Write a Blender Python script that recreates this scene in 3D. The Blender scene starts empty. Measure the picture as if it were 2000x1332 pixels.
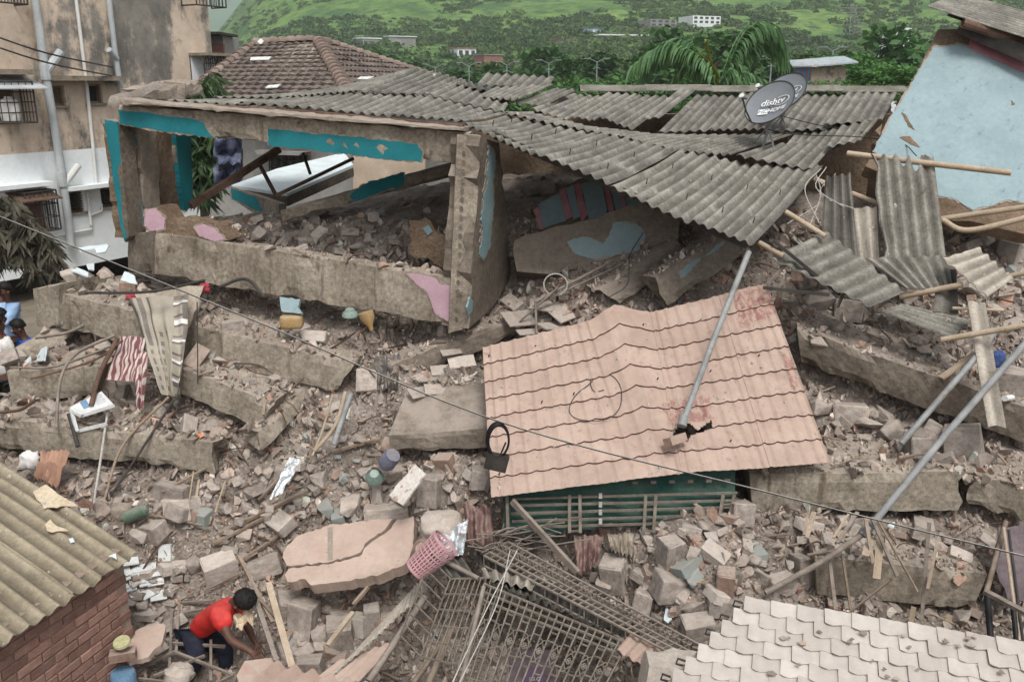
import bpy, bmesh, math, random
import numpy as np
from mathutils import Vector, Matrix, noise
R = math.radians
V = Vector
random.seed(7)
rng = np.random.default_rng(7)
sc = bpy.context.scene
COL = sc.collection
# ------------------------------------------------------------ camera, sky, sun, exposure
PITCH, FPX, CZ = R(16.0), 1750.0, 5.0
cam = bpy.data.cameras.new('camera'); cam.sensor_width = 36.0; cam.lens = FPX / 2000 * 36.0
cam.clip_start = 0.1; cam.clip_end = 9000
camo = bpy.data.objects.new('camera', cam); COL.objects.link(camo)
camo.location = (0, 0, CZ); camo.rotation_euler = (R(90) - PITCH, 0, 0)
sc.camera = camo
SUN_EL, SUN_AZ = R(58), R(165)       # azimuth clockwise from +Y
world = bpy.data.worlds.new('World'); sc.world = world; world.use_nodes = True
nt = world.node_tree; nt.nodes.clear()
sky = nt.nodes.new('ShaderNodeTexSky'); sky.sky_type = 'NISHITA'; sky.sun_disc = False
sky.sun_elevation = SUN_EL; sky.sun_rotation = SUN_AZ; sky.dust_density = 4.0; sky.air_density = 1.0; sky.ozone_density = 1.0
hs = nt.nodes.new('ShaderNodeHueSaturation'); hs.inputs['Saturation'].default_value = 0.22
bg = nt.nodes.new('ShaderNodeBackground'); bg.inputs['Strength'].default_value = 0.126
wo = nt.nodes.new('ShaderNodeOutputWorld')
nt.links.new(sky.outputs[0], hs.inputs['Color']); nt.links.new(hs.outputs[0], bg.inputs[0]); nt.links.new(bg.outputs[0], wo.inputs[0])
sl = bpy.data.lights.new('sun', 'SUN'); sl.energy = 1.75; sl.angle = R(18); sl.color = (1.0, 0.97, 0.92)
so = bpy.data.objects.new('sun', sl); COL.objects.link(so)
so.rotation_euler = (R(90) - SUN_EL, 0, math.pi - SUN_AZ); so.location = (0, -20, 60)
sc.view_settings.view_transform = 'Standard'; sc.view_settings.look = 'None'
sc.view_settings.exposure = 0.48; sc.view_settings.gamma = 1.0; sc.view_settings.use_curve_mapping = False
sc.render.engine = 'CYCLES'
sc.cycles.max_bounces = 6; sc.cycles.diffuse_bounces = 4; sc.cycles.volume_bounces = 1
# ------------------------------------------------------------ pixel -> place
_f = V((0, math.cos(PITCH), -math.sin(PITCH))); _u = V((0, math.sin(PITCH), math.cos(PITCH))); _r = V((1, 0, 0))
CAM = V((0, 0, CZ))
def ray(px, py): return _f + _r * ((px - 1000) / FPX) - _u * ((py - 666) / FPX)
def at(px, py, Y):
    d = ray(px, py); return CAM + d * (Y / d.y)
def atz(px, py, z):
    d = ray(px, py); return CAM + d * ((z - CZ) / d.z)
def plane(a, b, c):
    n = (b - a).cross(c - a).normalized()
    if n.dot(CAM - a) < 0: n = -n
    return (a.copy(), n)
def hit(px, py, pl, off=0.0):
    d = ray(px, py); o, n = pl
    return CAM + d * ((o - CAM).dot(n) / d.dot(n)) + n * off
def topx(p):
    q = p - CAM; w = q.dot(_f)
    return (1000 + FPX * q.dot(_r) / w, 666 - FPX * q.dot(_u) / w)
# ------------------------------------------------------------ objects
def link(o): COL.objects.link(o); return o
def tag(o, label=None, cat=None, group=None, kind=None):
    if label: o['label'] = label
    if cat: o['category'] = cat
    if group: o['group'] = group
    if kind: o['kind'] = kind
    return o
def thing(name, label, cat, loc, group=None):
    o = link(bpy.data.objects.new(name, None)); o.location = V(loc); o.empty_display_size = .1
    o['_w'] = list(V(loc))
    return tag(o, label, cat, group)
def wpos(o): return V(o['_w'])
def adopt(o, parent):
    o.parent = parent; o.matrix_parent_inverse = Matrix.Translation(-wpos(parent))
def copy_tree(o, parent=None):
    c = link(o.copy())
    if parent is not None: c.parent = parent
    for ch in list(o.children): copy_tree(ch, c)
    return c
def strip_w():
    for o in bpy.data.objects:
        if '_w' in o: del o['_w']
class B:
    """collects faces, builds ONE mesh object"""
    def __init__(s): s.v = []; s.f = []
    def add(s, vs, fs):
        n = len(s.v); s.v += [tuple(p) for p in vs]; s.f += [tuple(i + n for i in f) for f in fs]; return s
    def hexa(s, p):   # p: 4 bottom (ccw), 4 top
        return s.add(p, [(3, 2, 1, 0), (4, 5, 6, 7), (0, 1, 5, 4), (1, 2, 6, 5), (2, 3, 7, 6), (3, 0, 4, 7)])
    def box(s, c, size, rot=None):
        x, y, z = (a / 2 for a in size); c = V(c)
        ps = [V(q) for q in ((-x, -y, -z), (x, -y, -z), (x, y, -z), (-x, y, -z), (-x, -y, z), (x, -y, z), (x, y, z), (-x, y, z))]
        if rot is not None: ps = [rot @ q for q in ps]
        return s.hexa([q + c for q in ps])
    def bar(s, a, b, w, h=None, up=V((0, 0, 1))):
        h = h or w; a = V(a); b = V(b); d = (b - a).normalized()
        side = d.cross(up)
        if side.length < 1e-4: side = d.cross(V((1, 0, 0)))
        side.normalize(); up2 = side.cross(d).normalized(); x = side * (w / 2); z = up2 * (h / 2)
        return s.hexa([a - x - z, b - x - z, b + x - z, a + x - z, a - x + z, b - x + z, b + x + z, a + x + z])
    def tube(s, pts, r, n=8, caps=True):
        pts = [V(p) for p in pts]; m = len(pts)
        rr = r if isinstance(r, (list, tuple)) else [r] * m
        prev = None; vs = []; fs = []
        for i, p in enumerate(pts):
            d = (pts[min(i + 1, m - 1)] - pts[max(i - 1, 0)])
            d = d.normalized() if d.length > 1e-9 else V((0, 0, 1))
            if prev is None:
                a = d.cross(V((0, 0, 1)));
                if a.length < 1e-3: a = d.cross(V((1, 0, 0)))
            else: a = prev - d * prev.dot(d)
            if a.length < 1e-6: a = d.orthogonal()
            a.normalize(); prev = a; b = d.cross(a)
            for k in range(n):
                t = 2 * math.pi * k / n; vs.append(p + (a * math.cos(t) + b * math.sin(t)) * rr[i])
        for i in range(m - 1):
            for k in range(n):
                k2 = (k + 1) % n; fs.append((i * n + k, i * n + k2, (i + 1) * n + k2, (i + 1) * n + k))
        if caps: fs.append(tuple(range(n - 1, -1, -1))); fs.append(tuple(range((m - 1) * n, m * n)))
        return s.add(vs, fs)
    def prism(s, poly, back):
        """poly: 3D outline, back: extrusion vector"""
        n = len(poly); vs = [V(p) for p in poly] + [V(p) + V(back) for p in poly]
        nrm = V((0, 0, 0))
        for i in range(n):
            a = vs[i]; b = vs[(i + 1) % n]; nrm += a.cross(b)
        flip = nrm.dot(V(back)) > 0
        fs = [tuple(range(n)), tuple(range(2 * n - 1, n - 1, -1))] + [(i, i + n, (i + 1) % n + n, (i + 1) % n) for i in range(n)]
        if flip: fs = [tuple(reversed(f)) for f in fs]
        return s.add(vs, fs)
    def lathe(s, prof, c, axis=V((0, 0, 1)), n=20, arc=None):
        axis = V(axis).normalized(); a = axis.orthogonal().normalized(); b = axis.cross(a); c = V(c); vs = []; fs = []
        for (r, h) in prof:
            for k in range(n):
                t = 2 * math.pi * k / n; vs.append(c + axis * h + (a * math.cos(t) + b * math.sin(t)) * r)
        for i in range(len(prof) - 1):
            for k in range(n):
                k2 = (k + 1) % n; fs.append((i * n + k, i * n + k2, (i + 1) * n + k2, (i + 1) * n + k))
        return s.add(vs, fs)
    def grid(s, fn, nu, nv, thick=None, flip=False):
        """fn(u,v)->point; thick: vector or None, gives a closed sheet"""
        ps = [[V(fn(i / nu, j / nv)) for i in range(nu + 1)] for j in range(nv + 1)]
        vs = [p for r_ in ps for p in r_]; W = nu + 1; fs = []
        for j in range(nv):
            for i in range(nu):
                q = (j * W + i, j * W + i + 1, (j + 1) * W + i + 1, (j + 1) * W + i); fs.append(q[::-1] if flip else q)
        if thick is not None:
            N = len(vs); t = V(thick); vs = vs + [p + t for p in vs]
            fs += [tuple(i + N for i in reversed(f)) for f in fs]
            rim = [i for i in range(W)] + [j * W + nu for j in range(1, nv + 1)] + [nv * W + i for i in range(nu - 1, -1, -1)] + [j * W for j in range(nv - 1, 0, -1)]
            for k in range(len(rim)):
                a, b = rim[k], rim[(k + 1) % len(rim)]
                fs.append((a, b, b + N, a + N) if flip else (b, a, a + N, b + N))
        return s.add(vs, fs)
    def build(s, name, mat, parent=None, label=None, cat=None, group=None, kind=None, smooth=None, origin=None):
        me = bpy.data.meshes.new(name)
        A = np.array(s.v, dtype=float)
        if origin is None:
            lo = A.min(0); hi = A.max(0); org = V(((lo[0] + hi[0]) / 2, (lo[1] + hi[1]) / 2, lo[2]))
        else: org = V(origin)
        A = A - np.array(org)
        me.from_pydata(A.tolist(), [], s.f); me.materials.append(mat if not isinstance(mat, str) else MT[mat])
        if smooth is not None:
            me.polygons.foreach_set('use_smooth', [True] * len(me.polygons)); me.set_sharp_from_angle(angle=R(smooth))
        me.update()
        o = link(bpy.data.objects.new(name, me)); o.location = org; o['_w'] = list(org)
        if parent is not None: adopt(o, parent)
        return tag(o, label, cat, group, kind)
def lerp(a, b, t): return a + (b - a) * t
def jag(poly, step, amp, seed=0):
    """roughen a 2D outline"""
    rd = random.Random(seed); out = []
    n = len(poly)
    for i in range(n):
        a = poly[i]; b = poly[(i + 1) % n]; L = math.dist(a, b); k = max(1, int(L / step))
        nx, ny = -(b[1] - a[1]) / (L + 1e-9), (b[0] - a[0]) / (L + 1e-9)
        for j in range(k):
            t = j / k + (rd.uniform(-.25, .25) / k if j else 0); d = rd.uniform(-amp, amp) if j else 0
            out.append((lerp(a[0], b[0], t) + nx * d, lerp(a[1], b[1], t) + ny * d))
    return out
def slab(name, poly, pl, thick, mat, parent=None, step=None, amp=0, seed=0, off=0.0, **kw):
    """outline traced in photo pixels, laid on a real plane, extruded away from the viewer"""
    if step: poly = jag(poly, step, amp, seed)
    return B().prism([hit(x, y, pl, off) for x, y in poly], -pl[1] * thick).build(name, mat, parent, **kw)
def patch(name, poly, pl, mat, parent, off=.008, step=9, amp=3, seed=None, **kw):
    sd = seed if seed is not None else int(poly[0][0] * 7 + poly[0][1])
    if amp >= 2 and mat != 'plaster_brown':   # torn plaster rim under the paint
        cx, cy = sum(p[0] for p in poly) / len(poly), sum(p[1] for p in poly) / len(poly); big = []
        for (x, y) in poly:
            L = math.dist((x, y), (cx, cy)) + 1e-6; k = 1 + 3.0 / L; big.append((cx + (x - cx) * k, cy + (y - cy) * k))
        slab('plaster_rim', jag(big, 6, 2.2, sd + 5), pl, off * .6 + .004, 'concrete_broken', parent, off=off * .6)
    poly = jag(poly, 16, amp, sd + 1); step, amp = 4, amp * .45
    return slab(name, poly, pl, off + .004, mat, parent, step, amp, seed if seed is not None else int(poly[0][0] * 7 + poly[0][1]), off, **kw)
def tubepx(name, pts, r, mat, parent=None, n=8, **kw):
    """pts: (px,py,Y)"""
    return B().tube([at(*p) for p in pts], r, n).build(name, mat, parent, smooth=50, **kw)
def curve_pts(ctrl, n):
    """Catmull-Rom through 3D points"""
    P = [V(c) for c in ctrl]; P = [P[0] * 2 - P[1]] + P + [P[-1] * 2 - P[-2]]; out = []
    m = len(P) - 3
    for k in range(n + 1):
        t = k / n * m; i = min(int(t), m - 1); t -= i
        a, b, c, d = P[i:i + 4]
        out.append(.5 * ((2 * b) + (c - a) * t + (2 * a - 5 * b + 4 * c - d) * t * t + (3 * b - a - 3 * c + d) * t ** 3))
    return out
def nz(p, s, k=0): return noise.noise(V((p[0] * s + k * 7.3, p[1] * s + k * 3.1, p[2] * s - k * 5.7)))
def rough_hex(name, q, back, mat, parent=None, nseg=None, rough=.008, chip=.028, seed=0, ragL=.0, ragR=.0, m=4, **kw):
    """concrete member. q = front face TL,TR,BR,BL (3D); back = vector to rear face. Chipped arrises, ragged ends"""
    TL, TR, BR, BL = (V(a) for a in q); back = V(back); L = (TR - TL).length
    nseg = nseg or max(4, int(L / .07)); H = (TL - BL).length; D = back.length
    up = (TL - BL).normalized(); bk = back.normalized(); ax = (TR - TL).normalized()
    ring = [(i / m, 0.) for i in range(m)] + [(1., i / m) for i in range(m)] + [(1 - i / m, 1.) for i in range(m)] + [(0., 1 - i / m) for i in range(m)]
    vs = []; fs = []; n = len(ring)
    for k in range(nseg + 1):
        t = k / nseg
        for (h, d) in ring:
            p = lerp(lerp(BL, BR, t), lerp(TL, TR, t), h) + back * d
            c = V((0, 0, 0)); s_ = seed
            corner = (h in (0., 1.)) and (d in (0., 1.))
            w = nz(p, 9, s_) * rough + nz(p, 2.2, s_ + 1) * rough * .8
            c += (up * (h - .5) * 2 + bk * (d - .5) * 2) * w
            if corner:
                g = max(0, nz(p, 4.5, s_ + 2)) * chip * 1.6 + abs(nz(p, 14, s_ + 3)) * chip * .6
                c -= up * (1 if h == 1. else -1) * g + bk * (1 if d == 1. else -1) * g
            if k == 0: c += ax * (nz(p, 6, s_ + 4) * ragL + abs(nz(p, 15, s_ + 5)) * ragL * .5)
            if k == nseg: c += ax * (nz(p, 6, s_ + 6) * ragR - abs(nz(p, 15, s_ + 7)) * ragR * .5)
            vs.append(p + c)
    for k in range(nseg):
        for i in range(n):
            j = (i + 1) % n; fs.append((k * n + i, k * n + j, (k + 1) * n + j, (k + 1) * n + i))
    for e, base in ((0, 0), (1, nseg * n)):
        cpt = sum((vs[base + i] for i in range(n)), V((0, 0, 0))) / n + ax * (ragL * .5 if e == 0 else -ragR * .5)
        vs.append(cpt); ci = len(vs) - 1
        for i in range(n):
            j = (i + 1) % n; fs.append((base + j, base + i, ci) if e == 0 else (base + i, base + j, ci))
    fs = [tuple(reversed(f)) for f in fs]
    return B().add(vs, fs).build(name, mat, parent, **kw)
def corr(name, A, Bp, C, D, mat, parent=None, pitch=.13, amp=.0185, thick=.007, nv=8, sag=0, ragA=0, ragD=0, ragL=0, ragR=0, seed=0, bump=None, per=6, phase=0.0, twist=0, **kw):
    """corrugated sheet: A,B far edge; D,C near edge; ridges run A->D"""
    A, Bp, C, D = (V(x) for x in (A, Bp, C, D)); W = max((Bp - A).length, (C - D).length); nw = max(1, round(W / pitch * 2) / 2)
    nrm = (Bp - A).cross(D - A).normalized()
    if nrm.z < 0: nrm = -nrm
    if abs(nrm.z) < .05 and nrm.dot(CAM - A) < 0: nrm = -nrm
    nu = int(nw * per); along = (D - A).normalized(); acr = (Bp - A).normalized()
    def fn(u, v):
        vv = v
        if ragA: vv = max(vv, 0) + (1 - v) ** 6 * abs(noise.noise(V((u * nw * .9, seed, 1)))) * ragA
        if ragD: vv = vv - v ** 6 * abs(noise.noise(V((u * nw * .9, seed, 5)))) * ragD
        uu = u
        if ragL: uu = uu + (1 - u) ** 8 * abs(noise.noise(V((v * 5, seed, 9)))) * ragL
        if ragR: uu = uu - u ** 8 * abs(noise.noise(V((v * 5, seed, 13)))) * ragR
        p = lerp(lerp(A, Bp, uu), lerp(D, C, uu), vv)
        w = math.sin((u * nw + phase) * 2 * math.pi) * amp - sag * math.sin(math.pi * v) * 1.0 + nz(p, 1.3, seed) * .012
        if bump: w += bump(u, v)
        return p + nrm * w
    flip = (Bp - A).cross(D - A).dot(nrm) < 0
    b = B().grid(fn, nu, nv, -nrm * thick, flip=flip)
    o = b.build(name, mat, parent, smooth=40, **kw)
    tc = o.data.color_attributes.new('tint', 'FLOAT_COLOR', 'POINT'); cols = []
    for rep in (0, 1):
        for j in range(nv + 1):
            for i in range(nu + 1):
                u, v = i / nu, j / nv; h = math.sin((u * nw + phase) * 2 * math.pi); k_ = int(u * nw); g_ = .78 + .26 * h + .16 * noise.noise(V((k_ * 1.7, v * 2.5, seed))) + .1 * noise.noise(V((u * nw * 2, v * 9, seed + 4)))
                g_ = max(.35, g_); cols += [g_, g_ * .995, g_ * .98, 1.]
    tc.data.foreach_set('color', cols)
    return o
# ------------------------------------------------------------ materials
MT = {}
DUST = (.41, .35, .3)
def M(name, c1, c2=None, scale=5., rough=.9, bump=.25, bscale=45., dust=0., stain=None, streak=None, rnd=0., fine=.35, metal=0., spec=.25, trans=0., alpha=None, bdist=.01, coat=0., attr=None, dirt=None):
    m = bpy.data.materials.new(name); m.use_nodes = True; t = m.node_tree; N = t.nodes; Lk = t.links.new
    bs = N['Principled BSDF']; bs.inputs['Roughness'].default_value = rough; bs.inputs['Metallic'].default_value = metal
    bs.inputs['Specular IOR Level'].default_value = spec
    c2 = c2 or tuple(min(1, x * 1.25) for x in c1)
    tc = N.new('ShaderNodeTexCoord'); co = tc.outputs['Object']
    oi = N.new('ShaderNodeObjectInfo')
    def nzt(sc_, det=6, ro=.6, vec=None):
        n = N.new('ShaderNodeTexNoise'); n.inputs['Scale'].default_value = sc_; n.inputs['Detail'].default_value = det; n.inputs['Roughness'].default_value = ro
        Lk(vec or off.outputs[0], n.inputs['Vector']); return n.outputs['Fac']
    off = N.new('ShaderNodeVectorMath'); off.operation = 'ADD'; Lk(co, off.inputs[0])
    sr = N.new('ShaderNodeVectorMath'); sr.operation = 'SCALE'; sr.inputs[0].default_value = (37., 51., 23.); Lk(oi.outputs['Random'], sr.inputs['Scale']); Lk(sr.outputs[0], off.inputs[1])
    def ramp(fac, a, b):
        n = N.new('ShaderNodeMapRange'); n.interpolation_type = 'SMOOTHSTEP'; n.inputs['From Min'].default_value = a; n.inputs['From Max'].default_value = b; Lk(fac, n.inputs['Value']); return n.outputs['Result']
    def mix(fac, a, b, mode='MIX'):
        n = N.new('ShaderNodeMix'); n.data_type = 'RGBA'; n.blend_type = mode
        if isinstance(fac, (int, float)): n.inputs['Factor'].default_value = fac
        else: Lk(fac, n.inputs['Factor'])
        for sock, x in ((n.inputs['A'], a), (n.inputs['B'], b)):
            if isinstance(x, tuple): sock.default_value = (*x[:3], 1)
            else: Lk(x, sock)
        return n.outputs['Result']
    def math_(op, a, b):
        n = N.new('ShaderNodeMath'); n.operation = op
        for i, x in enumerate((a, b)):
            if isinstance(x, (int, float)): n.inputs[i].default_value = x
            else: Lk(x, n.inputs[i])
        return n.outputs[0]
    col = mix(ramp(nzt(scale), .32, .68), c1, c2)
    if attr:
        at_ = N.new('ShaderNodeAttribute'); at_.attribute_name = attr; col = mix(1., col, at_.outputs['Color'], 'MULTIPLY')
    if stain:
        for (sc_, a, b, scl) in stain: col = mix(ramp(nzt(scl, 8, .65), a, b), col, sc_)
    if streak:
        sc_, a, b, sx, sz = streak[:5]
        mp = N.new('ShaderNodeMapping'); mp.vector_type = 'TEXTURE' if len(streak) > 5 else 'POINT'; mp.inputs['Rotation'].default_value = (0, streak[5] if len(streak) > 5 else 0, 0)
        if len(streak) > 5: sx, sz = 1 / sx, 1 / sz
        mp.inputs['Scale'].default_value = (sx, sx, sz); Lk(off.outputs[0], mp.inputs['Vector'])
        col = mix(ramp(nzt(1.0, 7, .65, mp.outputs[0]), a, b), col, sc_)
    if dirt:   # grime painted where the wall is weathered
        dt = N.new('ShaderNodeAttribute'); dt.attribute_name = 'dirt'; mp = N.new('ShaderNodeMapping'); mp.inputs['Scale'].default_value = (2.2, 2.2, .5); Lk(off.outputs[0], mp.inputs['Vector'])
        gd = mix(ramp(nzt(.9, 8, .7), .35, .65), dirt[0], dirt[1]); nn = math_('ADD', nzt(1., 8, .72, mp.outputs[0]), nzt(1.7, 8, .7))
        col = mix(ramp(math_('ADD', dt.outputs['Fac'], math_('MULTIPLY', math_('SUBTRACT', nn, 1.), 2.2)), .25, .85), col, gd)
    if fine:
        fv = N.new('ShaderNodeMapRange'); fv.inputs['From Min'].default_value = .3; fv.inputs['From Max'].default_value = .7; fv.inputs['To Min'].default_value = 1 - fine; fv.inputs['To Max'].default_value = 1 + fine * .6
        Lk(nzt(scale * 9, 8, .75), fv.inputs['Value'])
        col = mix(1., col, fv.outputs[0], 'MULTIPLY')
    if rnd:
        rv = N.new('ShaderNodeMapRange'); rv.inputs['To Min'].default_value = 1 - rnd; rv.inputs['To Max'].default_value = 1 + rnd * .8; Lk(oi.outputs['Random'], rv.inputs['Value'])
        col = mix(1., col, rv.outputs[0], 'MULTIPLY')
    if dust:
        ge = N.new('ShaderNodeNewGeometry'); sx = N.new('ShaderNodeSeparateXYZ'); Lk(ge.outputs['Normal'], sx.inputs[0])
        d = math_('MULTIPLY', ramp(sx.outputs['Z'], .0, .9), ramp(nzt(scale * 1.7, 8, .7), .25, .6))
        col = mix(math_('MULTIPLY', d, dust), col, DUST)
    Lk(col, bs.inputs['Base Color'])
    if trans:
        bs.inputs['Transmission Weight'].default_value = 0
        tr = N.new('ShaderNodeBsdfTranslucent'); Lk(col, tr.inputs['Color']); ad = N.new('ShaderNodeMixShader'); ad.inputs[0].default_value = trans
        Lk(bs.outputs[0], ad.inputs[1]); Lk(tr.outputs[0], ad.inputs[2]); Lk(ad.outputs[0], N['Material Output'].inputs['Surface'])
    if coat: bs.inputs['Coat Weight'].default_value = coat
    if bump:
        bp = N.new('ShaderNodeBump'); bp.inputs['Strength'].default_value = bump; bp.inputs['Distance'].default_value = bdist
        h = math_('ADD', nzt(bscale, 6, .7), math_('MULTIPLY', nzt(bscale * .2, 4, .6), 1.5)); Lk(h, bp.inputs['Height']); Lk(bp.outputs[0], bs.inputs['Normal'])
    MT[name] = m; return m
DK = (.07, .052, .038)
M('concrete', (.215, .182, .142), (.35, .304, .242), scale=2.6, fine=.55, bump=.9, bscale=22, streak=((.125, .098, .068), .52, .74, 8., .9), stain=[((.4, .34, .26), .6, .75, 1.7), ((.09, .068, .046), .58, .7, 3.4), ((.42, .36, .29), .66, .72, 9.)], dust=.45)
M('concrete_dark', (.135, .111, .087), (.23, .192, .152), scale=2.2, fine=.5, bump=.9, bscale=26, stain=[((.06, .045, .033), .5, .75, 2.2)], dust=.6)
M('concrete_broken', (.25, .205, .165), (.36, .305, .25), scale=7, bump=.9, bscale=24, bdist=.02, dust=.3)
M('rubble', (.28, .236, .204), (.46, .4, .352), scale=3.5, bump=.6, bscale=26, rnd=.28, dust=.55, fine=.4)
M('rubble_light', (.43, .375, .325), (.55, .49, .435), scale=4, bump=.5, bscale=26, rnd=.2, dust=.3)
M('rubble_red', (.26, .165, .125), (.34, .245, .195), scale=4, bump=.5, rnd=.25, dust=.75)
M('rubble_blue', (.27, .36, .36), (.34, .3, .26), scale=6, bump=.5, rnd=.15, dust=.35)
M('rubble_fine', (.25, .2, .165), (.46, .385, .33), scale=4.5, bump=.6, bscale=30, dust=.4, attr='tint', fine=.3)
M('earth', (.215, .178, .15), (.38, .322, .277), scale=3, bump=1., bscale=16, bdist=.05, stain=[((.44, .375, .315), .55, .75, 2.4), ((.085, .062, .047), .56, .72, 3.1)], fine=.5)
M('ground', (.12, .1, .075), (.2, .17, .13), scale=.3, bump=.4, bscale=8)
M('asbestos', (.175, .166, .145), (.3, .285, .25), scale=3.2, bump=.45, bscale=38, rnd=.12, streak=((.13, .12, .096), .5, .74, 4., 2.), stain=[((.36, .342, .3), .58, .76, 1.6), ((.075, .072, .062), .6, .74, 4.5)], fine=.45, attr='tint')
M('asbestos_plain', (.15, .14, .115), (.25, .235, .2), scale=3.2, bump=.45, bscale=38, stain=[((.1, .1, .075), .5, .7, 2.)], fine=.45)
M('asbestos_dark', (.10, .092, .08), (.17, .16, .14), scale=3.2, bump=.45, bscale=38, stain=[((.05, .045, .04), .5, .7, 2.3)], attr='tint')
M('asbestos_light', (.36, .325, .275), (.47, .42, .36), scale=4, bump=.4, stain=[((.26, .22, .18), .55, .72, 3.)], attr='tint')
M('cream_sheet', (.27, .228, .165), (.35, .3, .22), scale=2.4, bump=.4, bscale=40, stain=[((.17, .14, .09), .6, .68, 14.), ((.2, .19, .08), .66, .8, 1.8)], rnd=.05, attr='tint')
M('teal', (.013, .16, .185), (.018, .195, .225), scale=4, rough=.7, bump=.15, stain=[((.04, .23, .255), .6, .8, 5.), ((.03, .15, .165), .62, .8, 2.5)], fine=.15, dust=.3)
M('blue_paint', (.225, .3, .322), (.265, .35, .37), scale=2, rough=.75, bump=.12, streak=((.13, .19, .21), .57, .74, 14., .4, R(27)), fine=.12)
M('blue_paint_dull', (.17, .255, .275), (.23, .32, .335), scale=4, rough=.8, bump=.2, stain=[((.2, .17, .14), .6, .8, 4.)], fine=.2)
M('pink_paint', (.43, .275, .33), (.49, .33, .38), scale=5, rough=.8, bump=.15, fine=.15)
M('rose_paint', (.42, .17, .2), (.52, .25, .28), scale=5, rough=.8, bump=.15, fine=.2)
M('plaster_brown', (.17, .115, .075), (.25, .185, .13), scale=4, bump=1., bscale=20, bdist=.03, fine=.4)
M('pale_plaster', (.55, .60, .61), (.62, .70, .72), scale=4, rough=.8, bump=.15, fine=.15)
M('pink_tile', (.345, .252, .205), (.43, .318, .262), scale=2.2, rough=.7, bump=.12, bscale=60, streak=((.31, .19, .16), .56, .74, 14., .9), stain=[((.45, .35, .29), .5, .75, 2.6), ((.29, .215, .175), .6, .72, 5.)], fine=.1)
M('pink_tile_red', (.27, .13, .115), (.34, .2, .165), scale=6, rough=.6, bump=.2, streak=((.4, .29, .235), .42, .6, 22., 1.5), fine=.25)
M('red_edge', (.17, .06, .05), (.26, .12, .09), scale=6, rough=.7)
M('white_tile', rnd=.07, c1=(.4, .358, .32), c2=(.53, .48, .435), scale=1.2, rough=.75, bump=.2, bscale=50, stain=[((.37, .34, .315), .5, .8, 1.1), ((.3, .25, .2), .7, .78, 7.)], fine=.12)
M('brick_wall', (.24, .135, .105), (.32, .195, .155), scale=9, bump=.7, bscale=34, rnd=.3, stain=[((.32, .23, .18), .6, .8, 9.)])
M('mortar', (.25, .185, .145), (.31, .24, .195), scale=9, bump=.7)
M('facade_tan', (.54, .43, .335), (.62, .51, .405), scale=.5, rough=.9, bump=.2, bscale=5, streak=((.38, .3, .225), .56, .76, 1.1, .16), stain=[((.42, .33, .245), .56, .7, 1.6)], fine=.2, dirt=((.135, .126, .113), (.26, .238, .205)))
M('facade_grey', (.12, .11, .098), (.22, .2, .172), scale=.6, bump=.3, bscale=6, streak=((.24, .2, .155), .54, .76, 1.3, .2), stain=[((.04, .038, .035), .55, .75, .6)], fine=.4)
M('facade_white', (.72, .76, .77), (.78, .81, .81), scale=.6, rough=.85, bump=.08, streak=((.55, .58, .58), .6, .85, 1.5, .2), fine=.1)
M('ledge', (.2, .17, .13), (.33, .28, .22), scale=2, bump=.3, stain=[((.08, .07, .06), .5, .7, 2.)])
M('pvc', (.36, .39, .40), (.47, .49, .49), scale=2, rough=.5, bump=.05, fine=.12, streak=((.2, .2, .18), .6, .8, 3., .5))
M('white_pvc', (.6, .6, .58), (.7, .7, .68), scale=2, rough=.5, bump=.05, fine=.12)
M('galv', (.2, .205, .205), (.3, .305, .3), scale=5, rough=.6, metal=.1, bump=.12, fine=.15, stain=[((.2, .15, .11), .6, .7, 7.)])
M('metal_dark', (.035, .032, .03), (.07, .06, .052), scale=6, rough=.7, bump=.2, rnd=.2)
M('rust', (.085, .05, .036), (.15, .095, .07), scale=8, rough=.9, bump=.4, rnd=.2)
M('dusty_metal', (.14, .115, .095), (.24, .2, .168), scale=9, rough=.9, bump=.3, dust=.3, rnd=.15)
M('grille_paint', (.135, .115, .095), (.22, .192, .16), scale=8, rough=.8, bump=.25, stain=[((.17, .12, .08), .55, .7, 9.)])
M('wood', (.15, .105, .07), (.25, .19, .14), scale=5, bump=.5, bscale=30, rnd=.3, dust=.4)
M('bamboo', (.33, .25, .17), (.43, .345, .25), scale=6, bump=.25, rnd=.2, dust=.3)
M('black', (.008, .008, .008), (.014, .014, .014), scale=4, rough=.5)
M('wire', (.03, .028, .026), (.06, .055, .05), scale=6, rough=.7)
M('wire_pale', (.4, .38, .35), (.5, .47, .43), scale=6, rough=.7)
M('glass_dark', (.018, .022, .024), (.03, .035, .038), scale=2, rough=.15, spec=.5, bump=0)
M('green_tarp', (.012, .055, .043), (.02, .085, .066), scale=4, rough=.75, bump=.5, bscale=12, bdist=.03, dust=.15)
M('tile_roof', (.115, .092, .08), (.2, .165, .142), scale=3, bump=.5, bscale=30, stain=[((.06, .045, .038), .5, .72, .7), ((.26, .205, .17), .6, .75, 2.)], fine=.5)
M('tile_cap', (.2, .15, .125), (.28, .22, .185), scale=4, bump=.5, rnd=.2)
M('grey_plastic', (.5, .5, .5), (.6, .6, .6), scale=3, rough=.5)
M('dish', (.17, .185, .2), (.2, .215, .23), scale=3, rough=.45, bump=.03, fine=.06)
M('white_print', (.75, .76, .77), (.8, .8, .8), scale=3, rough=.6, bump=0, fine=0)
M('red_shirt', (.5, .02, .018), (.6, .035, .028), scale=9, rough=.8, bump=.25, fine=.25, dust=.12, stain=[((.36, .03, .028), .5, .72, 7.)])
M('orange_print', (.7, .16, .03), (.75, .2, .05), scale=9, rough=.8, fine=.1)
M('denim', (.012, .014, .026), (.025, .028, .045), scale=12, rough=.9, fine=.3)
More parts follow.
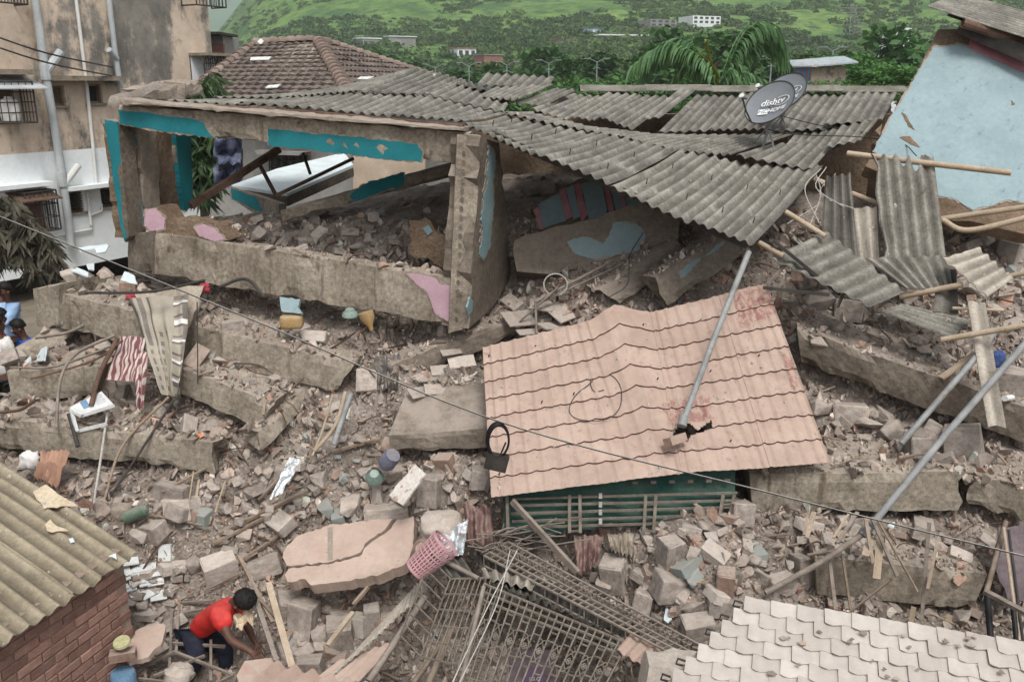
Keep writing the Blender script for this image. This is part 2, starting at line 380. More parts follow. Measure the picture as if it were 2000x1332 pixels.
M('skin', (.085, .042, .028), (.115, .058, .04), scale=9, rough=.55, fine=.12, bump=.1)
M('hair', (.008, .007, .006), (.014, .012, .011), scale=40, rough=.6, fine=.4, bump=.6, bscale=90)
M('shirt_blue', (.27, .41, .62), (.34, .48, .68), scale=9, rough=.85, fine=.12)
M('tee_blue', (.02, .095, .45), (.03, .12, .52), scale=9, rough=.85, fine=.12)
M('white_cloth', (.62, .6, .57), (.72, .7, .67), scale=6, rough=.9, fine=.12)
M('trouser_dark', (.014, .014, .016), (.022, .022, .024), scale=9, rough=.9)
M('pink_plastic', (.45, .235, .26), (.52, .31, .33), scale=5, rough=.5, bump=.05, dust=.25, fine=.1)
M('mint_plastic', (.2, .29, .255), (.26, .34, .3), scale=5, rough=.5, dust=.3)
M('clear_blue', (.11, .13, .22), (.2, .19, .2), scale=6, rough=.25, dust=.3)
M('green_plastic', (.1, .16, .11), (.17, .2, .16), scale=5, rough=.5, dust=.3)
M('yellow_plastic', (.36, .21, .06), (.4, .29, .16), scale=5, rough=.5, dust=.35)
M('lime_plastic', (.42, .41, .22), (.48, .46, .27), scale=5, rough=.5)
M('blue_plastic', (.03, .07, .26), (.08, .13, .32), scale=5, rough=.5)
M('blue_sheet', (.12, .22, .34), (.17, .28, .4), scale=5, rough=.5)
M('red_plastic', (.34, .04, .06), (.4, .08, .09), scale=5, rough=.6)
M('foil', (.62, .64, .66), (.75, .77, .78), scale=7, rough=.25, metal=.7, bump=.8, bscale=10, bdist=.04, fine=.15)
M('white_metal', (.55, .56, .55), (.66, .67, .66), scale=4, rough=.5, stain=[((.3, .22, .16), .6, .72, 6.)], fine=.15)
M('rust_white', (.55, .5, .44), (.62, .58, .53), scale=4, rough=.6, stain=[((.26, .1, .06), .56, .66, 7.)])
M('brass', (.28, .19, .14), (.42, .32, .27), scale=5, rough=.4, metal=.4)
M('sack', (.36, .30, .25), (.48, .42, .37), scale=4, rough=.6, bump=.4, bscale=12, bdist=.03, dust=.5)
M('orange_cloth', (.34, .2, .14), (.42, .26, .19), scale=4, rough=.95, bump=.3, fine=.2)
M('maroon_cloth', (.16, .085, .075), (.22, .13, .115), scale=4, rough=.95, bump=.4, dust=.35)
M('beige_cloth', (.29, .245, .19), (.38, .33, .265), scale=4, rough=.95, bump=.4, dust=.2)
M('grey_cloth', (.10, .09, .085), (.15, .135, .125), scale=4, rough=.95, bump=.4, dust=.3)
M('blue_tarp', (.03, .035, .075), (.14, .16, .22), scale=7, rough=.35, bump=.6, bscale=9, bdist=.05)
M('purple_panel', (.1, .075, .085), (.16, .125, .13), scale=2.5, rough=.7, stain=[((.2, .16, .13), .52, .7, 2.)])
M('paper', (.55, .45, .32), (.62, .52, .38), scale=4, rough=.9)
M('leaf_palm', (.07, .16, .06), (.14, .26, .1), scale=1.5, rough=.6, trans=.25, bump=0, fine=.3, spec=.4)
M('leaf_yellow', (.25, .27, .05), (.33, .33, .08), scale=1.5, rough=.5, trans=.25, bump=0)
M('leaf_tree', (.03, .085, .022), (.075, .16, .04), scale=.35, rough=.6, trans=.2, bump=0, fine=.35, rnd=.35)
M('leaf_light', (.06, .15, .035), (.11, .23, .06), scale=.35, rough=.6, trans=.2, bump=0, fine=.35, rnd=.25)
M('leaf_dusty', (.055, .05, .036), (.125, .115, .085), scale=3, rough=.8, bump=0, trans=.1, fine=.3)
M('leaf_ashoka', (.03, .062, .024), (.075, .12, .05), scale=3, rough=.5, bump=0, trans=.15, fine=.3)
M('bark', (.1, .075, .055), (.17, .135, .1), scale=6, bump=.8)
M('hill', (.1, .188, .04), (.165, .26, .062), scale=.03, bump=.5, bscale=.35, bdist=1.5, fine=.5, stain=[((.05, .115, .03), .48, .62, .05), ((.045, .1, .03), .52, .6, .14), ((.17, .165, .075), .66, .8, .017)])
M('far_hill', (.04, .1, .035), (.06, .14, .045), scale=.004, bump=0)
M('bush', (.058, .125, .04), (.11, .195, .062), scale=.03, rough=.8, bump=0, trans=.15, fine=.4, attr='tint')
M('far_grey', (.24, .235, .22), (.34, .33, .31), scale=.2, bump=0)
M('far_white', (.7, .72, .74), (.78, .8, .8), scale=.2, bump=0, fine=.1)
M('far_dark', (.05, .055, .06), (.08, .085, .09), scale=.3, bump=0)
M('far_rust', (.25, .12, .09), (.33, .18, .14), scale=.3, bump=0)
M('far_blue', (.07, .2, .42), (.1, .26, .5), scale=.3, bump=0)
M('far_roof', (.3, .36, .38), (.4, .44, .46), scale=.5, bump=0, stain=[((.35, .17, .13), .55, .65, 1.)])
M('lamp_post', (.2, .25, .235), (.25, .3, .285), scale=2, bump=0, rough=.5)
def striped(name, a, b, scale, dist, rot=(0, 0, 0), detail=2.):
    m = M(name, a, b, rough=.95, bump=.3, fine=.1); t = m.node_tree; N = t.nodes; bs = N['Principled BSDF']
    tc = N.new('ShaderNodeTexCoord'); mp = N.new('ShaderNodeMapping'); mp.inputs['Rotation'].default_value = rot
    w = N.new('ShaderNodeTexWave'); w.inputs['Scale'].default_value = scale; w.inputs['Distortion'].default_value = dist; w.inputs['Detail'].default_value = detail; w.inputs['Detail Scale'].default_value = 1.3
    r_ = N.new('ShaderNodeMapRange'); r_.inputs['From Min'].default_value = .45; r_.inputs['From Max'].default_value = .55
    mx = N.new('ShaderNodeMix'); mx.data_type = 'RGBA'; mx.inputs['A'].default_value = (*a, 1); mx.inputs['B'].default_value = (*b, 1)
    t.links.new(tc.outputs['Object'], mp.inputs[0]); t.links.new(mp.outputs[0], w.inputs[0]); t.links.new(w.outputs['Fac'], r_.inputs[0]); t.links.new(r_.outputs[0], mx.inputs['Factor']); t.links.new(mx.outputs['Result'], bs.inputs['Base Color'])
    return m
striped('zebra_cloth', (.2, .085, .09), (.52, .44, .4), 7.5, 3.2, (0, 0, R(12)), 1.)
# ------------------------------------------------------------ ground, hills, far things
def ground_sheet():
    b = B(); xs = [-3500, -400, -40, -7.4, 8.9, 40, 400, 3500]; ys = [-60, -10, 4.5, 16.7, 60, 300, 1500, 4900]; z = -.35
    for x0, x1 in zip(xs, xs[1:]):
        for y0, y1 in zip(ys, ys[1:]):
            if (x0, y0) != (-7.4, 4.5): b.add([(x0, y0, z), (x1, y0, z), (x1, y1, z), (x0, y1, z)], [(0, 1, 2, 3)])   # the mound fills the middle
    b.build('ground', 'ground', kind='structure', label='flat brown earth under the wreck and the town', origin=(0, 0, 0))
ground_sheet()
def hill_z(x, y):
    # silhouette climbs from the left valley
    px = 1000 + FPX * x / (y * 1.0)
    a = min(1, max(0, (px - 330) / 300.)); a = a * a * (3 - 2 * a)
    t = max(0, (y - 190) / 620.)
    h = 112 * min(t, 1.1) ** 1.1 * (.08 + .92 * a)
    n = noise.fractal(V((x * .006, y * .006, 2)), .9, 2.1, 5) * 13 * min(1, t * 2.5) * (.25 + .75 * a)
    return -.3 + h + n * .8
def hills():
    def f(u, v):
        y = 120 + 800 * v; x = (u - .5) * 2 * (120 + y * .75); return V((x, y, hill_z(x, y)))
    B().grid(f, 170, 110).build('hill', 'hill', kind='structure', label='green grassy hillside behind the town', smooth=60, origin=(0, 0, 0))
    def g(u, v):
        y = 1500 + 1500 * v; x = (u - .5) * 4200
        return V((x, y, -.4 + 420 * v * (.8 + .35 * noise.noise(V((x * .0015, y * .0015, 3))))))
    B().grid(g, 70, 30).build('distant_hill', 'far_hill', kind='structure', label='distant hazy hillside beyond the valley', smooth=60, origin=(0, 0, 0))
hills()
def leaf_quads(centres, size, rg, flat=0.3):
    """random leaf-sized quads around points -> verts (N*4,3)"""
    n = len(centres); a = rg.normal(size=(n, 3)); a[:, 2] *= (1 - flat); a /= np.linalg.norm(a, axis=1)[:, None]
    b = rg.normal(size=(n, 3)); b -= a * (a * b).sum(1)[:, None]; b /= np.linalg.norm(b, axis=1)[:, None]
    s = size * rg.uniform(.6, 1.35, n)[:, None]
    v = np.stack([centres - a * s, centres + b * s * .5, centres + a * s, centres - b * s * .5], 1)
    return v.reshape(-1, 3)
def quad_mesh(name, verts, mat, tint=None):
    n = len(verts) // 4; me = bpy.data.meshes.new(name); me.vertices.add(len(verts)); me.vertices.foreach_set('co', verts.astype(np.float32).ravel())
    me.loops.add(n * 4); me.loops.foreach_set('vertex_index', np.arange(n * 4)); me.polygons.add(n); me.polygons.foreach_set('loop_start', np.arange(0, n * 4, 4)); me.polygons.foreach_set('loop_total', np.full(n, 4))
    if tint is not None:
        a = me.color_attributes.new('tint', 'FLOAT_COLOR', 'POINT'); c = np.ones((len(verts), 4), np.float32); c[:, :3] = np.repeat(tint, 4, 0); a.data.foreach_set('color', c.ravel())
    me.materials.append(MT[mat]); me.update(calc_edges=True); me.validate(); return me
def hill_bushes():
    vs = []; tn = []; rg = np.random.default_rng(3); cnt = 0
    for k in range(21000):
        y = 150 + 600 * rg.random() ** 1.1; x = (rg.random() - .5) * y * 1.25
        px = 1000 + FPX * x / y
        if px < 380 or px > 2060: continue
        d = noise.fractal(V((x * .02, y * .013, 8)), .8, 2, 4)
        low = max(0, 1 - (y - 150) / 300.)
        if d + low * .7 < -.08 + .27 * rg.random(): continue
        s = (.9 + 2.6 * rg.random() ** 2.5) * (1 + 1.5 * low * rg.random()); z = hill_z(x, y)
        n = 60 + int(90 * low); c = rg.normal(size=(n, 3)); c /= np.linalg.norm(c, axis=1)[:, None]; c *= rg.uniform(.5, 1., (n, 1)) * np.array([.95, .8, .6]) * s; c[:, 2] = np.abs(c[:, 2])
        vs.append(leaf_quads(c + np.array([x, y, z]), min(s * .26, .6), rg)); g = .6 + .6 * rg.random(); tn.append(np.tile(np.array([[g * (1 + .25 * rg.random()), g, g]]), (n, 1)) * rg.uniform(.75, 1.2, (n, 1))); cnt += 1
    o = link(bpy.data.objects.new('hillside_scrub', quad_mesh('hillside_scrub', np.concatenate(vs), 'bush', np.concatenate(tn))))
    tag(o, 'dense green scrub covering the hillside', 'scrub', kind='stuff')
hill_bushes()
def crown_mesh(seed, n=2600, clumps=26, leaf=.16, squash=.75, mat='leaf_tree'):
    rg = np.random.default_rng(seed); cs = []
    for k in range(clumps):
        d = rg.normal(size=3); d /= np.linalg.norm(d); r_ = rg.uniform(.45, .95) if k else 0; c = d * r_; c[2] *= squash
        m = n // clumps; q = rg.normal(size=(m, 3)); q /= np.linalg.norm(q, axis=1)[:, None]; q *= (rg.random((m, 1)) ** .4) * rg.uniform(.2, .36); q[:, 2] *= .75; cs.append(q + c)
    return quad_mesh('crown', leaf_quads(np.concatenate(cs), leaf, rg), mat)
CROWNS = [crown_mesh(11, leaf=.085), crown_mesh(12, clumps=36, leaf=.075), crown_mesh(13, clumps=20, leaf=.09), crown_mesh(14, n=3400, clumps=48, leaf=.05, squash=.6, mat='leaf_light')]
def tree(name, px, pytop, Y, rad, height, kind, label, group='trees between the wreck and the hill'):
    top = at(px, pytop, Y); x, z1 = top.x, top.z; z0 = -.35
    t = thing(name, label, 'tree', (x, Y, z0), group)
    height *= 1.2; cz = z1 - height * .44
    b = B(); b.tube([(x, Y, z0), (x + rad * .05, Y, z0 + (cz - z0) * .5), (x, Y, cz)], [rad * .07, rad * .055, rad * .03], 7)
    for k in range(5):
        a = k * 1.26 + px; q = V((x + math.cos(a) * rad * .55, Y + math.sin(a) * rad * .55, cz + height * .15))
        b.tube([(x, Y, cz - height * .3), (V((x, Y, cz)) + q) / 2 - V((0, 0, height * .05)), q], [rad * .035, rad * .022, rad * .01], 5)
    b.build('trunk', 'bark', t)
    c = link(bpy.data.objects.new('crown', CROWNS[kind])); c.location = (x, Y, cz); c.scale = (rad, rad, height / 1.75); c.rotation_euler = (0, 0, px * .37)
    c['_w'] = [x, Y, cz]; adopt(c, t)
for a in [
    ('leafy_tree', 1052, 66, 120, 6.2, 9.5, 2, 'tall rounded tree left of the unfinished white buildings'),
    ('leafy_tree', 1005, 118, 110, 6, 6.5, 0, 'broad tree beneath the tallest crown behind the roof ridge'),
    ('leafy_tree', 1125, 102, 100, 6, 6.5, 1, 'dark green tree below the unfinished flat building'),
    ('leafy_tree', 1205, 96, 95, 5.5, 6.5, 0, 'dense tree just left of the palm fronds'),
    ('leafy_tree', 935, 128, 105, 5.5, 5, 1, 'low tree in front of the small white house'),
    ('leafy_tree', 850, 118, 130, 7, 7, 0, 'wide tree above the grey tiled hip roof'),
    ('leafy_tree', 745, 92, 150, 8, 7, 1, 'tree under the small houses on the slope'),
    ('leafy_tree', 1370, 44, 90, 7.5, 8, 1, 'big dark tree behind the palm, left half'),
    ('leafy_tree', 1440, 62, 95, 7, 8, 0, 'big dark tree behind the right palm frond'),
    ('leafy_tree', 1540, 84, 90, 6.5, 8, 2, 'dark tree above the striped shed roof'),
    ('leafy_tree', 1600, 92, 100, 7, 7, 1, 'tree behind the double-armed lamp post'),
    ('acacia_tree', 1690, 92, 46, 2.9, 2.9, 3, 'bright green feathery tree right of the striped shed'),
    ('acacia_tree', 1745, 118, 44, 2.4, 2.2, 3, 'small feathery tree against the leaning blue wall'),
    ('leafy_tree', 1770, 42, 80, 5.5, 7, 0, 'dark tree beside the leaning blue wall'),
    ('leafy_tree', 1640, 150, 40, 1.6, 1.5, 3, 'low light green bush in front of the striped shed'),
    ('leafy_tree', 1300, 128, 60, 4, 4, 0, 'tree seen through the left palm frond'),
    ('leafy_tree', 1090, 140, 60, 4, 3.6, 3, 'light green tree low behind the roof ridge'),
    ('leafy_tree', 2003, 12, 22, .75, 1.1, 1, 'dark leafy branch end at the upper right corner'),
]: tree(*a)
# ---- far buildings
def block(name, px0, px1, py0, py1, Y, depth, wall, label, cat, roof=None, rows=0, cols=0, win='far_dark', skew=.12, group='buildings on the far hillside'):
    a = at(px0, py1, Y); b = at(px1, py1, Y * (1 + skew * .1)); h = at(px0, py0, Y).z - a.z
    t = thing(name, label, cat, (a.x, Y, a.z), group); ax = (b - a); ax.z = 0; L = ax.length; ax.normalize(); bk = V((-ax.y, ax.x, 0)); z0 = min(a.z, hill_z(a.x, Y)) - 1
    P = lambda u, d, z: V((a.x, a.y, 0)) + ax * u + bk * d + V((0, 0, z))
    B().hexa([P(0, 0, z0), P(L, 0, z0), P(L, depth, z0), P(0, depth, z0), P(0, 0, a.z + h), P(L, 0, a.z + h), P(L, depth, a.z + h), P(0, depth, a.z + h)]).build('wall', wall, t)
    o = .04 * L
    if roof: B().hexa([P(-o, -o, a.z + h), P(L + o, -o, a.z + h), P(L + o, depth + o, a.z + h), P(-o, depth + o, a.z + h), P(-o, -o, a.z + h * 1.06 + .15), P(L + o, -o, a.z + h * 1.06 + .15), P(L + o, depth + o, a.z + h * 1.06 + .3), P(-o, depth + o, a.z + h * 1.06 + .3)]).build('roof', roof, t)
    if rows:
        cw, ch = L / cols, h / rows; me = None
        for i in range(cols):
            for j in range(rows):
                c = P((i + .5) * cw, -.03, a.z + (j + .5) * ch)
                w = B().hexa([c + ax * (sx * cw * .28) + V((0, dy, sz * ch * .27)) for dy, sx, sz in ((-.06, -1, -1), (-.06, 1, -1), (.06, 1, -1), (.06, -1, -1), (-.06, -1, 1), (-.06, 1, 1), (.06, 1, 1), (.06, -1, 1))]) if 0 else None
                q = [c + ax * (sx * cw * .28) + bk * d + V((0, 0, sz * ch * .27)) for sz in (-1, 1) for sx, d in ((-1, -.05), (1, -.05), (1, .04), (-1, .04))]
                B().hexa(q).build('window', win, t)
    return t
block('apartment_block', 1270, 1320, 38, 66, 330, 10, 'far_grey', 'unfinished grey concrete tower block on the far hillside', 'building', None, 4, 4)
block('concrete_building', 1172, 1284, 70, 97, 300, 12, 'far_grey', 'long unfinished two storey concrete frame on the hillside', 'building', 'far_white', 2, 8)
block('white_building', 1353, 1407, 31, 47, 340, 10, 'far_white', 'white flat-roofed building with dark windows on the hillside', 'building', None, 2, 5)
block('small_house', 894, 930, 95, 112, 260, 6, 'far_white', 'small white house with reddish roof among hillside trees', 'house', 'far_rust', 1, 3)
block('small_house', 709, 745, 76, 97, 300, 7, 'far_grey', 'weathered two storey hillside house with pale sheet roof', 'house', 'far_white', 1, 3)
block('sheet_hut', 760, 812, 72, 82, 310, 5, 'far_grey', 'low hut with broken white sheet roof on the slope', 'hut', 'far_white')
block('sheet_hut', 1095, 1125, 78, 90, 280, 5, 'far_grey', 'low hut with brown roof left of the concrete frame', 'hut', 'far_rust')
block('sheet_hut', 945, 982, 108, 118, 230, 5, 'far_rust', 'low reddish hut right of the small white house', 'hut', 'far_grey')
block('blue_hut', 1499, 1524, 8, 17, 420, 5, 'far_white', 'tiny blue-roofed hut high on the hillside', 'hut', 'far_blue')
block('blue_hut', 1158, 1176, 57, 66, 310, 4, 'far_white', 'tiny hut with blue tarpaulin roof above the concrete frame', 'hut', 'far_blue')
block('small_house', 1748, 1775, 58, 88, 150, 3, 'far_white', 'white house half hidden by the dark tree at right', 'house', 'far_white', 2, 2)
# striped sheet shed
def shed():
    t = thing('striped_shed', 'sheet metal shed with blue and red striped side behind the roof', 'shed', at(1560, 168, 42), None)
    a, b, c = at(1553, 175, 42), at(1582, 175, 41), at(1650, 168, 41.5); zt = at(1553, 134, 42).z; z0 = -.35
    n = 8
    for i in range(n):
        p, q = lerp(a, b, i / n), lerp(a, b, (i + 1) / n)
        B().prism([(p.x, p.y, z0), (q.x, q.y, z0), (q.x, q.y, zt), (p.x, p.y, zt)], (.0, .05, 0)).build('striped_panel', 'far_blue' if i % 2 == 0 else 'far_rust', t)
    B().prism([(b.x, b.y, z0), (c.x, c.y, z0), (c.x, c.y, zt + .1), (b.x, b.y, zt)], (0, .08, 0)).build('wall', 'ledge', t)
    B().prism([(a.x - .2, a.y, zt + .03), (b.x - .1, b.y - .3, zt + .03), (c.x + .4, c.y - .3, zt + .2), (c.x + .4, c.y + 1.6, zt + .5), (a.x, a.y + 1.4, zt + .32)], (0, 0, .06)).build('roof', 'far_roof', t)
shed()
# street lamps
def lamp_proto(px, pt, Y, label):
    p = at(px, pt, Y); z0 = -.35
    t = thing('street_lamp', label, 'street lamp', (p.x, Y, z0), 'double-armed street lamps along the road beyond the roofs')
    w = Y / FPX; b = B().tube([(p.x, Y, z0), (p.x, Y, p.z)], [.07, .045], 6).build('pole', 'lamp_post', t)
    for s, dz, ln in ((-1, 0, 1.), (1, 0, 1.), (-1, -.9, .55), (1, -.9, .55)):
        L = ln * 13 * w; e = V((p.x + s * L, Y, p.z + dz * 10 * w + .45 * L * (1 if dz == 0 else -.9)))
        B().tube([(p.x, Y, p.z + dz * 10 * w), e], [.03, .022], 5).build('arm', 'lamp_post', t)
        if dz == 0: B().box(e + V((s * .2, 0, .03)), (.5, .16, .06)).build('lamp_head', 'lamp_post', t)
for px, pt, Y, lb in ((850, 133, 75, 'leftmost small lamp post above the grey tiled roof'), (916, 130, 74, 'second small lamp post from the tiled roof'), (990, 128, 73, 'small lamp post above the broken roof edge'), (1072, 125, 72, 'small lamp post left of the roof ridge end'), (1166, 122, 70, 'small lamp post just left of the palm'), (1507, 118, 62, 'lamp post right of the palm crown'), (1627, 100, 55, 'large double-armed lamp post above the striped shed')):
    lamp_proto(px, pt, Y, 'pale ' + lb)
# pylon on the hill
def pylon():
    p = at(1667, 68, 330); q = at(1664, 8, 330); t = thing('lattice_tower', 'faint grey lattice power tower on the hillside', 'tower', p, None)
    b = B(); w = 2.2
    for sx in (-1, 1):
        for sy in (-1, 1): b.tube([p + V((sx * w, sy * w, 0)), q + V((sx * .3, sy * .3, 0))], .09, 4)
    b.build('leg_frame', 'far_grey', t); b = B()
    for k in range(9):
        u, v = k / 9, (k + 1) / 9; a, c = lerp(p, q, u), lerp(p, q, v); wa, wc = lerp(w, .3, u), lerp(w, .3, v)
        b.tube([a + V((-wa, -wa, 0)), c + V((wc, -wc, 0))], .06, 4); b.tube([a + V((wa, -wa, 0)), c + V((-wc, -wc, 0))], .06, 4)
    b.build('lattice', 'far_grey', t)
    for z in (.72, .86): B().tube([lerp(p, q, z) - V((5, 0, 0)), lerp(p, q, z) + V((5, 0, 0))], .1, 4).build('cross_arm', 'far_grey', t)
pylon()
# ---- palm
def palm():
    base = at(1400, 170, 27); t = thing('palm_tree', 'palm tree with long drooping green fronds behind the roof ridge', 'palm', (base.x, 27, -.35), None)
    c = at(1405, 182, 27)
    B().tube([(c.x + .1, 27, -.35), (c.x, 27, 2.), (c.x, 27, c.z)], [.2, .16, .13], 9).build('trunk', 'bark', t)
    fr = [([(1372, 120), (1322, 88), (1275, 98), (1236, 130)], -.3, 0, 1.0), ([(1385, 125), (1345, 86), (1310, 82), (1275, 92)], .5, 0, .9), ([(1380, 140), (1330, 108), (1290, 112), (1262, 138)], .9, 0, .9),
          ([(1425, 125), (1452, 70), (1482, 48), (1514, 64), (1532, 104)], -.2, 0, 1.05), ([(1420, 125), (1440, 80), (1464, 52), (1486, 50)], .5, 0, 1.0), ([(1430, 135), (1462, 92), (1496, 82), (1520, 108)], .9, 0, .9),
          ([(1395, 140), (1384, 105), (1380, 84)], 0, 1, .3), ([(1398, 140), (1374, 112), (1362, 106)], 0, 1, .3), ([(1420, 150), (1450, 142), (1490, 158), (1520, 178)], -.5, 0, .6), ([(1415, 160), (1450, 160), (1480, 168), (1500, 182)], -.8, 0, .55), ([(1385, 160), (1350, 135), (1318, 150), (1300, 180)], .8, 0, .7), ([(1415, 145), (1440, 105), (1455, 92)], .9, 0, .7), ([(1412, 160), (1425, 140), (1440, 150)], -.9, 0, .5)]
    rd = random.Random(4)
    for pts, dy, y, ll in fr:
        P3 = [c] + [at(px, py, 27 + dy * (i + 1) / len(pts)) for i, (px, py) in enumerate(pts)]
        sp = curve_pts(P3, 46); b = B().tube(sp, [lerp(.035, .008, i / 46) for i in range(47)], 5); b2 = B()
        for i in range(5, 46):
            d = (sp[i + 1] - sp[i - 1]).normalized() if i < 46 else (sp[i] - sp[i - 1]).normalized()
            side = d.cross(V((0, 1, .3))).normalized(); s_ = V((0, 1, 0)).cross(d)
            for sg in (-1, 1):
                for rep in (0, 1):
                    o = sp[i] + d * rd.uniform(-.03, .03); L = ll * (.6 + .4 * math.sin(min(1, i / 42) * math.pi * .8)) * rd.uniform(.75, 1.1) * (.8 if rep else 1)
                    if y: L *= .7
                    dirn = (d * .55 + V((0, 1, 0)) * sg * rd.uniform(.25, .7) + V((0, 0, 1)) * rd.uniform(-.1, .2)).normalized()
                    pts_ = []; q = o.copy(); dd = dirn.copy()
                    for k in range(5):
                        pts_.append(q.copy()); q += dd * (L / 4); dd = (dd + V((0, 0, -1)) * (.8 if not y else .1)).normalized()
                    wv = dd.cross(dirn); wv = wv.normalized() if wv.length > .05 else V((1, 0, 0)); wv = (V((1, 0, 0)) * .8 + wv * .5 + V((0, rd.uniform(-.5, .5), 0))).normalized()
                    vs = []
                    for k, pp in enumerate(pts_):
                        w = (.01, .034, .034, .024, .004)[k]; vs += [pp - wv * w, pp + wv * w]
                    b2.add(vs, [(2 * k, 2 * k + 1, 2 * k + 3, 2 * k + 2) for k in range(4)])
        f = b.build('frond', 'leaf_yellow' if y else 'leaf_palm', t); l = b2.build('leaflets', 'leaf_yellow' if y else 'leaf_palm', f)
palm()
def haze():
    m = bpy.data.materials.new('haze'); m.use_nodes = True; N = m.node_tree.nodes; N.clear(); o = N.new('ShaderNodeOutputMaterial'); v = N.new('ShaderNodeVolumePrincipled'); v.inputs['Color'].default_value = (.86, .92, .96, 1); v.inputs['Density'].default_value = .00038; v.inputs['Anisotropy'].default_value = .2; m.node_tree.links.new(v.outputs[0], o.inputs['Volume'])
    B().box((0, 2500, 300), (7400, 5400, 602.7)).build('haze', m, kind='stuff', label='thin pale haze over the valley', origin=(0, 0, 0))
haze()
# ------------------------------------------------------------ rubble mound (terrain under the wreck)
CP = [(300, 1332, 6.9), (600, 1300, 6.95), (1100, 1340, 7.1), (450, 1250, 7.25), (350, 1150, 7.4), (600, 1000, 8.0), (850, 930, 7.9), (600, 880, 8.6), (250, 980, 7.6), (150, 930, 7.9), (700, 800, 9.0), (830, 750, 9.0),
      (950, 650, 9.4), (1100, 560, 9.6), (1200, 480, 10.0), (1000, 450, 10.4), (600, 485, 9.95), (450, 455, 10.1), (700, 420, 11.2), (1050, 370, 11.6), (820, 470, 10.2), (500, 420, 11.0), (1600, 770, 8.6), (1700, 830, 8.25), (1850, 880, 7.8), (1550, 930, 7.6), (1500, 1050, 7.1),
      (1300, 1080, 6.9), (1400, 1150, 6.6), (1200, 1120, 7.1), (1700, 1110, 6.9), (1850, 1190, 6.6), (1800, 570, 9.4), (1950, 500, 9.8), (1700, 650, 8.9), (1950, 720, 8.5), (1980, 600, 9.3), (1750, 600, 9.2), (1550, 560, 9.4), (1450, 480, 10.2), (1600, 380, 11.0), (1750, 400, 11.2), (1950, 420, 11.0),
      (100, 800, 8.85), (300, 830, 8.75), (450, 810, 8.9), (480, 920, 8.3), (250, 640, 9.7), (450, 660, 9.45), (620, 700, 9.3), (200, 560, 9.9), (100, 690, 8.95), (60, 720, 8.8), (420, 590, 9.6), (700, 650, 9.5), (600, 1120, 7.75), (800, 1180, 7.6), (950, 1150, 7.6), (1000, 1250, 7.5), (1200, 1330, 6.9),
      (1050, 1000, 7.4), (1250, 1000, 7.5), (1450, 960, 7.6), (780, 1020, 8.0), (1980, 1100, 7.2), (1980, 1000, 7.5), (560, 455, 10.6), (700, 400, 12.6), (560, 430, 12.0), (820, 370, 12.6), (860, 420, 11.0), (950, 340, 12.6), (1150, 340, 12.6), (640, 400, 13.8), (760, 370, 13.8)]
CPW = [at(*c) for c in CP]
# the mound stays under every fallen beam: front foot and rear top of each
BEAMS = [((113, 572), (692, 710), (662, 768), (118, 642), 9.35, 8.75, .3), ((12, 724), (200, 716), (180, 778), (24, 781), 8.75, 8.7, .35), ((340, 714), (532, 786), (508, 838), (340, 764), 8.62, 8.35, .3), ((-40, 812), (418, 864), (416, 922), (-40, 876), 8.25, 8.0, .35),
         ((1556, 640), (2015, 798), (2015, 872), (1566, 712), 8.7, 7.9, .4), ((1464, 925), (1888, 920), (1872, 998), (1470, 1001), 7.55, 7.35, .4), ((1890, 940), (2015, 930), (2015, 1030), (1900, 985), 7.3, 7.2, .5), ((1592, 1086), (1930, 1120), (1898, 1190), (1596, 1162), 6.95, 6.75, .4), ((297, 452), (893, 545), (878, 634), (297, 536), 9.6, 9.0, .28), ((758, 850), (955, 836), (955, 874), (764, 890), 8.15, 8.05, .5), ((765, 712), (1000, 620), (1012, 652), (775, 756), 8.85, 9.3, .35)]
for tl, tr, br, bl, Yl, Yr, dp in BEAMS:
    n_ = max(2, int(abs(tr[0] - tl[0]) / 60))
    for k_ in range(n_ + 1):
        t_ = k_ / n_; Y_ = lerp(Yl, Yr, t_)
        b_ = at(lerp(bl[0], br[0], t_), lerp(bl[1], br[1], t_), Y_); t2 = at(lerp(tl[0], tr[0], t_), lerp(tl[1], tr[1], t_), Y_)
        CPW.append(b_ + V((0, -.15, -.16))); CPW.append(b_ + V((0, .3, -.08))); CPW.append(V((t2.x, t2.y + dp + .65, t2.z - .02)))
# skirts down to the flat ground round the heap
CPW += [V(p) for p in ((-7.5, 5, -.3), (-4.6, 5.2, .0), (7.5, 5, -.2), (0, 4.2, -.2), (-3, 4.6, -.2), (4, 4.6, -.1), (-8, 8, .2), (-7, 12, .6), (-5.4, 11, 1.0), (-6, 15, .2), (0, 17, .3), (6, 17, .3), (9, 12, .5), (9, 8, 1), (-3.5, 15, 2.2), (-1, 15.2, 2.4), (2, 15, 2.6), (5, 14, 2.4), (-3.3, 6.2, -.1), (-3., 5.6, -.2), (-2.6, 5.6, .0), (-3.6, 7.2, .6), (-4.2, 6.6, .2), (.1, 6.2, -.35), (.5, 6.5, -.35), (-.3, 6.5, -.3), (.2, 6.9, -.3), (.7, 6.1, -.35), (0, 5.6, -.35), (.9, 6.6, -.1))]
CPA = np.array([list(p) for p in CPW])
def _fit():
    n = len(CPA); D = np.sqrt(((CPA[:, None, :2] - CPA[None, :, :2]) ** 2).sum(2) + .01); A = np.zeros((n + 3, n + 3)); A[:n, :n] = D + np.eye(n) * -.12; A[:n, n] = 1; A[:n, n + 1:] = CPA[:, :2]; A[n, :n] = 1; A[n + 1:, :n] = CPA[:, :2].T
    return np.linalg.solve(A, np.concatenate([CPA[:, 2], np.zeros(3)]))
RBF = _fit(); NP_ = len(CPA)
HOL = [(-.85, 6.72), (-.2, 6.74), (.98, 6.2), (.9, 5.35), (-.9, 5.4)]
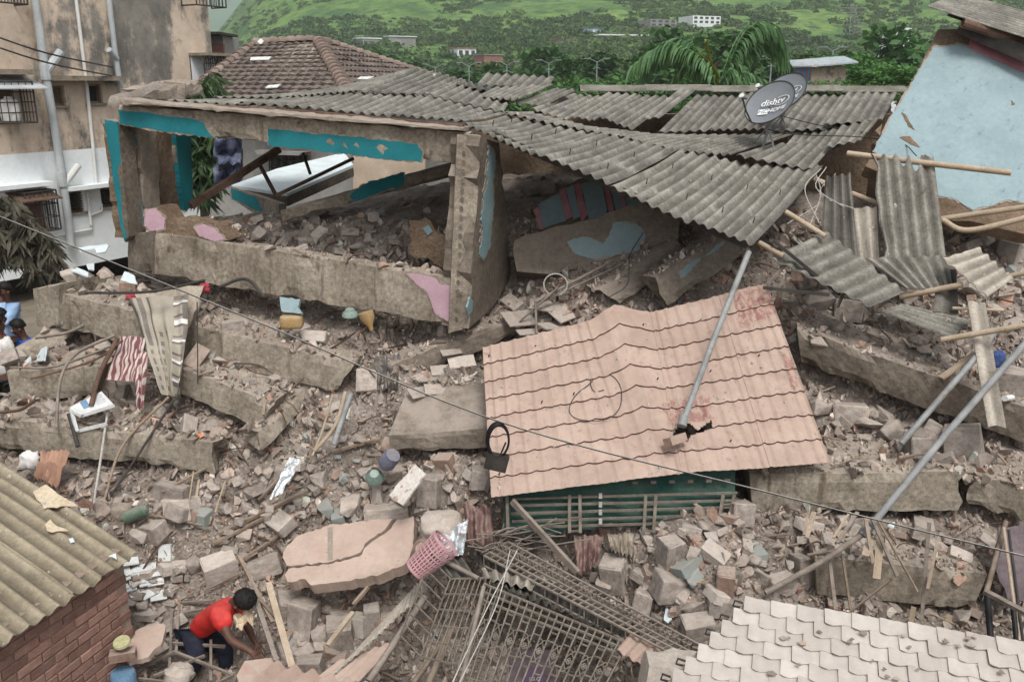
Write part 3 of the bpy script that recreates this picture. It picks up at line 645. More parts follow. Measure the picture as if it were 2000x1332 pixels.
def hollow(x, y):   # pit below the collapsed gate, dug extra deep so its floor falls dark
    d = 9.
    for i in range(5):
        (x0, y0), (x1, y1) = HOL[i], HOL[(i + 1) % 5]; L = math.hypot(x1 - x0, y1 - y0); d = min(d, -((x1 - x0) * (y - y0) - (y1 - y0) * (x - x0)) / L)
    t = max(0., min(1., d / .16)); return 2.3 * t * t * (3 - 2 * t)
def H(x, y):
    d = np.sqrt((CPA[:, 0] - x) ** 2 + (CPA[:, 1] - y) ** 2 + .01)
    return float(d @ RBF[:NP_] + RBF[NP_] + RBF[NP_ + 1] * x + RBF[NP_ + 2] * y) + .05 * noise.noise(V((x * 2.3, y * 2.3, 0))) + .025 * noise.noise(V((x * 7, y * 7, 4))) - hollow(x, y)
def ground_hit(px, py, lift=0.0):
    d = ray(px, py); t = 4.0 / d.y; prev = None
    while t * d.y < 16:
        p = CAM + d * t; h = H(p.x, p.y) + lift
        if p.z <= h:
            for _ in range(6):
                tm = (prev + t) / 2 if prev else t; q = CAM + d * tm
                if q.z <= H(q.x, q.y) + lift: t = tm
                else: prev = tm
            return CAM + d * t
        prev = t; t += .12
    return None
def mound():
    def f(u, v):
        x = -7.5 + 16.5 * u; y = 4.4 + 12.4 * v; z = H(x, y); z += .03 * noise.fractal(V((x * 9, y * 9, 1)), .8, 2, 4)
        return V((x, y, z))
    B().grid(f, 220, 170).build('rubble_mound', 'earth', kind='structure', label='heap of brown dust and crushed masonry under the wreck', smooth=70, origin=(0, 0, 0))
mound()
# ------------------------------------------------------------ concrete members
def mem(name, tl, tr, br, bl, Yl, Yr, depth, mat, parent=None, **kw):
    q = [at(*tl, Yl), at(*tr, Yr), at(*br, Yr), at(*bl, Yl)]; d = q[1] - q[0]; bk = V((-d.y, d.x, 0)).normalized() * depth
    o = rough_hex(name, q, bk, mat, parent, **kw)
    return o, plane(q[0], q[1], q[3])
# ---- the standing frame of the top storey
FR = thing('ruined_storey', 'leaning top storey concrete frame with peeling teal paint under the sheet roof', 'building', at(300, 540, 9.6))
o, PB = mem('roof_beam', (222, 203), (908, 258), (905, 322), (232, 246), 9.75, 9.05, .26, 'concrete', FR, ragR=.12, ragL=.08, chip=.035, seed=1)
patch('paint_patch', [(231, 214), (300, 222), (372, 232), (398, 240), (410, 262), (422, 270), (330, 258), (236, 243)], PB, 'teal', o, amp=2.5)
patch('paint_patch', [(524, 252), (600, 259), (690, 268), (760, 276), (815, 281), (826, 300), (822, 318), (700, 304), (590, 290), (526, 284)], PB, 'teal', o, amp=2.5)
o2 = mem('slab_edge', (226, 193), (905, 250), (905, 258), (224, 203), 9.62, 8.95, .4, 'concrete_broken', FR, seed=5, chip=.05, rough=.02)[0]
o, P2 = mem('floor_beam', (297, 452), (893, 545), (878, 634), (297, 536), 9.6, 9.0, .28, 'concrete', FR, seed=2, chip=.035, rough=.01, ragR=.03)
patch('paint_patch', [(793, 534), (815, 534), (853, 545), (860, 556), (882, 560), (876, 628), (850, 612), (842, 590), (836, 572), (810, 550)], P2, 'pink_paint', o, amp=3)
o, PL = mem('column_base', (250, 460), (298, 450), (298, 536), (250, 530), 9.95, 9.58, .3, 'concrete_dark', FR, seed=3)
# left column, its torn plaster and the side wall running back
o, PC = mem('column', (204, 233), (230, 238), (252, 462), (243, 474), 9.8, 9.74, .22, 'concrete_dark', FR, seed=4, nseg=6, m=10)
patch('paint_patch', [(205, 234), (230, 239), (251, 458), (244, 472), (236, 440)], PC, 'teal', o, amp=1)
W1 = plane(at(230, 240, 9.78), at(370, 240, 11.0), at(252, 462, 9.78))
for nm, pol, mt, off in (('wall_piece', [(232, 243), (268, 248), (276, 330), (272, 400), (286, 462), (254, 466), (243, 330)], 'plaster_brown', 0), ('wall_piece', [(300, 256), (338, 260), (348, 330), (352, 410), (318, 412), (306, 330)], 'plaster_brown', 0),
                          ('post', [(263, 250), (298, 256), (306, 400), (322, 440), (284, 450), (272, 360)], 'concrete_broken', .05), ('post', [(334, 260), (364, 263), (370, 405), (352, 412), (342, 330)], 'concrete_broken', .05)):
    o = slab(nm, pol, W1, .2, mt, FR, 14, 3, int(pol[0][0]), off)
    if pol[0][0] == 232:
        patch('paint_patch', [(231, 262), (264, 268), (266, 284), (256, 300), (248, 320), (238, 324)], W1, 'teal', o, off=.012)
        patch('paint_patch', [(250, 380), (270, 366), (283, 430), (276, 448), (256, 455)], W1, 'blue_paint', o, off=.012)
    if pol[0][0] == 334: patch('paint_patch', [(335, 262), (364, 265), (369, 404), (352, 410), (344, 360)], W1, 'teal', o, off=.06, amp=.8)
# right column
o, PR = mem('column', (893, 262), (940, 266), (917, 640), (876, 652), 8.95, 8.98, .3, 'concrete', FR, seed=6, nseg=5, m=16, chip=.02)
PRS = plane(at(940, 268, 8.98), at(978, 275, 9.6), at(917, 640, 8.98))
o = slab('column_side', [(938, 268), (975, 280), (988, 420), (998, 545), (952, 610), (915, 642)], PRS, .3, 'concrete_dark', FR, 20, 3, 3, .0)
patch('paint_patch', [(954, 285), (966, 300), (960, 420), (956, 480), (944, 508), (936, 500), (942, 400)], PRS, 'blue_paint_dull', o, off=.012)
patch('paint_patch', [(916, 580), (922, 588), (920, 608), (913, 616), (910, 600)], PRS, 'blue_paint_dull', o, off=.012, amp=1)
for k, (x, y) in enumerate([(900 - i * .8, 300 + i * 18) for i in range(19)]):   # row of grit sockets along the bare column face
    c = hit(x + 6, y, PR, .004); B().prism([c + V((math.cos(t) * .02, 0, math.sin(t) * .028)) for t in [i * math.pi / 4 + k for i in range(8)]], (0, .01, 0)).build('socket', 'concrete_dark', o)
# broken sill wall on the floor beam
for (pol, Yl, mt, sd) in (([(285, 408), (330, 400), (345, 425), (430, 432), (470, 462), (400, 478), (297, 458)], 9.66, 'plaster_brown', 1), ([(798, 430), (830, 425), (850, 450), (893, 468), (893, 530), (800, 495)], 9.7, 'plaster_brown', 2)):
    pl = plane(at(pol[0][0], pol[0][1], Yl), at(pol[0][0] + 300, pol[0][1] + 45, Yl - .32), at(pol[0][0], pol[0][1] + 60, Yl - .02))
    o = slab('sill_wall', pol, pl, .16, mt, FR, 12, 5, sd)
    if sd == 1:
        patch('paint_patch', [(285, 410), (305, 408), (324, 428), (322, 448), (300, 454), (284, 440)], pl, 'pink_paint', o, off=.015)
        patch('paint_patch', [(380, 445), (396, 438), (420, 446), (440, 468), (420, 472), (392, 462)], pl, 'pink_paint', o, off=.015)
    else: patch('paint_patch', [(826, 446), (838, 440), (846, 452), (836, 460)], pl, 'blue_paint_dull', o, off=.015, amp=1.5)
# parapet lump on the roof corner
rough_hex('parapet', [at(228, 178, 10.0), at(306, 158, 10.6), at(310, 190, 10.6), at(232, 205, 10.0)], V((.25, .35, 0)), 'concrete_broken', FR, seed=9, rough=.03, chip=.05, ragR=.1, ragL=.1)
rough_hex('parapet', [at(306, 166, 10.5), at(346, 156, 10.9), at(348, 190, 10.9), at(310, 196, 10.5)], V((.2, .3, 0)), 'concrete_broken', FR, seed=10, rough=.04, chip=.05, ragR=.1, ragL=.1)
rough_hex('cornice', [at(214, 190, 9.85), at(300, 160, 10.3), at(300, 168, 10.3), at(214, 208, 9.85)], V((.12, .2, 0)), 'rubble_light', FR, seed=11, rough=.03, chip=.04, ragL=.1, ragR=.1)
B().hexa([V((x, y, z)) for z in (1.5, 4.55) for x, y in ((-.6, 14.3), (6.9, 14.1), (6.9, 14.4), (-.6, 14.6))]).build('rear_wall', 'plaster_brown', FR)
B().hexa([V((x, y, z)) for z in (1.5, 4.3) for x, y in ((4.5, 10.9), (5.9, 11.6), (5.8, 11.9), (4.4, 11.2))]).build('rear_wall', 'plaster_brown', FR)
# ---- pancaked floors, left stack
BG = 'pancaked concrete floor beams'
def beam(label, *a, patches=(), deck=.55, **kw):
    name = kw.pop('name', 'concrete_beam'); tl, tr, br, bl, Yl, Yr, dp = a[:7]; sd = kw.get('seed', 0)
    o, pl = mem(name, *a, label=label, cat='concrete beam', group=BG, **kw)
    for pol, mt in patches: patch('paint_patch', pol, pl, mt, o)
    p, q = at(*tl, Yl), at(*tr, Yr); ax = (q - p).normalized(); bk = V((-ax.y, ax.x, 0)).normalized()
    if deck:   # what is left of the floor behind the beam
        u0, u1 = p + bk * (dp * .9) + ax * .03, q + bk * (dp * .9) - ax * .03
        rough_hex('floor_slab', [u0 - V((0, 0, .015)), u1 - V((0, 0, .015)), u1 - V((0, 0, .13)), u0 - V((0, 0, .13))], bk * deck + V((0, 0, .1 * deck)), a[7], o, seed=sd + 100, rough=.02, chip=.06, ragL=.15, ragR=.15)
    rdb = random.Random(sd)
    e0, e1 = at(*tr, Yr), at(*br, Yr)
    for k in range(3):   # bars sticking out of the broken end
        s_ = lerp(e0, e1, .15 + .35 * k) + bk * rdb.uniform(.04, dp * .8) - ax * .1; L = rdb.uniform(.12, .34)
        B().tube(curve_pts([s_, s_ + ax * (.1 + L * .4) + V((0, 0, .01)), s_ + ax * (.1 + L * .8) + V((rdb.uniform(-.05, .05), rdb.uniform(-.08, .02), -L * rdb.uniform(.1, .7)))], 8), .006, 5).build('rebar', 'rust', o)
    return o, pl
beam('long tan concrete beam second from top, cloth draped over it', (113, 572), (692, 710), (662, 768), (118, 642), 9.35, 8.75, .3, 'concrete', seed=21, chip=.04, ragR=.06, patches=[([(108, 592), (115, 590), (118, 610), (122, 632), (108, 634)], 'pale_plaster')])
beam('stubby end block of the second beam beside the onlookers', (64, 564), (114, 556), (114, 632), (72, 642), 9.5, 9.3, .5, 'concrete', deck=0, seed=22, chip=.05)
beam('short tan beam low at left above the cream roof', (12, 724), (200, 716), (180, 778), (24, 781), 8.75, 8.7, .35, 'concrete', deck=.35, seed=23, chip=.03)
beam('tan beam below the patterned cloth ending at a broken cross beam', (340, 714), (532, 786), (508, 838), (340, 764), 8.62, 8.35, .3, 'concrete', seed=24, chip=.04)
beam('lowest left beam running behind the cream roof', (-40, 812), (418, 864), (416, 922), (-40, 876), 8.25, 8.0, .35, 'concrete', seed=25, chip=.04, ragR=.1)
beam('broken cross beam tipping down between the left floors', (500, 848), (600, 752), (612, 776), (520, 876), 8.15, 8.9, .25, 'concrete', deck=0, seed=26, ragL=.1)
q = [at(5, 702, 8.9), at(132, 628, 9.5), at(142, 655, 9.45), at(14, 735, 8.85)]
rough_hex('parapet_slab', q, V((-.1, .18, .0)), 'concrete', seed=27, label='tilted tan parapet slab in front of the onlookers', cat='slab')
# ---- right stack
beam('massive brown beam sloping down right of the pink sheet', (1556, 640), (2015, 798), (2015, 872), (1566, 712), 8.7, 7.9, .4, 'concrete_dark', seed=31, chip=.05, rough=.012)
beam('tan beam right of the green railing with rubble on top', (1464, 925), (1888, 920), (1872, 998), (1470, 1001), 7.55, 7.35, .4, 'concrete', seed=32, chip=.04, ragR=.08)
beam('cracked tan beam end at the right edge of the picture', (1890, 940), (2015, 930), (2015, 1030), (1900, 985), 7.3, 7.2, .5, 'concrete', deck=0, seed=33, chip=.07, rough=.018, ragL=.12)
beam('lowest right tan beam above the white tiled roof', (1592, 1086), (1930, 1120), (1898, 1190), (1596, 1162), 6.95, 6.75, .4, 'concrete', seed=34, chip=.04)
# ---- middle
beam('slab edge lying under the right column foot', (765, 712), (1000, 620), (1012, 652), (775, 756), 8.85, 9.3, .35, 'concrete_dark', deck=0, seed=41)
q = [at(758, 850, 8.15), at(955, 836, 8.05), at(955, 874, 8.02), at(764, 890, 8.12)]
rough_hex('stained_slab', q, at(800, 752, 8.8) - at(758, 850, 8.15), 'concrete_dark', seed=42, rough=.015, chip=.03, label='stained floor slab tilted beside the pink sheet roof', cat='slab')
PW = plane(at(1005, 470, 10.0), at(1325, 425, 10.1), at(1009, 528, 9.85))
w = slab('wall_chunk', [(1005, 470), (1060, 452), (1118, 438), (1250, 400), (1325, 410), (1326, 478), (1197, 509), (1087, 536), (1009, 530)], PW, .25, 'concrete_dark', None, 20, 5, 4, label='fallen brown wall piece with torn blue paint under the sheet roof', cat='wall piece')
patch('paint_patch', [(1108, 472), (1140, 462), (1166, 470), (1176, 478), (1190, 460), (1196, 436), (1222, 434), (1252, 444), (1260, 462), (1250, 488), (1210, 498), (1160, 506), (1120, 492)], PW, 'blue_paint', w, off=.012, amp=4)
PW2 = plane(at(1040, 420, 10.6), at(1250, 380, 10.6), at(1050, 350, 11.0))
w = slab('wall_chunk', [(1040, 410), (1075, 378), (1130, 350), (1200, 345), (1255, 380), (1255, 410), (1200, 405), (1150, 440), (1105, 440), (1060, 452)], PW2, .15, 'plaster_brown', None, 14, 4, 5, label='wall piece striped blue and rose under the sheet roof edge', cat='wall piece')
for pol, mt in (([(1052, 400), (1092, 378), (1106, 432), (1080, 440), (1060, 448)], 'blue_paint'), ([(1042, 412), (1052, 404), (1062, 448), (1054, 450)], 'rose_paint'), ([(1092, 374), (1104, 368), (1118, 424), (1106, 430)], 'rose_paint'), ([(1106, 368), (1120, 362), (1134, 424), (1120, 430)], 'blue_paint'), ([(1121, 362), (1132, 358), (1148, 420), (1136, 436)], 'rose_paint'),
                ([(1134, 360), (1176, 352), (1186, 420), (1160, 442), (1150, 430)], 'blue_paint'), ([(1176, 350), (1186, 348), (1200, 414), (1190, 420)], 'rose_paint'), ([(1188, 350), (1206, 352), (1216, 408), (1202, 412)], 'blue_paint'), ([(1206, 354), (1214, 358), (1224, 406), (1216, 408)], 'rose_paint'), ([(1218, 366), (1252, 384), (1252, 404), (1226, 406)], 'blue_paint')):
    patch('paint_patch', pol, PW2, mt, w, off=.012, amp=1.2)
beam('dusty beam tilted in the middle gap, the left of two', (1172, 566), (1322, 470), (1345, 498), (1212, 596), 9.3, 9.9, .22, 'concrete_dark', deck=0, seed=43, ragL=.1)
o, pl = beam('dusty beam with a torn blue paint strip below the sheet eave', (1274, 545), (1418, 458), (1456, 494), (1308, 597), 9.15, 9.7, .22, 'concrete_dark', deck=0, seed=44, ragL=.1, patches=[([(1326, 532), (1345, 515), (1375, 500), (1400, 478), (1414, 474), (1398, 494), (1360, 514), (1330, 544)], 'blue_paint_dull')])
# ---- fallen slab and beam inside the room
S = thing('fallen_roof_slab', 'fallen roof slab with pale blue top and teal edges inside the room', 'slab', at(560, 420, 12.0))
top = [at(452, 362, 12.2), at(540, 330, 13.3), at(672, 298, 14.4), at(690, 322, 13.6), at(560, 378, 12.1)]
B().prism(top, (0, 0, -.04)).build('painted_top', 'pale_plaster', S)
B().prism([p - V((0, 0, .045)) for p in top], (0, .02, -.13)).build('slab_body', 'concrete_dark', S)
E1 = plane(at(450, 370, 12.18), at(545, 412, 11.8), at(450, 400, 12.16))
slab('edge_band', [(450, 364), (470, 372), (545, 398), (545, 432), (512, 428), (452, 388)], E1, .15, 'concrete', S)
patch('paint_patch', [(451, 366), (500, 384), (514, 412), (500, 412), (454, 388)], E1, 'teal', S)
o, pl = mem('concrete_beam', (548, 414), (890, 318), (890, 345), (552, 432), 10.4, 10.9, .22, 'concrete', seed=45, label='slim fallen beam with teal stripe across the room', cat='concrete beam', group=BG)
patch('paint_patch', [(682, 384), (712, 360), (788, 338), (790, 360), (740, 378), (690, 392)], pl, 'teal', o)
DG = 'rusty steel angles fallen in the room'
for (a, b, w, lb) in (((372, 402, 10.3), (545, 292, 11.2), .075, 'longest rusty steel angle slanting across the room opening'), ((505, 318, 11.0), (538, 380, 10.7), .035, 'short upright rusty bar standing on the pale slab'), ((536, 384, 10.6), (690, 310, 11.4), .035, 'thin rusty bar leaning over the pale slab'), ((592, 300, 11.3), (606, 340, 11.1), .03, 'short rusty bar above the pale slab centre')):
    B().bar(at(*a), at(*b), w, w).build('steel_angle', 'rust', label=lb, cat='steel bar', group=DG)
# ------------------------------------------------------------ leaning blue wall at right
PBW = plane(at(1705, 300, 10.3), at(2000, 400, 9.7), at(1830, 70, 11.4))
BW = thing('leaning_wall', 'pale blue painted wall leaning over at the right edge', 'wall', hit(1850, 380, PBW))
slab('wall', [(1832, 58), (1880, 58), (2030, 118), (2030, 460), (1930, 440), (1830, 425), (1760, 360), (1690, 325), (1760, 195)], PBW, .18, 'plaster_brown', BW, 30, 3, 2)
patch('paint_face', [(1824, 92), (1836, 94), (1872, 88), (1894, 96), (2030, 160), (2030, 400), (1965, 392), (1900, 412), (1866, 390), (1828, 382), (1720, 308), (1706, 296), (1735, 240), (1775, 176)], PBW, 'blue_paint', BW, off=.012, amp=2.5)
patch('pink_band', [(1894, 78), (1906, 82), (2030, 134), (2030, 157), (1892, 96)], PBW, 'rose_paint', BW, off=.022, amp=1)
for k, pol in enumerate(([(1760, 222), (1768, 226), (1786, 256), (1774, 250)], [(1756, 270), (1776, 268), (1796, 290), (1778, 284)], [(1708, 258), (1722, 244), (1718, 268)], [(1974, 198), (1982, 206), (1975, 208)])):
    patch('bare_spot', pol, PBW, 'plaster_brown', BW, off=.018, amp=1.5, step=6)
RW = thing('broken_roof_corner', 'weathered sheet roof corner with dark underside on the leaning wall', 'roof', at(1900, 60, 11.2))
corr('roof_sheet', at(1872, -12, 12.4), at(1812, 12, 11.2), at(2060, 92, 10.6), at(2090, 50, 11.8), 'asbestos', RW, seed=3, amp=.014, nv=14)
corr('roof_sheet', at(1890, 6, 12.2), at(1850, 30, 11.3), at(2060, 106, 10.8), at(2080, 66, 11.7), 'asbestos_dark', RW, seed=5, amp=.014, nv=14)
B().bar(at(1876, 52, 11.25), at(2040, 122, 10.7), .12, .16).build('timber', 'metal_dark', RW)
B().tube([at(1880, 45, 11.0), at(2040, 96, 10.9)], .055, 10, False).build('pipe', 'rust', RW)
# ------------------------------------------------------------ corrugated roof
RF = thing('sheet_roof', 'large sagging grey corrugated sheet roof over the collapsed building', 'roof', at(900, 245, 9.4))
E = [(318, 197, 10.3), (470, 205, 10.05), (620, 214, 9.8), (765, 226, 9.5), (905, 241, 9.2), (1042, 300, 9.0), (1190, 366, 8.85), (1349, 436, 8.7), (1468, 487, 8.6)]
U = [(420, 196, 11.2), (560, 195, 11.2), (700, 184, 11.2), (836, 190, 11.2), (985, 226, 10.9), (1176, 265, 10.75), (1322, 298, 10.6), (1470, 330, 10.5), (1602, 335, 10.5)]
E = [at(*p) for p in E]; U = [at(*p) for p in U]
def over(p, q, f): return p + (q - p) * f
for i in range(8):
    lift = V((0, 0, (.0, .012, .004, .016, .0, .03, .008, .036)[i])); sl0 = (E[i] - U[i]).normalized() * (.0, .03, -.02, .04, .0, .05, -.03, .03)[i]; sl1 = (E[i] - U[i]).normalized() * (.02, .0, .02, -.01, .04, .0, .05, -.02)[i]
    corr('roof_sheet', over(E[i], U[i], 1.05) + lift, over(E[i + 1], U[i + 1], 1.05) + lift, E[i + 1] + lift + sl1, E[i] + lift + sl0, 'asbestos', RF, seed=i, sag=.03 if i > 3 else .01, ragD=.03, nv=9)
TT = [at(*p) for p in ((480, 194, 11.9), (640, 176, 12.2), (812, 133, 13.2), (905, 156, 13.6), (1000, 190, 13.4))]
LL = [over(E[i], U[i], .97) + V((0, 0, .035)) for i in range(5)]
for i in range(4):
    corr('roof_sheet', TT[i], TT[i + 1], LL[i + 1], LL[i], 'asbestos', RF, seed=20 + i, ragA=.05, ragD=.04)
# middle strip, lapped over the lower strip
LB = [(985, 229, 10.85), (1100, 254, 10.75), (1212, 276, 10.7), (1322, 303, 10.6), (1424, 312, 10.7)]
VB = [(1035, 220, 11.6), (1160, 250, 11.6), (1292, 264, 11.6), (1432, 264, 11.6), (1560, 258, 11.7)]
LB = [at(*p) + V((0, 0, .05)) for p in LB]; VB = [at(*p) for p in VB]
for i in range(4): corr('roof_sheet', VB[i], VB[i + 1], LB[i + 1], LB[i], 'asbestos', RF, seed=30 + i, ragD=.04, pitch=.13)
def sheet(A, B_, C, D, seed, mat='asbestos', parent=RF, lift=0, **kw): return corr('roof_sheet' if parent is RF else 'corrugated_sheet', *[at(*p) + V((0, 0, lift)) for p in (A, B_, C, D)], mat, parent, seed=seed, **kw)
sheet((1560, 256, 11.8), (1700, 236, 11.9), (1638, 296, 10.9), (1500, 330, 10.75), 40, lift=.03, ragD=.05)
sheet((1500, 296, 11.2), (1640, 280, 11.2), (1584, 344, 10.4), (1438, 316, 10.5), 41, lift=.07, ragD=.03)
sheet((1640, 262, 11.3), (1715, 246, 11.3), (1680, 290, 10.8), (1610, 304, 10.7), 42, lift=.09, ragD=.15, ragR=.1)
# upper sheets under the ridge
up = [((1118, 184), (1192, 188), (1106, 236), (1036, 214)), ((1190, 186), (1248, 190), (1160, 244), (1110, 236)), ((1248, 188), (1330, 189), (1236, 256), (1164, 230)), ((1330, 187), (1364, 188), (1288, 250), (1252, 254)), ((1362, 186), (1452, 189), (1390, 258), (1284, 262)),
      ((1450, 186), (1560, 188), (1492, 262), (1384, 262)), ((1558, 186), (1660, 188), (1612, 256), (1490, 262)), ((1658, 186), (1752, 190), (1722, 248), (1606, 258))]
for i, (a, b, c, d) in enumerate(up):
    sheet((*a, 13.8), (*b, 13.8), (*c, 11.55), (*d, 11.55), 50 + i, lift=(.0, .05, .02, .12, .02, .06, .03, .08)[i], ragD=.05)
for i in range(5):
    x0, x1 = 1132 + i * 126, 1132 + (i + 1) * 126 + 4
    def fn(u, v, x0=x0, x1=x1, i=i):
        p = at(lerp(x0, x1, u), 176 + .4 * i, 13.85); return p + V((0, lerp(-.2, .2, v), .07 - abs(v - .5) * .16 + .01 * (i % 2)))
    B().grid(fn, 10, 6, V((0, 0, -.012))).build('ridge_cap', 'asbestos_plain', RF, smooth=60)
# the broken crest where sheets ride up
CR = 'broken sheets heaped on the roof crest'
for k, (a, b, c, d, lb) in enumerate([((950, 143, 13.6), (1090, 152, 13.7), (1060, 176, 13.0), (930, 166, 13.0), 'pale corrugated sheet far behind the broken roof crest'), ((880, 154, 13.2), (990, 176, 13.0), (1000, 186, 12.6), (890, 168, 12.7), 'dark buckled sheet edge on the roof crest'),
                                      ((968, 172, 12.8), (1080, 166, 13.0), (1010, 196, 12.0), (930, 190, 12.1), 'broken sheet tilted left of the roof crest'), ((1086, 174, 13.2), (1128, 176, 13.2), (1060, 210, 12.1), (1000, 202, 12.1), 'broken sheet over the dark roof hole'), ((1060, 216, 12.0), (1090, 200, 12.5), (1052, 230, 11.7), (1030, 224, 11.7), 'small broken sheet lapped beside the roof hole')]):
    corr('corrugated_sheet', at(*a), at(*b), at(*c), at(*d), 'asbestos' if k != 1 else 'asbestos_dark', None, seed=70 + k, ragD=.15, ragR=.1, label=lb, cat='roof sheet', group=CR)
# purlins and eave pipe
B().tube([at(310, 203, 10.2), at(620, 224, 9.75), at(905, 250, 9.15)], .035, 8).build('purlin', 'rust', RF)
B().bar(at(330, 212, 10.4), at(880, 252, 9.6), .06, .09).build('purlin', 'metal_dark', RF)
B().bar(at(960, 262, 9.3), at(1460, 480, 8.75), .05, .07).build('purlin', 'metal_dark', RF)
# fixing hooks on the sheets
for i in range(4, 8):
    for f in (.25, .75):
        for g in (.22, .6):
            p = over(lerp(E[i], E[i + 1], f), lerp(U[i], U[i + 1], f), g) + V((0, 0, .02)); B().tube([p, p + V((.01, 0, .06))], .006, 5).build('hook', 'metal_dark', RF)
# blue-white scraps between beam and roof
for k, (x0, x1, y, m) in enumerate(((648, 680, 246, 'blue_sheet'), (690, 705, 249, 'white_cloth'), (712, 736, 250, 'blue_sheet'), (742, 756, 250, 'white_cloth'), (846, 892, 258, 'paper'))):
    a, b = at(x0, y, 9.55), at(x1, y + 2, 9.5); rough_hex('plastic_scrap', [a + V((0, 0, .03)), b + V((0, 0, .03)), b, a], V((0, .2, .0)), m, seed=k, nseg=6, rough=.02, label=('blue plastic scrap tucked under the roof eave, left', 'pale plastic scrap under the roof eave centre', 'blue plastic scrap under the roof eave, right', 'small pale scrap under the roof eave', 'cream board jammed at the end of the teal beam')[k], cat='scrap', group='scraps under the eave')
# ------------------------------------------------------------ loose broken sheets at right
LS = 'broken corrugated sheets at right'
def loose(a, b, c, d, label, mat='asbestos', seed=0, **kw): return corr('corrugated_sheet', at(*a), at(*b), at(*c), at(*d), mat, None, seed=seed, label=label, cat='roof sheet', group=LS, **kw)
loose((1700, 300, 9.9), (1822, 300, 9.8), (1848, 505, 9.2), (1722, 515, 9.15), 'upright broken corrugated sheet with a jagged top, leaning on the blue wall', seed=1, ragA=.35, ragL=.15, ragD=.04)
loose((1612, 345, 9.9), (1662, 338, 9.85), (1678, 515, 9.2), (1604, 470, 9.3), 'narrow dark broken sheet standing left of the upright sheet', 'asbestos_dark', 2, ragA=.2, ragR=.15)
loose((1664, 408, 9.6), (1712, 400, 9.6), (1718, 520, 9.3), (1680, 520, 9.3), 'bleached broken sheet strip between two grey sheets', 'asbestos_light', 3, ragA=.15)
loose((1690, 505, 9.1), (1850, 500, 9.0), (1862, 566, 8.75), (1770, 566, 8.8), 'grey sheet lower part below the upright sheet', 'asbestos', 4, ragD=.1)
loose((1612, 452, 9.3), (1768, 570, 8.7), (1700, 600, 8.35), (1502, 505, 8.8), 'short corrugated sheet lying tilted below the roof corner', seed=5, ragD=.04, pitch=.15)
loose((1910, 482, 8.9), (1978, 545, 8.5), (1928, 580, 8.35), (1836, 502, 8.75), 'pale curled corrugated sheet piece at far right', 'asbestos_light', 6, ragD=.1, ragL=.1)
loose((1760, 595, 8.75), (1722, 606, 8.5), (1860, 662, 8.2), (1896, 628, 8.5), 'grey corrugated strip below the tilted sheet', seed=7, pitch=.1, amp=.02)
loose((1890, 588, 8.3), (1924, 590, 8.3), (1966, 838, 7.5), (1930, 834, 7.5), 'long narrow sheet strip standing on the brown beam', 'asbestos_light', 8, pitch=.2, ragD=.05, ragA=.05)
loose((1832, 520, 8.95), (1868, 525, 8.9), (1872, 615, 8.6), (1822, 610, 8.6), 'dark curled sheet fragment under the pale sheet', 'asbestos_dark', 9, pitch=.25)
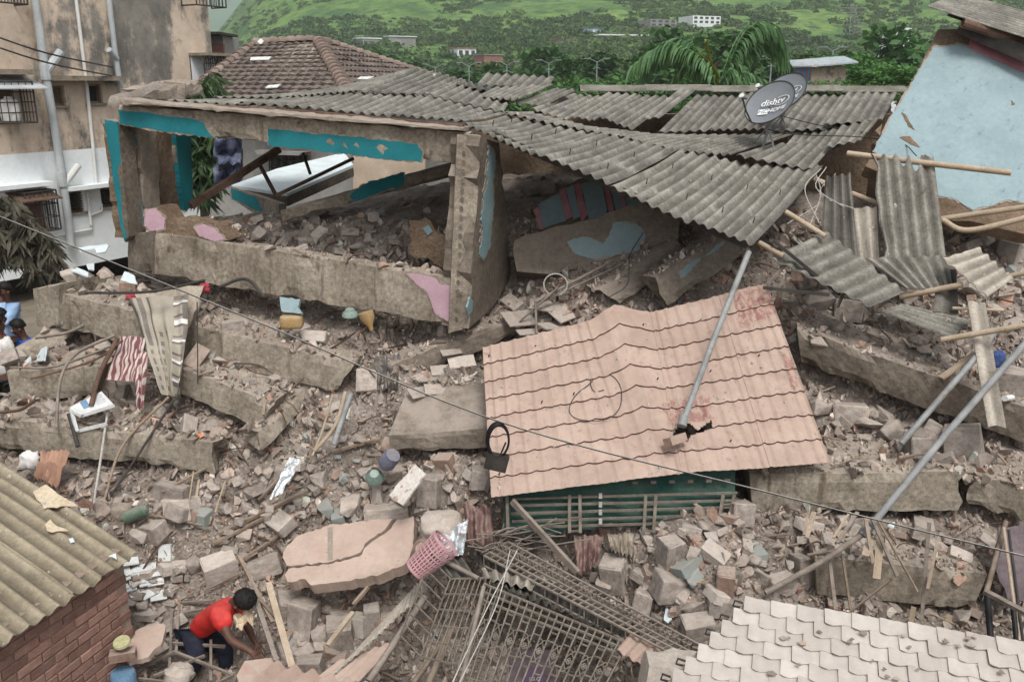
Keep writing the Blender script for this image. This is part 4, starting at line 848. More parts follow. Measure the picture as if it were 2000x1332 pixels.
# ------------------------------------------------------------ pink tile-profile sheet
def inside(x, y, poly):
    c = False; n = len(poly)
    for i in range(n):
        (x0, y0), (x1, y1) = poly[i], poly[(i + 1) % n]
        if (y0 > y) != (y1 > y) and x < (x1 - x0) * (y - y0) / (y1 - y0) + x0: c = not c
    return c
def pink():
    t = thing('pink_sheet_roof', 'dusty pink tile-profile sheet roof lying tilted over the green railing', 'roof', at(960, 970, 7.0))
    TL, TM, TR2, TR = at(943, 680, 8.55), at(1200, 598, 8.75), at(1270, 612, 8.75), at(1495, 555, 8.95)
    BL, BM, BR = at(960, 973, 7.15), at(1340, 925, 7.3), at(1620, 906, 7.45)
    top = [(0, TL), (.4, at(1150, 628, 8.65)), (.46, TM), (.53, TR2), (1, TR)]; bot = [(0, BL), (.55, BM), (.75, at(1480, 916, 7.38)), (1, BR)]
    def pl(lst, u):
        for (u0, p), (u1, q) in zip(lst, lst[1:]):
            if u <= u1 + 1e-9:
                s = (u - u0) / (u1 - u0); s = s * s * (3 - 2 * s) * .4 + s * .6; return lerp(p, q, s)
        return lst[-1][1]
    nrm = (TR - TL).cross(BL - TL).normalized(); nrm = nrm if nrm.z > 0 else -nrm
    rows = 8
    def f(u, r, e):    # row r, e in 0..1 down the row
        v = (r + e) / rows; p = lerp(pl(top, u), pl(bot, u), v)
        wv = abs(((u * 23) % 1) * 2 - 1); rib = (.5 + .5 * math.cos(u * 92 * math.pi)) * .006
        dip = -.05 * math.exp(-((u - .62) / .05) ** 2 - ((v - .72) / .09) ** 2)
        return p + nrm * (wv * .016 + rib + e * .016 + dip + .012 * noise.noise(V((u * 6, v * 4, 3))) + .02 * math.exp(-((u - .46) / .03) ** 2) * (1 - v) + (.007 if (.0 < u - .22 < .012 or 0 < u - .53 < .012 or 0 < u - .8 < .012) else 0) + .01 * noise.noise(V((u * 14, v * 11, 8))))
    N = 368
    dn = (BL - TL).normalized()
    for r in range(rows):
        b = B()
        def g(u, v, r=r):
            zig = (abs(((u * 23) % 1) * 2 - 1)) * .027
            e = v if v < 1 else 1.; p = f(u, r, e)
            return p + dn * (zig * (v if r < rows - 1 else v * .4) + (-zig0(u) * (1 - v) if 0 else 0))
        zig0 = lambda u: 0
        b.grid(g, N, 12 if r in (5, 6) else 5, -nrm * .004, flip=(TR - TL).cross(BL - TL).dot(nrm) < 0)
        HOLE = [(1308, 860), (1322, 836), (1330, 820), (1346, 826), (1362, 840), (1390, 820), (1391, 838), (1350, 850), (1342, 864), (1326, 852)]
        if r in (4, 5, 6, 7):   # the torn hole where the pole stands
            b.f = [fc for fc in b.f if not inside(*topx(sum((V(b.v[i]) for i in fc), V((0, 0, 0))) / len(fc)), HOLE)]
        o = b.build('tile_row', 'pink_tile', t, smooth=35)
        if r < rows - 1:   # the turned-down red step line below each row
            e = B()
            pts = [g(k / N, 1.) - nrm * .002 for k in range(N + 1)]
            for k in range(N):
                x, y = topx(pts[k])
                if inside(x, y, HOLE): continue
                e.add([pts[k] + nrm * .001, pts[k + 1] + nrm * .001, pts[k + 1] + dn * .0045 - nrm * .01, pts[k] + dn * .0045 - nrm * .01], [(0, 1, 2, 3), (3, 2, 1, 0)])
            e.build('step_edge', 'red_edge', o)
    PP = plane(TL, TR, BL)
    # worn red strips of paint
    def worn(poly, sd):
        ins = lambda x, y: inside(x, y, poly)
        b = B()
        for r in range(rows):
            for i in range(N):
                for j in range(6):
                    u, v = (i + .5) / N, (j + .5) / 6; c = f(u, r, v)
                    x, y = topx(c)
                    if ins(x + 3 * noise.noise(V((x * .2, y * .05, sd))), y):
                        q = [f(i / N, r, j / 6), f((i + 1) / N, r, j / 6), f((i + 1) / N, r, (j + 1) / 6), f(i / N, r, (j + 1) / 6)]
                        b.add([a + nrm * .004 for a in q], [(0, 1, 2, 3)])
        if b.f: b.build('worn_patch', 'pink_tile_red', t)
    worn([(1432, 575), (1500, 560), (1518, 612), (1445, 640)], 1); worn([(1290, 788), (1385, 770), (1392, 815), (1310, 830)], 2); worn([(1528, 690), (1545, 700), (1560, 755), (1545, 760)], 3)
    for k, (x, y) in enumerate(((955, 700), (1045, 682), (1108, 668), (1200, 652), (1255, 640), (1058, 790), (1120, 774), (1283, 745), (1386, 730), (1480, 700), (1425, 866), (1597, 842), (975, 930))):
        p = hit(x, y, PP, .03); B().tube([p, p + nrm * .03 + V((.01, 0, 0))], .007, 5).build('roof_screw', 'metal_dark', t)
    return PP, nrm
PP, PN = pink()
pole = thing('steel_pole', 'grey steel pole standing in the torn hole of the pink sheet', 'pole', at(1332, 815, 7.6))
B().tube([at(1332, 830, 7.55), at(1395, 660, 8.05), at(1463, 492, 8.55)], .028, 12).build('pole_tube', 'galv', pole)
B().tube([at(1331, 832, 7.54), at(1336, 812, 7.6)], .045, 12).build('foot_collar', 'galv', pole)
p = hit(1318, 866, PP, .06)
B().box(p, (.2, .1, .075), Matrix.Rotation(R(38), 3, 'Z') @ Matrix.Rotation(R(-28), 3, 'X')).build('brick', 'rubble_red', label='single loose brick lying on the pink sheet beside the hole', cat='brick')
# ------------------------------------------------------------ satellite dishes
def dish(cx, cy, Y, w, label, tilt):
    c = at(cx, cy, Y); t = thing('satellite_dish', label, 'satellite dish', c - V((.05, 0, .55)), 'satellite dishes on the sheet roof')
    n = V((-.58 + tilt, -.5, .62)).normalized(); ax = V((.73, 0, .68)).normalized(); ax = (ax - n * ax.dot(n)).normalized(); bx = ax.cross(n).normalized(); a, b_ = .31 * w, .3 * w
    def P(u, v, k=0): return c + ax * (a * u) + bx * (b_ * v) - n * (.07 * w * (1 - min(1.2, u * u + v * v)) - k)
    vs = []; fs = []; rings, seg = 7, 40
    for i in range(rings + 1):
        for k in range(seg):
            r_, th = i / rings, 2 * math.pi * k / seg; vs.append(P(r_ * math.cos(th), r_ * math.sin(th)))
    for i in range(rings):
        for k in range(seg): fs.append((i * seg + k, i * seg + (k + 1) % seg, (i + 1) * seg + (k + 1) % seg, (i + 1) * seg + k))
    bb = B().add(vs, fs); bb.add([p - n * .012 for p in vs], [tuple(reversed(f)) for f in fs]); N0 = len(vs)
    bb.f += [(rings * seg + k, rings * seg + (k + 1) % seg, N0 + rings * seg + (k + 1) % seg, N0 + rings * seg + k) for k in range(seg)]
    d = bb.build('reflector', 'dish', t, smooth=60)
    B().tube([P(math.cos(i * math.pi / 20), math.sin(i * math.pi / 20), .002) for i in range(41)], .007, 6).build('rim', 'metal_dark', d)
    low = P(-.98, 0.1); lnb = c + n * .34 - ax * .22 - bx * .02
    B().tube([low - n * .02, low * .5 + lnb * .5 - V((0, 0, .03)), lnb], .011, 6).build('feed_arm', 'metal_dark', t)
    h = B().tube([lnb, lnb - n * .07 + ax * .03], [.028, .022], 10).build('receiver', 'dish', t); B().tube([lnb + n * .015, lnb - n * 0.], [.03, .03], 10).build('cap', 'white_pvc', h)
    back = c - n * .1; foot = back + V((-.06, .12, -.50)); B().tube([back + n * .06, back - V((0, 0, .1)), foot], .018, 8).build('mast', 'galv', t)
    for dx, dy in ((.2, .1), (-.12, .22), (.12, -.14)): B().tube([lerp(back, foot, .45), foot + V((dx, dy, -.02))], .008, 6).build('strut', 'galv', t)
    B().box(foot, (.09, .07, .02)).build('foot_plate', 'galv', t)
    # lettering on the dish face
    def text(s, u, v, size, mat, shear=0.2):
        cu = bpy.data.curves.new('lettering', 'FONT'); cu.body = s; cu.size = size; cu.align_x = 'CENTER'; cu.align_y = 'CENTER'; cu.extrude = .0015; cu.shear = shear
        tmp = bpy.data.objects.new('lettering', cu); link(tmp); me = bpy.data.meshes.new_from_object(tmp.evaluated_get(bpy.context.evaluated_depsgraph_get())) if False else None
        dg = bpy.context.evaluated_depsgraph_get(); me = bpy.data.meshes.new_from_object(tmp.evaluated_get(dg)); bpy.data.objects.remove(tmp)
        up = V((-.25, 0, 1)); up = (up - n * up.dot(n)).normalized(); rt = up.cross(n).normalized() if False else up.cross(n).normalized()
        for vv in me.vertices:
            q = c + ax * (a * u) + bx * (b_ * v) + rt * vv.co.x + up * vv.co.y
            e = q - c; uu, v2 = e.dot(ax) / a, e.dot(bx) / b_; vv.co = P(uu, v2, .03 + vv.co.z)
        me.materials.clear(); me.materials.append(MT[mat]); o = link(bpy.data.objects.new('lettering', me)); o['_w'] = [0, 0, 0]; adopt(o, t); return rt, up
    rt, up = text('dishtv', .10, .0, .125 * w, 'white_print')
    cc = c + ax * (a * .10)
    def place(pp):
        e = pp - c; return P(e.dot(ax) / a, e.dot(bx) / b_, .013)
    B().tube([place(cc + rt * (.1 * w + .105 * w * math.cos(t_)) + up * (.012 * w + .06 * w * math.sin(t_))) for t_ in [(-.95 + 1.62 * k / 24) * math.pi for k in range(25)]], .004, 5).build('swoosh', 'white_print', t)
    q0 = cc - up * .12 * w
    def boxp(x0, x1, y0, y1, mat, nm, k=.0):
        pts = [place(q0 + rt * lerp(x0, x1, i / 8) * w + up * y0 * w) for i in range(9)] + [place(q0 + rt * lerp(x1, x0, i / 8) * w + up * y1 * w) for i in range(9)]
        B().prism([p + n * k for p in pts], -n * .003).build(nm, mat, t)
    boxp(-.16, -.04, -.042, .042, 'white_print', 'logo_box', .002)
    def text2(s, du, size, mat):
        cu = bpy.data.curves.new('lettering', 'FONT'); cu.body = s; cu.size = size; cu.align_x = 'CENTER'; cu.align_y = 'CENTER'; cu.extrude = .001; cu.shear = .2
        tmp = bpy.data.objects.new('lettering', cu); link(tmp); me = bpy.data.meshes.new_from_object(tmp.evaluated_get(bpy.context.evaluated_depsgraph_get())); bpy.data.objects.remove(tmp)
        for vv in me.vertices:
            z = vv.co.z; vv.co = place(q0 + rt * (du * w + vv.co.x) + up * vv.co.y) + n * (.007 + z)
        me.materials.clear(); me.materials.append(MT[mat]); o = link(bpy.data.objects.new('lettering', me)); o['_w'] = [0, 0, 0]; adopt(o, t)
    text2('HD', -.10, .085 * w, 'dish'); text2('HOME', .07, .085 * w, 'white_print')
dish(1531, 180, 11.6, .95, 'rear grey satellite dish half hidden behind the other dish', 0)
dish(1503, 200, 10.9, 1.0, 'front grey satellite dish with white lettering on the sheet roof', 0)
# ------------------------------------------------------------ apartment house at left
AP = thing('apartment_house', 'weathered tan and white apartment house with drain pipes at left', 'building', at(60, 560, 22.5))
A0, A1 = at(0, 300, 22.0), at(415, 300, 28.0); AX = V((A1.x - A0.x, A1.y - A0.y, 0)).normalized(); FP = plane(A0, A1, A0 + V((0, 0, 1))); FN = FP[1]
def fs(px, py): p = hit(px, py, FP); return ((p - A0).dot(AX), p.z)
def fp(s, z, off=0.): return V((A0.x, A0.y, 0)) + AX * s + V((0, 0, z)) + FN * off
def rect(x0, y0, x1, y1):
    xm, ym = (x0 + x1) / 2, (y0 + y1) / 2; return fs(x0, ym)[0], fs(x1, ym)[0], fs(xm, y1)[1], fs(xm, y0)[1]
def fbox(b, s0, s1, z0, z1, o0, o1):
    return b.hexa([fp(s0, z0, o1), fp(s1, z0, o1), fp(s1, z0, o0), fp(s0, z0, o0), fp(s0, z1, o1), fp(s1, z1, o1), fp(s1, z1, o0), fp(s0, z1, o0)])
DIRT = [(208, 340, -60, 172, .95), (88, 204, -10, 150, .62), (330, 416, -60, 60, .35), (405, 420, 60, 190, .7), (80, 206, 215, 300, .5), (0, 60, 240, 300, .25), (70, 95, 40, 300, .3), (0, 90, -40, 110, .12)]
def dirt_at(x, y):
    d = 0.
    for x0, x1, y0, y1, k in DIRT:
        f = lambda t, a, b_, w: max(0., min(1., (t - a) / w + .5)) * max(0., min(1., (b_ - t) / w + .5))
        d = max(d, k * f(x, x0, x1, 16) * f(y, y0, y1, 30))
    return d
def holed(s0, s1, z0, z1, holes, name, mat, o1=0., o0=-.3, fineg=False):
    S = sorted({s0, s1, *[h[0] for h in holes], *[h[1] for h in holes]}); Z = sorted({z0, z1, *[h[2] for h in holes], *[h[3] for h in holes]}); b = B()
    if fineg: S = sorted({*S, *np.linspace(s0, s1, 60).tolist()}); Z = sorted({*Z, *np.linspace(z0, z1, 60).tolist()})
    S = [s for s in S if s0 <= s <= s1]; Z = [z for z in Z if z0 <= z <= z1]
    for a, c in zip(S, S[1:]):
        for d, e in zip(Z, Z[1:]):
            m, k = (a + c) / 2, (d + e) / 2
            if not any(h[0] < m < h[1] and h[2] < k < h[3] for h in holes): fbox(b, a, c, d, e, o0, o1)
    o = b.build(name, mat, AP)
    if fineg:
        at_ = o.data.color_attributes.new('dirt', 'FLOAT_COLOR', 'POINT'); cc = []
        for v in b.v: d = dirt_at(*topx(V(v))); cc += [d, d, d, 1.]
        at_.data.foreach_set('color', cc)
    return o
wu = [rect(100, 168, 127, 207), rect(170, 165, 200, 202), rect(-40, 168, 30, 236)]; wl = [rect(125, 374, 163, 416), rect(197, 366, 228, 404), rect(20, 378, 90, 450)]
zs = fs(100, 296)[1]; zb = fs(30, 545)[1]; sl_ = fs(-60, 300)[0]; sr = fs(416, 120)[0]
holed(sl_, sr, zs, 14.5, wu, 'upper_wall', 'facade_tan', fineg=True); holed(sl_, sr, zb, zs, wl, 'lower_wall', 'facade_white')
b = B(); fbox(b, sl_, sr, zb, 14.5, -9, -8.8); b.build('rear_wall', 'facade_grey', AP)
b = B(); fbox(b, sr - .25, sr, zb, 14.5, -8.8, -.3); b.build('side_wall', 'facade_grey', AP)
b = B(); fbox(b, sl_, sr, zb, zb + .2, -8.8, -.31); b.build('floor_slab', 'concrete_dark', AP)
b = B(); fbox(b, sl_, sr, 14.4, 14.6, -8.8, -.31); b.build('roof_slab', 'concrete_dark', AP)
b = B(); fbox(b, sl_, fs(30, 545)[0] + 4.5, -.3, zb - .02, -1.2, -1.1); b.build('passage_shade', 'metal_dark', AP)  # dark panel added in the open passage to stand in for its shade
b = B(); fbox(b, sl_, sr, -.3, zb, -5, -4.8); b.build('passage_wall', 'concrete_dark', AP)
b = B(); fbox(b, sr - .25, sr, -.3, zb, -5, 0); b.build('passage_pier', 'facade_white', AP)
def window(h, grid, label=None, bars=6, curtain=None, pane='glass_dark'):
    s0, s1, z0, z1 = h; w = .05
    wn = B(); 
    for a in ((s0, s1, z0, z0 + w), (s0, s1, z1 - w, z1), (s0, s0 + w, z0 + w, z1 - w), (s1 - w, s1, z0 + w, z1 - w)): fbox(wn, *a, -.2, -.08)
    o = wn.build('window', 'wood', AP)
    b = B(); fbox(b, s0 + w, s1 - w, z0 + w, z1 - w, -.2, -.18); b.build('pane', pane, o)
    if curtain: b = B(); fbox(b, s0 + (s1 - s0) * .55, s1 - w, z0 + w, z1 - w, -.17, -.15); b.build('curtain', curtain, o)
    b = B(); fbox(b, s0 - .06, s1 + .06, z0 - .06, z0, -.1, .06); b.build('sill', 'ledge', o)
    if grid:
        for k in range(1, bars): z = lerp(z0, z1, k / bars); B().tube([fp(s0, z, -.04), fp(s1, z, -.04)], .012, 4).build('bar', 'metal_dark', o)
        for k in range(1, 3): s = lerp(s0, s1, k / 3); B().tube([fp(s, z0, -.05), fp(s, z1, -.05)], .012, 4).build('bar', 'metal_dark', o)
    return o
window(wu[0], False, pane='wood'); window(wu[1], False); window(wu[2], False, curtain='maroon_cloth'); window(wl[0], True, bars=8); window(wl[1], True, bars=8); window(wl[2], False, curtain='maroon_cloth')
def ledge(x0, y0, x1, y1, d=.45, th=.12, mat='ledge', drop=.0):
    (a, za), (c, zc) = fs(x0, y0), fs(x1, y1); z = (za + zc) / 2
    B().hexa([fp(a, z - th, 0.001), fp(c, z - th, 0.001), fp(c, z - th - drop, d), fp(a, z - th - drop, d), fp(a, z, 0.001), fp(c, z, 0.001), fp(c, z - drop, d), fp(a, z - drop, d)]).build('ledge', mat, AP)
ledge(86, 152, 219, 146); ledge(-40, 136, 46, 136, .5); ledge(118, 366, 228, 352, .4, .1, 'facade_white'); ledge(-40, 366, 84, 352, .4, .1, 'facade_white'); ledge(-40, 150, 56, 152, .7, .03, 'pvc', .25); ledge(10, 378, 90, 366, .6, .03, 'rust', .2)
# projecting grille cages
def cage(x0, y0, x1, y1, out, nv, nh, mat='metal_dark', name='window_grille', fancy=False):
    s0, s1, z0, z1 = rect(x0, y0, x1, y1); o = B()
    for (s, f) in ((s0, out), (s1, out), (s1, .01), (s0, .01)): o.tube([fp(s, z0, f), fp(s, z1, f)], .022, 5)
    for z in (z0, z1):
        o.tube([fp(s0, z, .01), fp(s0, z, out), fp(s1, z, out), fp(s1, z, .01)], .022, 5)
    g = o.build(name, mat, AP)
    for k in range(1, nv): s = lerp(s0, s1, k / nv); B().tube([fp(s, z0, out), fp(s, z1, out)], .013, 4).build('bar', mat, g)
    for k in range(1, nh): z = lerp(z0, z1, k / nh); B().tube([fp(s0, z, out), fp(s1, z, out), fp(s1, z, .01)], .013, 4).build('bar', mat, g)
    for k in range(1, 4): q = lerp(.01, out, k / 4); B().tube([fp(s1, z0, q), fp(s1, z1, q)], .013, 4).build('bar', mat, g)
    if fancy:
        for k in range(4):
            c = (s0 + (k + .5) * (s1 - s0) / 4, z1 - .28); B().tube([fp(c[0] + .16 * math.cos(t) * (1 - .3 * abs(math.sin(t))), c[1] + .2 * math.sin(t), out + .01) for t in [i * math.pi / 8 for i in range(17)]], .012, 4).build('scroll', mat, g)
    return g, (s0, s1, z0, z1)
cage(-40, 160, 42, 240, .5, 6, 4); cage(30, 372, 92, 450, .45, 7, 3); cage(-40, -40, 24, 8, .5, 10, 2); cage(352, -40, 410, 14, .6, 9, 3)
g, (s0, s1, z0, z1) = cage(374, 108, 421, 192, .55, 11, 5, fancy=True)
b = B(); fbox(b, s0, s1, z0, z1, .02, .04); b.build('white_backing', 'far_white', g)
ledge(368, 106, 424, 104, .75, .08)
b = B(); fbox(b, s0 - .1, s1, z0 - .25, z0 - .02, .0, .55); b.build('ledge', 'ledge', AP)
DR = wpos(AP)
def pipe(pts, r, off, mat='pvc', nm='drain_pipe'): return B().tube([hit(x, y, FP, off) for x, y in pts], r, 10).build(nm, mat, AP, smooth=50)
o = pipe([(56, -20), (76, 130), (82, 165), (100, 270), (112, 345), (130, 480)], .105, .2)
for x, y in ((78, 142), (111, 350)): 
    p = hit(x, y, FP, .2); B().tube([p - V((0, 0, .18)), p + V((0, 0, .18))], .13, 10).build('coupling', 'pvc', o)
B().tube([hit(80, 138, FP, .22), hit(104, 102, FP, .3)], .11, 10).build('branch', 'pvc', o); B().tube([hit(114, 360, FP, .22), hit(138, 322, FP, .3)], .09, 10).build('branch', 'white_pvc', o)
o = pipe([(202, -20), (218, 112), (229, 182)], .075, .16); B().tube([hit(219, 116, FP, .18), hit(200, 98, FP, .25)], .08, 10).build('branch', 'pvc', o)
pipe([(142, -20), (164, 156), (176, 270), (186, 372)], .045, .08, 'white_pvc'); pipe([(166, 372), (174, 440)], .04, .08, 'white_pvc'); pipe([(170, 418), (176, 420), (196, 412), (196, 398)], .025, .06, 'white_pvc', 'conduit'); pipe([(102, 462), (176, 448), (176, 436)], .025, .06, 'white_pvc', 'conduit')
b = B(); fbox(b, *rect(168, 376, 176, 386), .0, .12); b.build('meter_box', 'white_pvc', AP)
DRUM = at(8, 238, 22.6)
B().lathe([(0, 0), (.2, 0), (.22, .1), (.22, .35), (.18, .48), (.09, .52), (.09, .56), (0, .56)], hit(8, 236, FP, .28), n=16).build('plastic_drum', 'white_cloth', label='white plastic drum inside the upper left window grille', cat='drum', smooth=40)
# ------------------------------------------------------------ red and grey flat beyond the house
t = thing('far_house_corner', 'red and grey house corner beyond the apartment house', 'building', at(425, 108, 36))
b = B().box(at(424, 92, 36) + V((0, 1, -2.6)), (.5, 2, 6.)); b.build('wall', 'far_grey', t); B().box(at(426, 98, 35.9) + V((0, 0, 0)), (.5, .2, .45)).build('red_band', 'far_rust', t); B().box(at(424, 68, 36), (.9, 2.4, .08)).build('roof', 'metal_dark', t)
# ------------------------------------------------------------ house with tiled hip roof
def tile_house():
    t = thing('tiled_house', 'house with weathered brown tiled hip roof behind the wreck', 'house', at(600, 330, 19))
    R0, R1 = at(500, 86, 25.2), at(622, 80, 24.2); F0, F1, F2 = at(330, 218, 20.8), at(700, 212, 18.6), at(985, 168, 31.)
    F1.z = F0.z = F2.z = (F0.z + F1.z) / 2
    def face(corners, name):
        # corners: eave left, eave right, top right, top left
        e0, e1, t1, t0 = corners; ax = (e1 - e0).normalized(); n = (e1 - e0).cross(t0 - e0).normalized(); n = n if n.z > 0 else -n; up = n.cross(ax); up = up if up.z > 0 else -up
        P2 = [((p - e0).dot(ax), (p - e0).dot(up)) for p in corners]; smax = max(p[0] for p in P2); tmax = max(p[1] for p in P2); smin = min(p[0] for p in P2)
        cs, cw, per = .29, .26, 3; b = B(); Nr = int(tmax / cs) + 1
        for r in range(Nr):
            off = (r % 2) * cw / 2
            x = smin - off
            while x < smax:
                for k in range(per):
                    xa, xb = x + k * cw / per, x + (k + 1) * cw / per; xm = (xa + xb) / 2; tm = (r + .5) * cs
                    if inside(xm, tm, P2):
                        ha, hb = (.0, .035, .012)[k], (.035, .012, .0)[k]; j = random.uniform(-.012, .012)
                        q = [e0 + ax * xa + up * (r * cs - .05) + n * (ha + .062 + j), e0 + ax * xb + up * (r * cs - .05) + n * (hb + .062 + j), e0 + ax * xb + up * ((r + 1) * cs) + n * (hb + .01), e0 + ax * xa + up * ((r + 1) * cs) + n * (ha + .01)]
                        b.add(q + [q[0] - n * .06, q[1] - n * .06], [(0, 1, 2, 3), (4, 5, 1, 0)])
                x += cw
        o = b.build(name, 'tile_roof', t); o['kind'] = 'stuff'
        B().prism([e0, e1, t1, t0] if (t1 - t0).length > .01 else [e0, e1, t1], -n * .05).build('roof_deck', 'concrete_dark', t)
        return (e0, ax, up, n)
    fr = face([F0, F1, R1, R0], 'tile_courses'); face([F1, F2, R1, R1 + V((.001, 0, 0))], 'tile_courses')
    def caps(a, b_, nm, r=.13):
        L = (b_ - a).length; m = int(L / .3); d = (b_ - a).normalized(); side = d.cross(V((0, 0, 1))).normalized(); u = side.cross(d)
        for k in range(m):
            p = a + d * (k * .3); vs = []; fs_ = []
            for i, (q, rr, lift) in enumerate(((p - d * .02, r, .03), (p + d * .34, r * .8, .0))):
                for j in range(7): th = math.pi * j / 6; vs.append(q + side * math.cos(th) * rr * 1.15 + u * (math.sin(th) * rr + lift))
            B().add(vs, [(j, j + 1, j + 8, j + 7) for j in range(6)] + [(6, 5, 4, 3, 2, 1, 0)]).build(nm, 'tile_cap', t)
    caps(F1, R1, 'hip_tile', .16); caps(F2, R1, 'hip_tile'); caps(F0, R0, 'hip_tile'); caps(R0, R1, 'ridge_tile')
    e0, ax, up, n = fr; pl = (e0 + n * .1, n)
    for pol in ([(490, 112), (530, 111), (524, 117), (488, 118)], [(524, 167), (548, 165), (540, 171), (518, 172)]): slab('glass_tile', pol, pl, .02, 'white_pvc', t)
    e0b = F1; 
    slab('glass_tile', [(700, 158), (728, 157), (716, 163), (694, 163)], (R1, (F2 - F1).cross(R1 - F1).normalized() * (1 if (F2 - F1).cross(R1 - F1).z > 0 else -1)), .02, 'white_pvc', t, off=.1)
    B().tube([at(512, 88, 24.9), at(505, 82, 24.9)], .12, 6).build('chimney_stub', 'white_pvc', t)
    # walls
    ins = .5; q = [F0 + V((ins, ins, 0)), F1 + V((-.3, ins, 0)), F2 + V((-.8, -.2, 0))]
    for a, b_ in ((q[0], q[1]), (q[1], q[2])):
        B().prism([(a.x, a.y, -.3), (b_.x, b_.y, -.3), (b_.x, b_.y, F0.z), (a.x, a.y, F0.z)], (0, .2, 0)).build('wall', 'far_grey', t)
    WPn = plane(q[0], q[1], q[0] + V((0, 0, -1)))
    for x0, x1, y0, y1 in ((452, 474, 292, 350), (530, 600, 302, 350), (420, 440, 300, 350)):
        w = slab('window', [(x0, y0), (x1, y0), (x1, y1), (x0, y1)], WPn, .05, 'glass_dark', t, off=.02)
        for k in range(6): x = lerp(x0, x1, k / 5); B().tube([hit(x, y0, WPn, .06), hit(x, y1, WPn, .06)], .02, 4).build('bar', 'metal_dark', w)
        for k in range(5): y = lerp(y0, y1, k / 4); B().tube([hit(x0, y, WPn, .06), hit(x1, y, WPn, .06)], .015, 4).build('bar', 'metal_dark', w)
    slab('sunshade', [(520, 292), (612, 296), (606, 302), (524, 300)], WPn, .3, 'far_grey', t, off=.35)
tile_house()
# crumpled tarpaulin behind the frame
b = B().grid(lambda u, v: at(lerp(418, 472, u), lerp(270, 368, v), 15) + V((0, .25 * noise.noise(V((u * 4, v * 5, 1))), .08 * noise.noise(V((u * 6, v * 6, 2))))), 22, 26, V((0, .01, 0)))
b.build('tarpaulin', 'blue_tarp', label='crumpled dark blue tarpaulin hanging behind the teal post', cat='tarpaulin', smooth=60)
# low cream wall seen through the room
B().prism([at(690, 306, 14.5), at(830, 312, 14.5), at(830, 380, 14.5), at(690, 380, 14.5)], (0, .2, 0)).build('low_wall', 'facade_tan', label='low cream wall seen through the room behind the fallen beam', cat='wall')
# ------------------------------------------------------------ drooping foliage
def droop(name, label, poly, Y, n, mat, L, w, trunk, seed, cat='tree', dens=None):
    rd = random.Random(seed); t = thing(name, label, cat, V((trunk[0][0], trunk[0][1], trunk[0][2]))); b = B(); xs = [p[0] for p in poly]; ys = [p[1] for p in poly]; k = 0; tw = B()
    tw.tube(trunk, [lerp(.09, .03, i / (len(trunk) - 1)) for i in range(len(trunk))], 6)
    while k < n:
        x, y = rd.uniform(min(xs), max(xs)), rd.uniform(min(ys), max(ys))
        if not inside(x, y, poly): continue
        k += 1; c = at(x, y, Y + rd.uniform(-.5, .5))
        if k % 9 == 0: tw.tube([trunk[-1] if rd.random() < .5 else trunk[len(trunk) // 2], (c + trunk[-1]) / 2 + V((0, 0, .12)), c], [.015, .01, .004], 4)
        for m in range(5):
            d = V((rd.uniform(-.8, .8), rd.uniform(-.8, .8), rd.uniform(-1, -.25))).normalized(); s = d.cross(V((rd.uniform(-1, 1), rd.uniform(-1, 1), .3))).normalized(); l = L * rd.uniform(.6, 1.2)
            m1 = c + d * l * .45; m2 = c + d * l + V((0, 0, -.15 * l))
            b.add([c, m1 + s * w, m2, m1 - s * w], [(0, 1, 2, 3)])
    tw.build('trunk', 'bark', t); b.build('crown', mat, t)
droop('mango_tree', 'dusty brown-leaved branch hanging at the left edge', [(-40, 375), (18, 382), (60, 420), (98, 458), (118, 500), (106, 528), (84, 552), (64, 540), (52, 500), (20, 510), (-40, 520)], 13.5, 420, 'leaf_dusty', .27, .03, [V((-9.2, 13.5, -.3)), V((-9., 13.5, 3.)), at(-20, 400, 13.5), at(60, 450, 13.5)], 3)
droop('ashoka_tree', 'dark green drooping tree behind the teal post', [(372, 180), (415, 140), (432, 160), (425, 215), (428, 290), (425, 360), (400, 392), (372, 385), (362, 300), (366, 230)], 16, 420, 'leaf_ashoka', .34, .03, [V((-5.6, 16, -.3)), at(398, 380, 16), at(405, 260, 16), at(418, 150, 16)], 4)
# ------------------------------------------------------------ cream sheet roof and brick wall, lower left
CT = thing('brick_shed', 'brick shed with dusty cream corrugated roof at the lower left corner', 'shed', atz(100, 1260, 0))
zc = 1.30; C0 = at(275, 1080, 6.6); zc = C0.z; C1 = atz(0, 1268, zc); ed = (C1 - C0); C1 = C0 + ed * 1.5
Qd = atz(0, 903, zc + .38) - C0; Qf = Qd * 1.6; edn = ed.normalized(); 
seamf = ((atz(148, 1166, zc) - C0).dot(edn)) / ed.length / 1.5
for k, (f0, f1) in enumerate(((0, seamf + .02), (seamf, seamf * 2 + .02), (seamf * 2, 1.05))):
    a, b_ = lerp(C0, C1, f0), lerp(C0, C1, f1); l = V((0, 0, .012 * k))
    corr('roof_sheet', a + Qf + l, b_ + Qf + l, b_ + l, a + l, 'cream_sheet', CT, seed=90 + k, ragD=.03, nv=14, amp=.021)
inn = V((-.1, .06, 0)); WB0, WB1 = C0 - edn * -.08 + Qf.normalized() * .14, C1 + Qf.normalized() * .14
WBd = (WB1 - WB0); WBd.z = 0; Lw = WBd.length; WBd.normalize(); WBn = V((-WBd.y, WBd.x, 0)); WBn = WBn if WBn.dot(CAM - WB0) > 0 else -WBn
ztop = zc - .03; BL_, BH_, BD_, MG = .215, .07, .1, .011
B().hexa([V((*(WB0 + WBd * s - WBn * d).xy, z)) for z in (-.3, ztop + .06) for s, d in ((0, .014), (Lw, .014), (Lw, .2), (0, .2))]).build('mortar_core', 'mortar', CT)
bm_ = B().box((0, 0, 0), (BL_, BD_, BH_)); br0 = None
